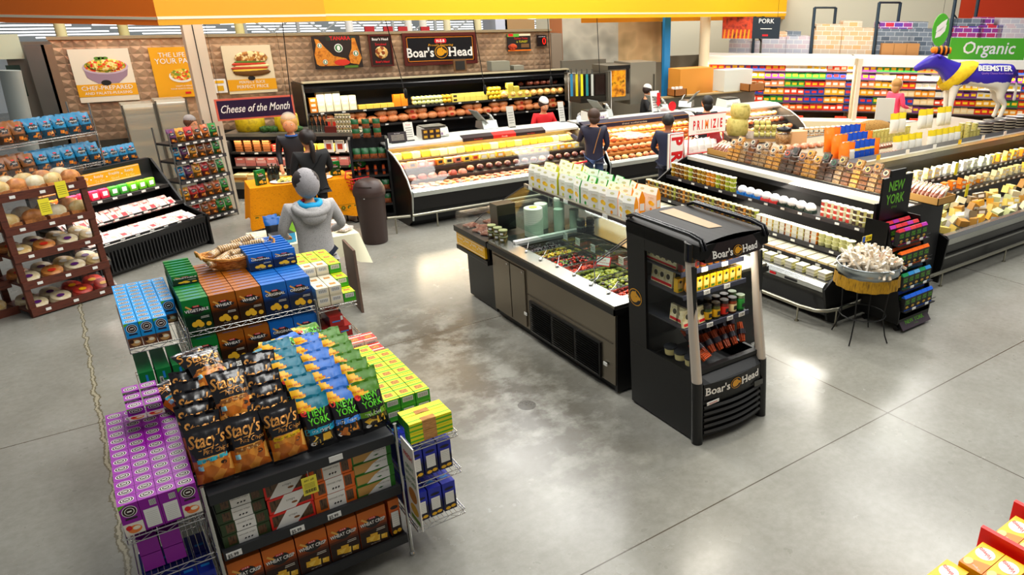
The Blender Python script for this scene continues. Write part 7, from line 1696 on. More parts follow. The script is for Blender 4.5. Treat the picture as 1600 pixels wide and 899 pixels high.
DT=MB().lathe([(.16,0),(.20,.035),(.21,.035),(.21,.05),(.001,.05)],mat('#2a211c',.3),16).lathe([(.213,.012),(.213,.034)],mat('#b5a894',.5),16,cap=False).mesh('black_party_tray')
for i in range(6):
    for k in range(6): put(DT,'party_tray',f"black round tray right of the tins, stack {nth(i)} from the left, {nth(k)} up",'tray',(14.5+.46*i,7.42,1.242+.055*k),0,group='black round trays')
# small labels along trim
for i in range(8): tag(MB().box(-.05,0,0,.05,.005,.08,WHITE if i % 3 else mat('#e8c52a')).build('sign_card',None,(10.1+.8*i,6.735,1.44)),f"small price card on the long cooler's top trim, {nth(i)} from the left",'card','cards on the top trim')
# jars & cheese pyramid at the far-left back of the island
WJ=jar('white_lid_jar','#c99a5a','#f0ece0','#e8e2d0',r=.05,h_=.12)
pj=pz(1225,175,1.0)
tb=root('back_table','low wooden stand holding the cheese pyramid at the far end of the island','stand',(12.3,11.4,0),R(-35)); MB().box(-.7,-.5,.9,.7,.5,1.0,mat('#3a2a20',.5)).box(-.65,-.52,.92,.65,-.5,.99,mat('#a8875a',.5)).build('top',tb); MB().box(-.6,-.4,0,.6,.4,.9,mat('#241a14',.5)).build('body',tb)
PC=MB().lathe([(.05,0),(.062,.03),(.062,.05),(.05,.08),(.001,.08)],mat('#c9c07c',.6),14).mesh('small_cheese_round')
for i in range(6):
    for k in range(6-i//1 if i>1 else 4):
        v=Matrix.Rotation(R(-35),4,'Z') @ Vector((-.05+.13*i,-.2+.06*(k % 2),0)); put(PC,'cheese_round',f"small pale cheese round in the pyramid, column {nth(i)} from the left, {nth(k)} up",'cheese',(12.3+v.x,11.4+v.y,1.0+.082*k),0,group='pale cheese rounds in the pyramid')
BIGC=noisy('big_rind',['#b5a65a','#cfc07a','#978a44'],7,.6)
for k,(dx,dz,r_,h_) in enumerate(((-.45,0,.24,.36),(-.40,.36,.22,.30))):
    v=Matrix.Rotation(R(-35),4,'Z') @ Vector((dx,0,0)); put(MB().lathe([(r_*.85,0),(r_,h_*.2),(r_*1.02,h_*.5),(r_,h_*.8),(r_*.85,h_)],BIGC,22).mesh('cheese_drum'),'cheese_drum',f"big tan cheese drum at the left of the pale pyramid, {['lower','upper'][k]}",'cheese',(12.3+v.x,11.4+v.y,1.0+dz),0)
for i in range(10):
    for k in range(3): put(WJ,'white_lid_jar',f"white-lidded honey jar in ranks behind the nuts, {nth(i)} from the left, {nth(k)} up",'jar',(12.0+.12*i,9.9-.04*i,1.0+.125*k),0,group='white-lidded jars')
tag(MB().box(0,0,0,1.7,.5,1.0,mat('#a88a5c',.6)).build('jar_stand',None,(11.8,9.62,0)),'plain wooden stand under the ranks of white-lidded jars','stand')
tag(MB().box(-.2,-.12,0,.2,.12,.28,mat('#d9b68a',.6)).build('cork_block',None,(10.85,9.1,1.242),R(-20),bevel=.01),'pale tan box on the island in front of the white-lidded jars','box')
for i in range(10): tag(MB().ball((0,0,.05),.075,noisy('pink_grapes',['#e0b090','#d08a70','#efcaa8'],30,.4),10,6,(1.3,1,.8)).build('wrapped_loaf',None,(10.0+.19*i,8.9-.03*i,1.242)),f"pinkish wrapped bread on the island behind the black-lidded jars, {nth(i)} from the left",'bread','pinkish wrapped breads')
MBf=MB().ball((0,0,.12),.35,noisy('straw',['#7a5a30','#a8854c','#5a3e1e'],60,.9,6),18,8,(1.2,.6,.5)); tag(MBf.build('straw_bale',None,(13.2,9.0,1.242),R(-30)),'rough brown straw bundle on the island top','straw')
# ---------------- round galvanised tub on a wrought stand
gs=root('tub_stand','black wrought iron stand with mustard ruffle holding the round steel tub','stand',(7.02,4.62,0))
for a in (.3,1.87,3.44,5.01):
    c_,s_=math.cos(a),math.sin(a); MB().tube([(.34*c_,.34*s_,.01),(.30*c_,.30*s_,.10),(.25*c_,.25*s_,.3),(.27*c_,.27*s_,.6),(.31*c_,.31*s_,.80)],.009,BLACK,6).build('leg',gs)
MB().tube([(.27*math.cos(t*.35),.27*math.sin(t*.35),.32) for t in range(18)],.007,BLACK,5,closed=True).build('ring',gs)
RF=noisy('mustard_ruffle',['#8a6a14','#b08a1e','#6e5410'],30,.8,stretch=(1,1,.3)); rings=[]
for z in (.84,.80,.74,.70): rings.append([((.36+.012*math.sin(t*1.9)+(.84-z)*.08)*math.cos(t*.1309),(.36+.012*math.sin(t*1.9)+(.84-z)*.08)*math.sin(t*.1309),z) for t in range(48)])
MB().loft(rings,RF,cap=False).build('ruffle',gs)
GALV=mat('#a9b0b2',.3,.9); gt=root('steel_tub','round galvanised tub heaped with wrapped meat sticks','tub',(7.02,4.62,.80))
MB().lathe([(.001,0),(.345,0),(.35,.06),(.358,.065),(.352,.075),(.36,.15),(.372,.155),(.365,.165),(.352,.155),(.34,.02)],GALV,36,cap=False).build('tub_body',gt)
for q,c in enumerate(('#e9dcc8','#e2cfb4','#f0e8da')):
    mb=MB().box(-.012,-.10,0,.012,.10,.022,mat(c,.4)); mb.rect(-.01,-.07,.01,.06,(0,0,.022),X3,Y3,mat('#b5ab98' if q != 1 else '#d8602a',.5)); _P[('stk',q)]=mb.mesh('meat_stick')
rg=random.Random(3)
for i in range(110):
    a,rr_=rg.uniform(0,6.28),.31*math.sqrt(rg.random()); h_=.93+.12*(1-(rr_/.33)**2)
    put(_P[('stk',0 if i % 9 else 1) if i % 2 else ('stk',2)],'meat_stick','paper wrapped meat stick in the heap in the round steel tub','snack',(7.02+rr_*math.cos(a),4.62+rr_*math.sin(a),h_),(rg.uniform(-.9,.9)+1.2*(rg.random()>.5),rg.uniform(-.3,.3),rg.uniform(0,6.28)),group='wrapped meat sticks in the round tub',scale=1.2)
# ---------------- black New York wheeled display
ny=root('wheeled_display','black wheeled rack of green-lettered crisp bags by the island corner','rack',(7.50,4.42,0))
NG=mat('#6fae3a',.5)
MB().box(.0,.0,.10,.66,.55,.16,BLACK).build('base',ny); 
for x in (.05,.6):
    for y in (.05,.5): MB().merge(MB().lathe([(.035,-.015),(.035,.015)],BLACK,12),Matrix.Translation((x,y,.035)) @ Matrix.Rotation(R(90),4,'Y')).tube([(x,y,.035),(x,y,.10)],.01,BLACK,5).build('caster',ny)
mb=MB().prism([(0,.16),(.55,.16),(.55,1.30),(.32,1.30),(.0,.3)],'x',-.01,.01,BLACK); LXm=(0,-1,0)
for t,z,s in (('NEW',.62,.15),('YORK',.48,.15),('S T Y L E',.43,.03)): mb.text(t,(-.012,.34,z),LXm,Z3,s,NG,bold=.02,maxw=.36,stretch=.8)
mb.build('side_panel',ny); MB().prism([(0,.16),(.55,.16),(.55,1.30),(.32,1.30),(.0,.3)],'x',.65,.67,BLACK).build('side_panel',ny); MB().box(0,.53,.16,.66,.55,1.5,BLACK).build('back',ny)
mb=MB().box(.06,.50,1.28,.66,.53,1.80,BLACK); mb.box(.20,.50,1.80,.50,.53,1.88,BLACK)
for t,z,s in (('NEW',1.63,.17),('YORK',1.47,.17),('S T Y L E',1.41,.035)): mb.text(t,(.34,.50,z),X3,Z3,s,NG,bold=.02,maxw=.44,stretch=.8)
mb.build('header',ny)
t=MB().box(0,-.01,0,.60,0,.15,mat('#4a4048',.5)); t.text('NEW YORK',(.30,-.01,.065),X3,Z3,.075,NG,bold=.02,maxw=.4); t.text('S T Y L E',(.30,-.01,.03),X3,Z3,.022,NG); q_=MB().merge(t,Matrix.Translation((.03,-.06,.03)) @ Matrix.Rotation(R(-38),4,'X')); q_.build('kick_sign',ny)
mb=MB().box(-.03,.3,.9,-.02,.62,1.32,BLACK); mb.rect(-.27,.16,-.05,.32,(-.03,.32,.95),LXm,Z3,mat('#55555c')) if False else None; mb.build('info_panel',ny)
def smallbag(c): 
    k=('smb',c)
    if k in _BAG: return _BAG[k]
    mb=MB(); w_,d_,h_=.115,.06,.19; K=BLK2; a=[(-w_/2,0,0),(w_/2,0,0),(w_/2,d_,0),(-w_/2,d_,0)]; b2=[(x,y,h_*.84) for x,y,_ in a]; t2=[(-w_/2,d_*.4,h_),(w_/2,d_*.4,h_),(w_/2,d_*.6,h_),(-w_/2,d_*.6,h_)]; T=mat(c,.4)
    mb.add(a+b2,((0,1,5,4),(1,2,6,5),(2,3,7,6),(3,0,4,7)),K); mb.add(b2+t2,((0,1,5,4),(1,2,6,5),(2,3,7,6),(3,0,4,7),(4,5,6,7)),T)
    mb.text('NEW',(0,0,h_*.58),X3,Z3,.035,NG,bold=.02); mb.text('YORK',(0,0,h_*.42),X3,Z3,.035,NG,bold=.02,maxw=.1); mb.disc((0,0,h_*.2),X3,Z3,.03,.02,CHIPY,off=.001); mb.rect(-w_/2,0,w_/2,h_*.06,(0,0,0),X3,Z3,T,.0008)
    _BAG[k]=mb.mesh('crisp_bag'); return _BAG[k]
TIER=[(.28,['#2a66c8'],'blue'),(.54,['#2a8a5a','#3f8ac0','#6aa0c8'],'blue-green'),(.80,['#e8762a'],'orange'),(1.06,['#c03a44','#a83a9a','#c8484a'],'red and purple')]
for t,(z,cs,nm) in enumerate(TIER):
    y0=-.06+.07*t
    MB().box(.02,y0,z-.012,.66,.5,z,BLK2).tube([(.02,y0,z+.05),(.66,y0,z+.05)],.005,BLACK,4).tube([(.02,y0,z),(.66,y0,z)],.005,BLACK,4).build('tray',ny); tags_on(ny,.05,.6,2,y0-.004,z+.02)
    for i in range(5):
        for q in range(3): put(smallbag(cs[(i+q) % len(cs)]),'crisp_bag',f"{nm}-topped crisp bag, black wheeled rack {['lowest','second','third','top'][t]} tier, {nth(i)} across, {nth(q)} back",'bag',(7.50+.09+.12*i,4.42+y0+.03+.12*q,z+.0+.01*q),0,group=f'crisp bags on the {["lowest","second","third","top"][t]} tier of the wheeled rack')
tg=MB().box(-.09,0,0,.09,.004,.07,mat('#e8d21c',.5)); tg.rect(-.09,0,-.035,.07,(0,0,0),X3,Z3,mat('#2a5ab0')); tg.text('$7.98',(.03,0,.02),X3,Z3,.04,INK,maxw=.1,bold=.02); o=tg.build('price_sign',None,(7.16,4.78,1.14)); tag(o,'yellow and blue $7.98 price card standing above the steel tub','sign'); MB().tube([(0,.002,0),(0,.002,-.17)],.004,CHROME,5).build('pin',o)
# ---------------- primizie rack
pr0=root('snack_display','red wire snack rack at the far left corner of the island','rack',(8.12,9.50,0))
REDM=mat('#c01f28',.4); PW=mat('#f2efe8',.5)
for x in (.42,1.25):
    for y in (0,.4): MB().tube([(x,y,0),(x,y,1.65)],.010,REDM,6).build('post',pr0)
for z in (.95,1.22): 
    mb=MB(); wire_shelf(mb,.42,1.25,-.02,.42,z,m=REDM,step=.06); mb.build('wire_tray',pr0)
    MB().box(.42,-.03,z-.02,1.25,-.02,z+.06,REDM).build('tray_front',pr0)
MB().box(.9,0,.3,1.25,.4,.32,REDM).build('shelf',pr0); MB().add([(1.25,-.05,1.22),(1.25,.4,1.22),(1.25,.4,1.6),(1.25,.1,1.6)],((0,1,2,3),),mat('#8a1420',.5)).build('side_panel',pr0)
LETC=['#c01f28','#c8282a','#d8402a','#f0862c','#d8402a','#c8282a','#c01f28','#c01f28']
mb=MB().box(.40,-.04,1.60,1.26,-.02,1.93,PW)
for a in ((.40,1.595,1.26,1.605),(.40,1.925,1.26,1.935)): mb.rect(*a,(0,-.04,0),X3,Z3,REDM)
for k,(ch,xx) in enumerate(zip('PRIMIZIE',(.48,.58,.665,.77,.88,.955,1.04,1.12))):
    mb.text(ch,(xx+.03,-.04,1.69),X3,Z3,.21,mat(LETC[k],.5),bold=.04,stretch=.5)
mb.text('THE BEST FROM EVERYWHERE',(.83,-.04,1.63),X3,Z3,.04,mat('#c8a88a'),maxw=.75); mb.build('header',pr0)
mb=MB().box(-.02,-.02,.70,.30,.02,1.66,PW); UP=(0,0,-1)
for a in ((-.02,.70,-.005,1.66),(.285,.70,.30,1.66),(-.02,1.645,.30,1.66),(-.02,.70,.30,.715)): mb.rect(*a,(0,-.02,0),X3,Z3,REDM)
z_=1.60
for k,ch in enumerate('PRIMI'):
    h2=.22 if ch in 'PR' else .10 if ch=='I' else .24; mb.text(ch,(.035,-.02,z_),UP,X3,.33,mat(LETC[k],.5),align='l',bold=.05,stretch=.85); z_-=h2*1.12
mb.build('side_board',pr0); MB().box(-.02,.02,0,.30,.04,1.66,mat('#c9c4ba',.5)).build('board_back',pr0)
WBG=tall_bag('#eceae4','#f0eee8',.19,.24,8,'#d9d6ce')
for i in range(5):
    for k,z in enumerate((.95,1.22)):
        for q in range(2): put(WBG,'white_snack_bag',f"white snack bag on the red wire rack, {['lower','upper'][k]} tray, {nth(i)} from the left, {['front','back'][q]}",'bag',(8.12+.52+.155*i,9.5+.08+.16*q,z+.004),(-.35,rg.uniform(-.2,.2),rg.uniform(-.2,.2)),group='white bags on the red rack')
# shopping cart
ct=root('shopping_cart','grey wire shopping cart with red handle and seat panels by the deli','cart',(7.15,11.08,0),R(12))
GW=mat('#6e6c68',.35,.8); mb=MB()
B0,B1=[(-.28,.0,.95),(.28,0,.95),(.22,.85,.85),(-.22,.85,.85)],[(-.24,.08,.52),(.24,.08,.52),(.18,.78,.58),(-.18,.78,.58)]
for P in (B0,B1): mb.tube(P,.008,GW,5,closed=True)
for f in (.25,.5,.75): mb.tube([tuple(Vector(a).lerp(Vector(b2),f)) for a,b2 in zip(B0,B1)],.004,GW,4,closed=True)
for s in range(4):
    a0,a1,b0,b1=map(Vector,(B0[s],B0[(s+1) % 4],B1[s],B1[(s+1) % 4]))
    for t in range(1,12): mb.tube([a0.lerp(a1,t/12),b0.lerp(b1,t/12)],.003,GW,4)
mb.build('wire_basket',ct); MB().tube([(-.30,-.08,1.02),(.30,-.08,1.02)],.018,RED,8).build('handle',ct)
mb=MB().box(-.25,-.02,.78,-.02,0,.92,RED).box(.02,-.02,.78,.25,0,.92,RED)
for x in (-.135,.135): mb.text('H-E-B',(x,-.022,.82),X3,Z3,.07,WHITE,maxw=.18)
mb.build('seat_panels',ct)
for x in (-.24,.24): MB().tube([(x,-.08,1.02),(x,.0,.8),(x,.05,.25),(x,.75,.15)],.012,GW,6).build('frame_tube',ct)
for x in (-.22,.22):
    for y in (.08,.75): MB().merge(MB().lathe([(.055,-.015),(.055,.015)],BLACK,14),Matrix.Translation((x,y,.055)) @ Matrix.Rotation(R(90),4,'Y')).tube([(x,y,.055),(x,y,.18)],.01,GW,5).build('wheel',ct)
# ================================================================ far aisle: wall cooler, pallet racks, signs
def L2(a,b2,t): return (a[0]+(b2[0]-a[0])*t,a[1]+(b2[1]-a[1])*t)
Pa,Pb,Pc=pz(1100,99,2.1)[:2],pz(1338,102,2.1)[:2],pz(1640,108,2.1)[:2]
PKC=['#e8722a','#f2ece0','#e8b02c','#c8322c','#3a8a3c','#f0d8a8','#2c4a9a','#e08a5a','#e8e2d4','#d84a2a','#7a3a7a','#f2a83a']
rg=random.Random(21)
def packm(c):
    k=('pk',c)
    if k not in _P: _P[k]=MB().box(-.072,0,0,.072,.12,.17,mat(c,.4),front=mat(c,.4)).merge(MB().rect(-.05,.05,.05,.12,(0,0,0),X3,Z3,mat(rg.choice(['#f2efe6','#e8c02c','#c8322c','#f0e2c0']),.5),.002)).mesh('dairy_pack')
    return _P[k]
def far_case(a,b2,lab,np_):
    an=math.atan2(b2[1]-a[1],b2[0]-a[0]); L=math.hypot(b2[0]-a[0],b2[1]-a[1]); r=root('multideck_cooler',lab,'cooler',(*a,0),an)
    MB().box(0,.95,0,L,1.0,2.3,mat('#4a4038',.6)).box(0,-.3,0,L,.95,.4,mat('#c9b894',.5)).prism([(-.35,0),(-.38,.55),(-.3,.62),(-.2,.62),(-.2,0)],'x',0,L,mat('#d8cbac',.5)).build('body',r)
    MB().prism([(-.12,2.08),(-.14,2.30),(1.0,2.34),(1.0,2.2),(.1,2.08)],'x',0,L,mat('#f2f0ea',.5)).build('valance',r)
    MB().box(-.06,-.3,.4,0,1,2.3,mat('#b9a88a',.5)).build('end_panel',r)
    for k in range(6):
        z=.80+.225*k; MB().box(0,.1-.05*(k<1),z-.025,L,.8,z,mat('#2c2426',.5)).box(.02,.085-.05*(k<1),z-.035,L,.1-.05*(k<1),z-.0,mat('#3a3038',.5)).build('shelf',r)
        c=None
        for i in range(np_):
            if i % 3==0 or c is None: c=rg.choice(PKC)
            p=r.matrix_basis @ Vector((.12+(L-.24)*i/(np_-1),.13,z)) if False else Matrix.Translation((*a,0)) @ Matrix.Rotation(an,4,'Z') @ Vector((.12+(L-.24)*i/(np_-1),.13,z))
            put(packm(c),'dairy_pack',f"small grocery pack, {['left','right'][lab.startswith('right')]} wall cooler, {['lowest','second','third','fourth','fifth','top'][k]} shelf, {nth(i)} from the left",'pack',tuple(p),an+rg.uniform(-.08,.08),group='packs in the far wall cooler',scale=(1.0*L/np_/.15,1,rg.uniform(.85,1.1)))
    l=case_lamp('case_lamp',0,L-.1,0,0,190,col=(1,.9,.8)); l.parent=r; l.location=(L/2,-.02,2.05); l.rotation_euler=(R(-25),0,0)
    for k in range(4): put(packm('#d8402a'),'dairy_pack',f"red pack in the bottom bunker of the {'right' if lab.startswith('right') else 'left'} wall cooler, {nth(k)} from the left",'pack',tuple(Matrix.Translation((*a,0)) @ Matrix.Rotation(an,4,'Z') @ Vector((.3+(L-.6)*k/3,-.15,.5))),an,group='packs in the bunker',scale=(2.2,1,.9))
far_case(Pa,Pb,'left half of the bright far wall cooler full of colourful packs',22); far_case(Pb,Pc,'right half of the bright far wall cooler full of colourful packs',27)
tag(MB().box(-.06,-.35,.5,.06,-.25,2.3,mat('#d9cfba',.4)).build('white_post',None,(*Pb,0),R(-35)),'thin white post joining the two halves of the far wall cooler','post')
n_=Vector((Pc[0]-Pa[0],Pc[1]-Pa[1])).normalized(); nn=Vector((-n_.y,n_.x)); nn=nn if nn.x>0 else -nn
Ra=(Pa[0]+nn.x*1.6,Pa[1]+nn.y*1.6); Rb=(Pc[0]+nn.x*1.6,Pc[1]+nn.y*1.6)
Wa=(Ra[0]-n_.x*6+nn.x*2.5,Ra[1]-n_.y*6+nn.y*2.5); Wb=(Rb[0]+n_.x*12+nn.x*2.5,Rb[1]+n_.y*12+nn.y*2.5)
struct('wall_right',MB().prism([Wa,Wb,(Wb[0]+.2,Wb[1]+.2),(Wa[0]+.2,Wa[1]+.2)],'z',0,9,mat('#e2ddc8',.6)))
q1=pv(1497,30,Wa,Wb); q2=Wb; e_=.03
struct('wall_orange',MB().prism([(q1[0]-nn.x*e_,q1[1]-nn.y*e_),(q2[0]-nn.x*e_,q2[1]-nn.y*e_),q2,(q1[0],q1[1])],'z',0,9,mat('#cf4a1e',.6)))
BLUE=mat('#3c4a55',.4,.4)
def beam(a,b2,r,m=BLUE): return MB().tube([a,b2],r,m,4)
for k,(x0,x1,xb0,xb1,yt) in enumerate(((1180,1193,1178,1191,22),(1273,1306,1266,1300,12),(1374,1407,1363,1398,4),(1494,1530,1484,1520,-8))):
    r=root('rack_upright',f"dark blue-grey pallet rack upright frame, {nth(k)} from the left",'rack'); P=[pv(x0,yt,Ra,Rb),pv(xb0,86,Ra,Rb),pv(x1,yt,(Ra[0]+nn.x,Ra[1]+nn.y),(Rb[0]+nn.x,Rb[1]+nn.y)),pv(xb1,84,(Ra[0]+nn.x,Ra[1]+nn.y),(Rb[0]+nn.x,Rb[1]+nn.y))]
    for a,b2 in ((P[0],(P[0][0],P[0][1],0)),(P[2],(P[2][0],P[2][1],0))): beam(a,b2,.06).build('upright',r)
    beam(P[0],P[2],.03).build('brace',r); beam(Vector(P[0])-Vector((0,0,.5)),Vector(P[3])+Vector((0,0,.3)),.03).build('brace',r)
a=pv(1110,87,Ra,Rb); b2=pv(1640,86,Ra,Rb); zb=a[2]-.02
tag(MB().prism([Ra,Rb,(Rb[0]+nn.x*1.2,Rb[1]+nn.y*1.2),(Ra[0]+nn.x*1.2,Ra[1]+nn.y*1.2)],'z',zb-.12,zb,mat('#4a5258',.5)).build('rack_deck',None),'dark long rack beam and deck over the far wall cooler','shelf')
def brickm(i,c):
    m=bpy.data.materials.new('wrapped_cartons_%d' % i); m.use_nodes=True; nt=m.node_tree; b=nt.nodes['Principled BSDF']; b.inputs['Roughness'].default_value=.28
    tc=nt.nodes.new('ShaderNodeTexCoord'); cb=nt.nodes.new('ShaderNodeCombineXYZ'); sp=nt.nodes.new('ShaderNodeSeparateXYZ'); ad=nt.nodes.new('ShaderNodeMath'); nt.links.new(tc.outputs['Object'],sp.inputs[0]); nt.links.new(sp.outputs[0],ad.inputs[0]); nt.links.new(sp.outputs[1],ad.inputs[1]); nt.links.new(ad.outputs[0],cb.inputs[0]); nt.links.new(sp.outputs[2],cb.inputs[1])
    t=nt.nodes.new('ShaderNodeTexBrick'); nt.links.new(cb.outputs[0],t.inputs['Vector']); t.inputs['Scale'].default_value=1; t.inputs['Brick Width'].default_value=.26; t.inputs['Row Height'].default_value=.13; t.inputs['Mortar Size'].default_value=.008
    t.inputs['Color1'].default_value=(*hexc(c[0]),1); t.inputs['Color2'].default_value=(*hexc(c[1]),1); t.inputs['Mortar'].default_value=(*hexc(c[2]),1); nt.links.new(t.outputs[0],b.inputs['Base Color']); return m
WRAP=[brickm(i,c) for i,c in enumerate((['#c2c6d0','#d8c4c8','#e8e6e4'],['#d0c4b4','#dcb07c','#e6e0d4'],['#5a6470','#8a929c','#b9bdc2'],['#2c4aa8','#c83a3a','#e8e6f0']))]
for k,(x0,x1,yt,yb,wi) in enumerate(((1140,1186,58,84,0),(1192,1228,50,84,0),(1229,1264,49,84,0),(1274,1313,38,84,1),(1317,1363,33,84,1),(1374,1421,34,84,2),(1426,1461,34,84,2),(1488,1531,29,84,3),(1533,1560,27,84,3),(1563,1605,28,84,0))):
    A=pv(x0,yt,Ra,Rb); B=pv(x1,yb,Ra,Rb); r=root('wrapped_pallet',f"shrink-wrapped pallet load on the far rack, {nth(k)} from the left",'pallet',(A[0],A[1],zb),math.atan2(n_.y,n_.x)); w_=math.hypot(B[0]-A[0],B[1]-A[1]); h_=A[2]-zb
    MB().box(0,.02,.1,w_,1,h_*.82,WRAP[wi]).box(.03,.06,h_*.82,w_*(.6+.4*(k % 2)),.95,h_,WRAP[(wi+k) % 4 if k % 3 else wi]).build('load',r,bevel=.02); MB().box(0,0,0,w_,1,.1,mat('#2c4a7a' if k<4 else '#6a5238',.6)).build('pallet',r)
for k,(x0,x1) in enumerate(((1379,1396),(1397,1416),(1417,1435))):
    Rc=(Ra[0]-nn.x*.3,Ra[1]-nn.y*.3); Rd=(Rb[0]-nn.x*.3,Rb[1]-nn.y*.3); A=pv(x0,68,Rc,Rd); B=pv(x1,85,Rc,Rd); tag(MB().box(0,0,0,math.hypot(B[0]-A[0],B[1]-A[1]),.3,A[2]-zb,mat('#b08354',.7)).build('cardboard_box',None,(A[0],A[1],zb),math.atan2(n_.y,n_.x),bevel=.01),f"plain brown cardboard box before the grey pallets, {nth(k)} from the left",'box')
def hang(name,lab,px,py,px1,py1,a,b2,m,draw=None):
    A=pv(px,py1,a,b2); B=pv(px1,py,a,b2); w_=math.hypot(B[0]-A[0],B[1]-A[1]); h_=B[2]-A[2]; r=root(name,lab,'sign',A,math.atan2(B[1]-A[1],B[0]-A[0])); MB().box(0,0,0,w_,.03,h_,m).build('panel',r)
    mb=MB(); draw(mb,w_,h_); mb.build('print',r)
    for x in (.05*w_,.95*w_): MB().tube([(x,.015,h_),(x,.015,h_+2.5)],.004,BLACK,4).build('wire',r)
ho=(0,0,0)
def d1(mb,w_,h_):
    mb.rect(0,0,w_*.52,h_,ho,X3,Z3,noisy('grill_meat',['#8a2c1c','#c9502c','#4a1a14'],5,.5),.002)
    for k in range(7): mb.patch([(w_*(.02+.07*k),0),(w_*(.05+.07*k),0),(w_*(.06+.07*k),h_*.42),(w_*(.035+.07*k),h_*.42)],ho,X3,Z3,mat('#f0a02c'),.004)
    mb.text('PORK',(w_*.76,0,h_*.72),X3,Z3,h_*.30,WHITE,maxw=w_*.35,off=.004); mb.rect(w_*.66,h_*.45,w_*.86,h_*.48,ho,X3,Z3,WHITE,.003); mb.rect(w_*.7,h_*.12,w_*.8,h_*.2,ho,X3,Z3,RED,.003)
hang('hanging_sign','hanging sign with grilled meat picture and the word PORK',1128,27,1220,60,Pa,(Pa[0]+.8,Pa[1]-.62),mat('#1f2a33',.5),d1)
def d2(mb,w_,h_): mb.text('Organic',(w_*.52,0,h_*.28),X3,Z3,h_*.80,WHITE,bold=.012,shear=.12,maxw=w_*.82,off=.004)
oa=pz(1482,92,2.55)[:2]; hang('hanging_sign','long green hanging sign reading Organic at the right edge',1481,60,1606,93,oa,(oa[0]+.79,oa[1]-.62),mat('#5cae3c',.5),d2)
A=pv(1470,47,oa,(oa[0]+.79,oa[1]-.62)); mb=MB().disc((0,0,0),X3,Z3,.19,.36,mat('#5cae3c',.5),28); mb.prism([(.19*math.cos(t*.224),.36*math.sin(t*.224)) for t in range(28)],'y',0,.03,mat('#5cae3c',.5))
for t in (-.02,.11): mb.patch([(-.11,t-.16),(0,t-.12),(.10,t),(.12,t+.14),(-.0,t+.06),(-.1,t-.04)],(0,-.003,0),X3,Z3,WHITE)
o=mb.build('hanging_leaf_sign',None,A,R(-38)); tag(o,'green oval sign with a white leaf left of the Organic sign','sign'); MB().tube([(0,.015,.36),(0,.015,3)],.004,BLACK,4).build('wire',o)
# far left: bright store interior seen over the wall
FAR=mat('#dfe6ea',.6,emit=0.0); struct('wall_far',MB().box(-14,34,0,34,34.3,5.2,mat('#d8dfe2',.7)))
TUBEL=mat('#fbfdff',.5,emit=3.0)
r=root('strip_light_rows','rows of white fluorescent strip lights hanging in the far hall above the posters','light')
for k in range(6):
    for i in range(6): x=-2.5+3.4*i+.5*k; MB().box(x,27+1.0*k,3.1-.12*k,x+2.9,27.08+1.0*k,3.135-.12*k,TUBEL).build('tube_light',r)
WS=mat('#e8ecec',.5); r=root('roof_truss','white steel bracing far behind the copper wall','truss')
for k in range(9):
    x=5+1.5*k; MB().tube([(x,25.5,0),(x,25.5,4.5)],.06,WS,6).build('post',r); MB().tube([(x,25.5,2.3),(x+1.5,25.5,3.3)],.03,WS,5).build('brace',r); MB().tube([(x,25.5,3.3),(x+1.5,25.5,2.3)],.03,WS,5).build('brace',r)
for k,(px,c) in enumerate(((98,'#e8dfb0'),(196,'#d8cf9a'),(377,'#e8dca0'),(548,'#f0f0ec'),(640,'#efeee6'),(663,'#e8e6da'),(700,'#e9e2c0'),(748,'#e9e0b8'))):
    A=pv(px,60,(0,20),(1,20)); tag(MB().lathe([(.10,0),(.10,4.5)],mat(c,.5),10).build('pipe_post',None,(A[0],20,0)),f"pale vertical pipe rising behind the copper wall, {nth(k)} from the left",'pipe')
for k,px in enumerate((578,607,630,665)): A=pv(px,48,(0,19.5),(1,19.5)); tag(MB().box(-.12,0,-.5,.12,.02,.1,mat('#a82c34',.5)).box(-.13,.02,-3.0,-.11,.04,.1,DARK).build('red_sign_post',None,(A[0],19.5,A[2])),f"small dark red sign peeking over the copper wall, {nth(k)} from the left",'sign')
for k,(px,py,px1,py1,c) in enumerate(((790,30,835,50,'#a88a64'),(775,30,792,50,'#c9ccd8'),(862,52,878,80,'#9a8a78'),(880,28,900,34,'#e8a070'))):
    A=pv(px,py1,(0,20),(1,20)); B=pv(px1,py,(0,20),(1,20)); tag(MB().box(0,0,-A[2],B[0]-A[0],.8,B[2]-A[2],mat(c,.6)).build('stock_stack',None,(A[0],20,A[2])),f"stacked stock cartons behind the copper wall's right end, {nth(k)} from the left",'boxes')

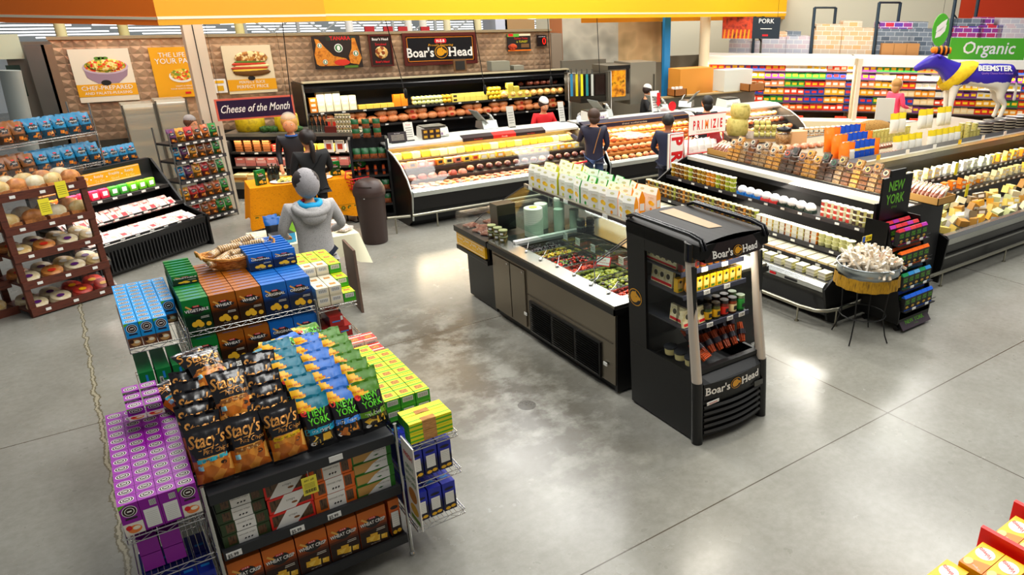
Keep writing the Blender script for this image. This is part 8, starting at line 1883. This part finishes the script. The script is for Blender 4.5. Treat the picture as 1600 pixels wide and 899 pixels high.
# ================================================================ people
def skin(name,pts,edges,m,parent,sub=2):
    me=bpy.data.meshes.new(name); me.from_pydata([p[:3] for p in pts],edges,[]); o=bpy.data.objects.new(name,me); COL.objects.link(o); o.parent=parent; me.materials.append(m)
    s=o.modifiers.new('skin','SKIN'); s.use_smooth_shade=True
    lay=me.skin_vertices[0].data if me.skin_vertices else None
    if lay is None: me.attributes; bpy.context.view_layer.objects.active=o
    for i,p in enumerate(pts): r_=p[3] if isinstance(p[3],tuple) else (p[3],p[3]); me.skin_vertices[0].data[i].radius=r_
    me.skin_vertices[0].data[0].use_root=True
    q=o.modifiers.new('sub','SUBSURF'); q.levels=sub; q.render_levels=sub; return o
SKN=mat('#d9a07a',.5); SKN2=mat('#8a5a3e',.5)
def person(lab,loc,rz,top,bottom,hair,skinm=SKN,h=1.0,arms=None,head=(0,0),lean=0.0,cap=None,hs=1.08,hairlen=.0,wide=1.0,hood=None,apron=None,hunch=0):
    """arms: per side (elbow, wrist) in body space, body faces -y"""
    r=root('person',lab,'person',loc,rz); r.scale=(h,h,h); W=wide
    arms=arms or (((-.25,.03,1.12),(-.24,-.10,.90)),((.25,.03,1.12),(.24,-.10,.90)))
    def ln(p): return (p[0],p[1]-lean*max(0,p[2]-.9),p[2]-abs(lean)*.12*max(0,p[2]-.9))
    J=[(0,0,.95,(.11*W,.08)),(0,.01,1.10,(.10*W,.075)),(0,.01,1.27,(.13*W,.085)),(0,.01,1.39,(.10,.07)),(0,0,1.46,.05),(0,-.015,1.53,(.074,.084)),(0,-.005,1.60,(.088,.10)),(0,0,1.66,(.065,.075))]
    J=[(*ln(p[:3]),p[3]) for p in J]; E=[(i,i+1) for i in range(7)]; T=list(J[:4]); TE=[(0,1),(1,2),(2,3)]
    for s,(el,wr) in zip((-1,1),arms):
        sh=ln((s*.165*W,.01,1.37)); el=ln(el); wr=ln(wr); k=len(J)
        dv=(Vector(wr)-Vector(el)).normalized(); pm=Vector(wr)+dv*.07
        J+=[(*sh,.05),(*el,.038),(*wr,.024),(*pm,(.034,.02))]; E+=[(2,k),(k,k+1),(k+1,k+2),(k+2,k+3)]
        side=dv.cross(Vector((0,0,1))); side=side.normalized() if side.length>.01 else Vector((0,1,0)); up=side.cross(dv)
        for f in range(4):
            b_=len(J); o_=pm+side*(.026-.017*f)+dv*.02; J+=[(*(o_+dv*.03),.009),(*(o_+dv*(.058-.006*abs(f-1))-up*.014),.0075)]; E+=[(k+3,b_),(b_,b_+1)]
        b_=len(J); o_=Vector(wr)+dv*.035+side*.035; J+=[(*(o_+dv*.015),.010),(*(o_+dv*.045-up*.01),.008)]; E+=[(k+2,b_),(b_,b_+1)]
        t=len(T); T+=[(*sh,.07*W),(*el,.052),(*(Vector(wr)-dv*.02),.04)]; TE+=[(2,t),(t,t+1),(t+1,t+2)]
    LG=[(0,0,.93,(.15*W,.115))]; LE=[]
    for s in (-1,1):
        k=len(J); J+=[(s*.09,0,.86,.085),(s*.10,-.01,.48,.055),(s*.10,.01,.09,.036),(s*.11,-.12,.045,(.04,.03))]; E+=[(0,k),(k,k+1),(k+1,k+2),(k+2,k+3)]
        t=len(LG); LG+=[(s*.09,0,.84,.10),(s*.10,-.01,.48,.072),(s*.10,.01,.10,.055)]; LE+=[(0,t),(t,t+1),(t+1,t+2)]
        MB().ball((s*.11,-.06,.045),.1,BLACK,12,6,(.5,1.3,.45)).build('shoe',r)
    skin('body',J,E,skinm,r)
    T[0]=(T[0][0],T[0][1],.90,(.155*W,.12)); T[1]=(*T[1][:3],(.145*W,.115)); T[2]=(*T[2][:3],(.17*W,.12)); T[3]=(*T[3][:3],(.09,.07))
    T.append((0,.01,.80,(.14*W,.125))); TE.append((0,len(T)-1)); skin('top_garment',T,TE,top,r); skin('trousers',LG,LE,bottom,r)
    hc=Vector(ln((0,-.005,1.595))); Rm=Matrix.Rotation(head[0],4,'Z') @ Matrix.Rotation(head[1],4,'X')
    def hp(v): return hc+Vector((0,0,.09*(hs-1)))+(Rm @ Vector(v))*hs
    mb=MB()
    for s in (-1,1):
        mb.ball(hp((s*.034,-.088,.012)),.012,WHITE,8,6); mb.ball(hp((s*.034,-.098,.012)),.006,INK,6,5); mb.ball(hp((s*.034,-.092,.036)),.016,hair,6,4,(1.2,.4,.25)); mb.ball(hp((s*.088,.0,-.002)),.02,skinm,8,6,(.4,.8,1.3))
    mb.ball(hp((0,-.098,-.014)),.014,skinm,8,6,(.8,1.1,1.6)); mb.ball(hp((0,-.088,-.05)),.02,mat('#a8504a',.5),8,5,(1.1,.5,.35)); mb.ball(hp((0,-.03,-.01)),.082*hs,skinm,14,10,(1.0,.95,1.25))
    mb.build('face',r)
    mb=MB(); q=Rm.to_3x3(); mb.ball(hp((0,.022,.028)),.106*hs,hair,16,10,(1.02,1.0,1.0),q)
    if hairlen: mb.ball(hp((0,.05,-.05-hairlen*.4)),.085*hs,hair,14,8,(1.15,.75,.9+hairlen*5),q)
    mb.build('hair',r)
    if cap is not None: MB().ball(hp((0,.03,.01) if hs>1.3 else (0,.03,.065)),(.100 if hs>1.3 else .098)*hs,cap,18,10,(1.0,1.05,1.28 if hs>1.3 else .92),q).build('hair_net',r)
    if apron is not None: MB().box(-.13,-.16,.55,.13,-.15,1.3,apron).build('apron',r)
    return r
NETM=mat('#c9c6c4',.6,alpha=.62); DENIM=mat('#1a2438',.7)
# worker in grey hoodie, seen from behind
HOOD=noisy('heather_grey_fleece',['#a8a6a6','#bfbdbc','#93918f'],90,.9,spec=.2)
p=person('person seen from behind in a grey hooded sweatshirt and white hair net',(2.11,9.02,0),R(178),HOOD,DENIM,mat('#2c2626',.6),h=1.05,hs=1.34,wide=1.36,cap=noisy('net_mesh',['#8a8789','#a9a6a8','#7a7779'],120,.8),arms=(((-.33,.0,1.12),(-.25,-.24,1.0)),((.33,.0,1.12),(.25,-.24,1.0))),head=(.1,.25))
mb=MB(); CY_=mat('#28a8d8',.7)
for z0,y0,rr_,m in ((1.41,.085,.15,HOOD),(1.395,.10,.17,HOOD)): mb.tube([(rr_*math.cos(t),y0-.02+rr_*.62*math.sin(t),z0-.07*max(0,math.sin(t))) for t in [k*.3491 for k in range(18)]],.045,m,8,closed=True)
mb.ball((0,.15,1.30),.12,HOOD,14,8,(1.15,.6,.9)); mb.build('hood',p); MB().tube([(.105*math.cos(t),.06+.08*math.sin(t),1.435-.03*max(0,math.sin(t))) for t in [k*.3491 for k in range(18)]],.033,CY_,8,closed=True).ball((0,.10,1.41),.085,CY_,12,6,(1.1,.8,.35)).build('hood_lining',p); MB().tube([(.06,.05,1.47),(.09,.02,1.44)],.02,RED,6).build('collar',p)
p=person('person seen from behind in black with a dark ponytail at the golden table',(3.12,12.72,0),R(185),mat('#0f0f11',.7),mat('#0d0d10',.7),mat('#1c1210',.5),h=1.0,hs=1.25,wide=1.4,hairlen=.0,arms=(((-.31,-.02,1.10),(-.22,-.25,1.0)),((.31,-.02,1.10),(.22,-.25,1.0))),head=(-.2,.2))
MB().tube([(0,.10,1.62),(.0,.15,1.52),(.01,.15,1.38),(.0,.14,1.25)],[.03,.045,.04,.012],mat('#1c1210',.5),8).build('ponytail',p); MB().tube([(-.15,.12,1.38),(.0,.15,1.2),(.17,.12,.98)],.008,BLACK,5).build('bag_strap',p)
p=person('person with blond hair, hair net and dark top facing us across the golden table',(3.25,14.35,0),R(-12),mat('#14161f',.6),BLACK,mat('#c79c5c',.5),h=1.02,hs=1.28,cap=mat('#d6d2ca',.6,alpha=.35),hairlen=.015,wide=1.2,head=(-.1,.15)); MB().tube([(.09*math.cos(t),-.02+.08*math.sin(t),1.42) for t in [k*.5236 for k in range(12)]],.02,mat('#2c5a9a',.5),6,closed=True).build('neck_scarf',p)
p=person('person in a dark navy jacket with short brown hair pointing at the deli counter',(8.12,11.78,0),R(150),mat('#1c1a30',.6),mat('#3a4a6a',.7),mat('#3c281a',.6),h=1.06,wide=1.2,hairlen=.005,arms=(((-.25,.03,1.10),(-.2,-.1,.95)),((.26,-.05,1.15),(.40,-.34,1.22))),head=(.3,0))
MB().tube([(-.12,.12,1.4),(-.05,.15,1.2),(.02,.14,.95)],.008,mat('#a87a4a',.5),5).build('bag_strap',p)
p=person('person in a navy blue sweater looking down beside the red wire rack',(9.05,10.65,0),R(120),mat('#161c34',.7),mat('#14182a',.7),mat('#14100e',.5),skinm=SKN2,h=1.03,wide=1.22,head=(0,.3),arms=(((-.3,.0,1.10),(-.22,-.2,.95)),((.3,.0,1.10),(.22,-.2,.95))))
g_=MB(); 
for s in (-1,1): g_.tube([(s*.036+.02*math.cos(t),-.112,1.60+.016*math.sin(t)) for t in [k*.785 for k in range(8)]],.002,INK,4,closed=True)
g_.build('glasses',p)
def behind(px,py,hz,y): a=pv(px,py,(0,y),(1,y)); return a[0],a[1],a[2]-hz
for lab,px,py,y,rz,topc,hc_,hd,net,arms in (
    ('person in a red shirt and white cap bending over the slicer behind the counter',847,156,14.3,-10,'#c8242c','#3a2418',(.2,.5),mat('#e6e4de',.7),(((-.28,-.05,1.12),(-.12,-.3,1.1)),((.28,-.05,1.12),(.14,-.3,1.1)))),
    ('person in a black shirt and hair net working at a slicer before the ovens',1006,136,14.9,60,'#151416','#2c1c14',(.2,.5),mat('#dcdad4',.7),(((-.28,-.08,1.12),(-.15,-.34,1.06)),((.28,-.08,1.12),(.12,-.34,1.06)))),
    ('person with dark hair and black coat standing before the far right deli counter',1105,153,11.85,160,'#17171b','#14100e',(.2,0),None,None),
    ('person in a hair net partly hidden behind the square pillar and snack rack',297,186,16.0,40,'#e8e4dc','#6a4a34',(0,.2),NETM,None)):
    x,yy,z0=behind(px,py,0,y); hs=z0/1.69; person(lab,(x,yy,0),R(rz),mat(topc,.7),mat('#1c1c22',.7),mat(hc_,.6),h=hs,wide=1.15,head=hd,cap=net,arms=arms,lean=.12 if net and 'slicer' in lab else 0,hairlen=.03 if 'dark hair' in lab else 0)
p2=pz(1403,128,1.80); pg=person('person with blond hair in a coral pink top at the far wall cooler',(p2[0],p2[1],0),R(80),mat('#e8506e',.7),mat('#22222c',.7),mat('#b58a54',.6),h=1.07,hs=1.25,wide=1.2,hairlen=.05,arms=(((-.28,0,1.12),(-.24,-.25,1.05)),((.28,0,1.12),(.24,-.25,1.05))))
tag(MB().box(-.2,-.02,0,.2,.02,.52,mat('#d9d6cc',.4)).build('card_stand',None,pz(1380,190,1.242),R(-42)),'blank white card stand leaning on the island near the pink shopper','sign')
# ================================================================ painted cow statue
cpz=pz(1512,186,1.24); cw=root('cow_statue','life-size painted cow statue, blue-purple back and white legs, with a yellow cape','statue',(cpz[0],cpz[1],1.24),R(-38))
cm=bpy.data.materials.new('cow_paint'); cm.use_nodes=True; nt=cm.node_tree; b=nt.nodes['Principled BSDF']; tc=nt.nodes.new('ShaderNodeTexCoord'); sp=nt.nodes.new('ShaderNodeSeparateXYZ'); nz=nt.nodes.new('ShaderNodeTexNoise'); nz.inputs['Scale'].default_value=3.5
ad=nt.nodes.new('ShaderNodeMath'); ad.operation='MULTIPLY_ADD'; ad.inputs[1].default_value=.35; gt_=nt.nodes.new('ShaderNodeMath'); gt_.operation='GREATER_THAN'; gt_.inputs[1].default_value=1.02; mx=nt.nodes.new('ShaderNodeMix'); mx.data_type='RGBA'
nt.links.new(tc.outputs['Object'],sp.inputs[0]); nt.links.new(tc.outputs['Object'],nz.inputs['Vector']); nt.links.new(nz.outputs[0],ad.inputs[0]); nt.links.new(sp.outputs[2],ad.inputs[2]); nt.links.new(ad.outputs[0],gt_.inputs[0]); nt.links.new(gt_.outputs[0],mx.inputs[0])
mx.inputs[6].default_value=(*hexc('#e9e4d8'),1); mx.inputs[7].default_value=(*hexc('#3a2a96'),1); nt.links.new(mx.outputs[2],b.inputs['Base Color']); b.inputs['Roughness'].default_value=.35
CP=[(.0,0,1.0,(.27,.25)),(-.45,0,1.0,(.28,.24)),(.45,0,1.04,(.26,.23)),(.78,0,1.08,(.20,.18)),(-.70,0,1.14,(.24,.21)),(-.88,0,1.26,(.20,.17)),(-1.05,0,1.32,(.17,.15)),(-1.22,0,1.22,(.125,.12)),(-1.38,0,1.13,(.075,.075)),(-1.44,0,1.10,.06)]
CE=[(0,1),(0,2),(2,3),(1,4),(4,5),(5,6),(6,7),(7,8),(8,9)]
for s in (-1,1):
    k=len(CP); CP+=[(-.5,s*.15,.72,.11),(-.52,s*.15,.40,.065),(-.50,s*.15,.10,.05),(-.54,s*.15,.04,.06)]; CE+=[(1,k),(k,k+1),(k+1,k+2),(k+2,k+3)]
    k=len(CP); CP+=[(.62,s*.15,.74,.14),(.58,s*.15,.52,.09),(.74,s*.15,.36,.06),(.68,s*.15,.08,.05),(.64,s*.15,.03,.06)]; CE+=[(2,k),(k,k+1),(k+1,k+2),(k+2,k+3),(k+3,k+4)]
    k=len(CP); CP+=[(-.98,s*.15,1.42,.035),(-.95,s*.24,1.40,.03)]; CE+=[(6,k),(k,k+1)]
k=len(CP); CP+=[(.96,0,1.02,.03),(1.0,0,.7,.025),(1.0,0,.42,.04)]; CE+=[(3,k),(k,k+1),(k+1,k+2)]
skin('body',CP,CE,cm,cw)
YL=noisy('yellow_cape',['#e8c01c','#f0d23a','#cfa412'],6,.7); rings=[]
for x,ry,rz_,zc,dz in ((-.22,.27,.26,1.02,0),(-.34,.305,.33,.98,-.03),(-.50,.30,.33,.97,-.06),(-.62,.27,.25,1.02,-.02)): rings.append([(x+.22*math.cos(t),ry*math.sin(t),zc+rz_*math.cos(t)) for t in [k*.2618 for k in range(24)]])
MB().loft(rings,YL,cap=False).build('cape',cw)
t=MB(); t.text('BEEMSTER',(.32,-.235,1.10),X3,(0,.45,1),.17,WHITE,bold=.04,maxw=.85,off=.03); t.text('Quality Cheese from Holland',(.36,-.262,1.03),X3,(0,.3,1),.06,mat('#b58ac8'),maxw=.75,off=.03); t.build('lettering',cw)
for s in (-1,1): MB().ball((-1.13,s*.105,1.34),.022,INK,8,6).build('eye',cw)
be=root('plush_bee','orange and black striped plush bee perched over the cow statue head','toy',(0,0,0)); pb_=pv(1473,79,cpz[:2],(cpz[0]+.79,cpz[1]-.62)); be.location=pb_; be.rotation_euler=(0,0,R(-38))
OR_=mat('#e8861c',.8); mb=MB()
for i in range(7):
    x0=-.18+.052*i; rr_=.105*math.sqrt(max(.1,1-((x0+.026)/.22)**2)); mb.merge(MB().lathe([(.6*rr_,0),(rr_,.012),(rr_,.04),(.6*rr_,.052)],OR_ if i % 2==0 else BLACK,14),Matrix.Translation((x0,0,0)) @ Matrix.Rotation(R(90),4,'Y'))
mb.build('body',be); MB().ball((-.20,0,.01),.075,OR_,12,8).build('head',be); MB().tube([(0,0,-.08),(0,0,-.2)],.012,BLACK,5).tube([(-.2,.03,.06),(-.24,.05,.15)],.006,BLACK,4).build('stalk',be)
# ================================================================ red-partitioned cheese boxes, bottom right corner
vz=1.05; VY=mat('#f4c80c',.4); VR=mat('#e01c14',.4)
vel=MB().box(0,0,-.22,.17,.11,0,mat('#e8a81c',.4),top=VY); vt=(0,0,0)
vel.disc((.112,.058,0),(0,1,0),(-1,0,0),.044,.036,WHITE,20,.0008); vel.text('Velveeta',(.125,.058,0),(.35,1,0),(-1,.35,0),.030,VR,bold=.01,maxw=.078,off=.0016)
vel.patch([(0,0),(.07,0),(.055,.06),(.03,.11),(0,.11)],(0,0,0),X3,Y3,mat('#f0902c',.4),.0006); vel.patch([(.01,.07),(.03,.06),(.035,.09),(.01,.1)],(0,0,0),X3,Y3,mat('#e85a1c',.4),.001); vel.disc((.03,.085,0),X3,Y3,.022,.02,mat('#f2dca0',.5),off=.0012); vel.text('Original',(.02,.035,0),(.3,1,0),(-1,.3,0),.014,WHITE,off=.0014)
vm=vel.mesh('cheese_carton')
stn=root('promotion_stand','red and yellow promotion stand cut off by the bottom right corner','stand',(0,0,0))
MB().box(2.7,.75,0,4.3,1.33,.80,mat('#e8b81c',.5)).build('base',stn)
for x in (3.43,3.79): MB().box(x,.80,.80,x+.028,1.35,1.10,VR).build('divider',stn,bevel=.003)
for k,(x,y,sx) in enumerate(((2.90,1.24,1.4),(3.15,1.185,1.4),(3.49,1.185,1.5),(3.15,1.06,1.4),(3.49,1.06,1.5))): put(vm,'cheese_carton',f"yellow cheese carton with white oval in the red-partitioned stand, {['leftmost','between first box and divider','right of the red divider','behind the middle one','behind the right one'][k]}",'carton',(x,y,vz-(.02 if k==0 else 0)),0,group='yellow cheese cartons',scale=(sx,1.1,1))
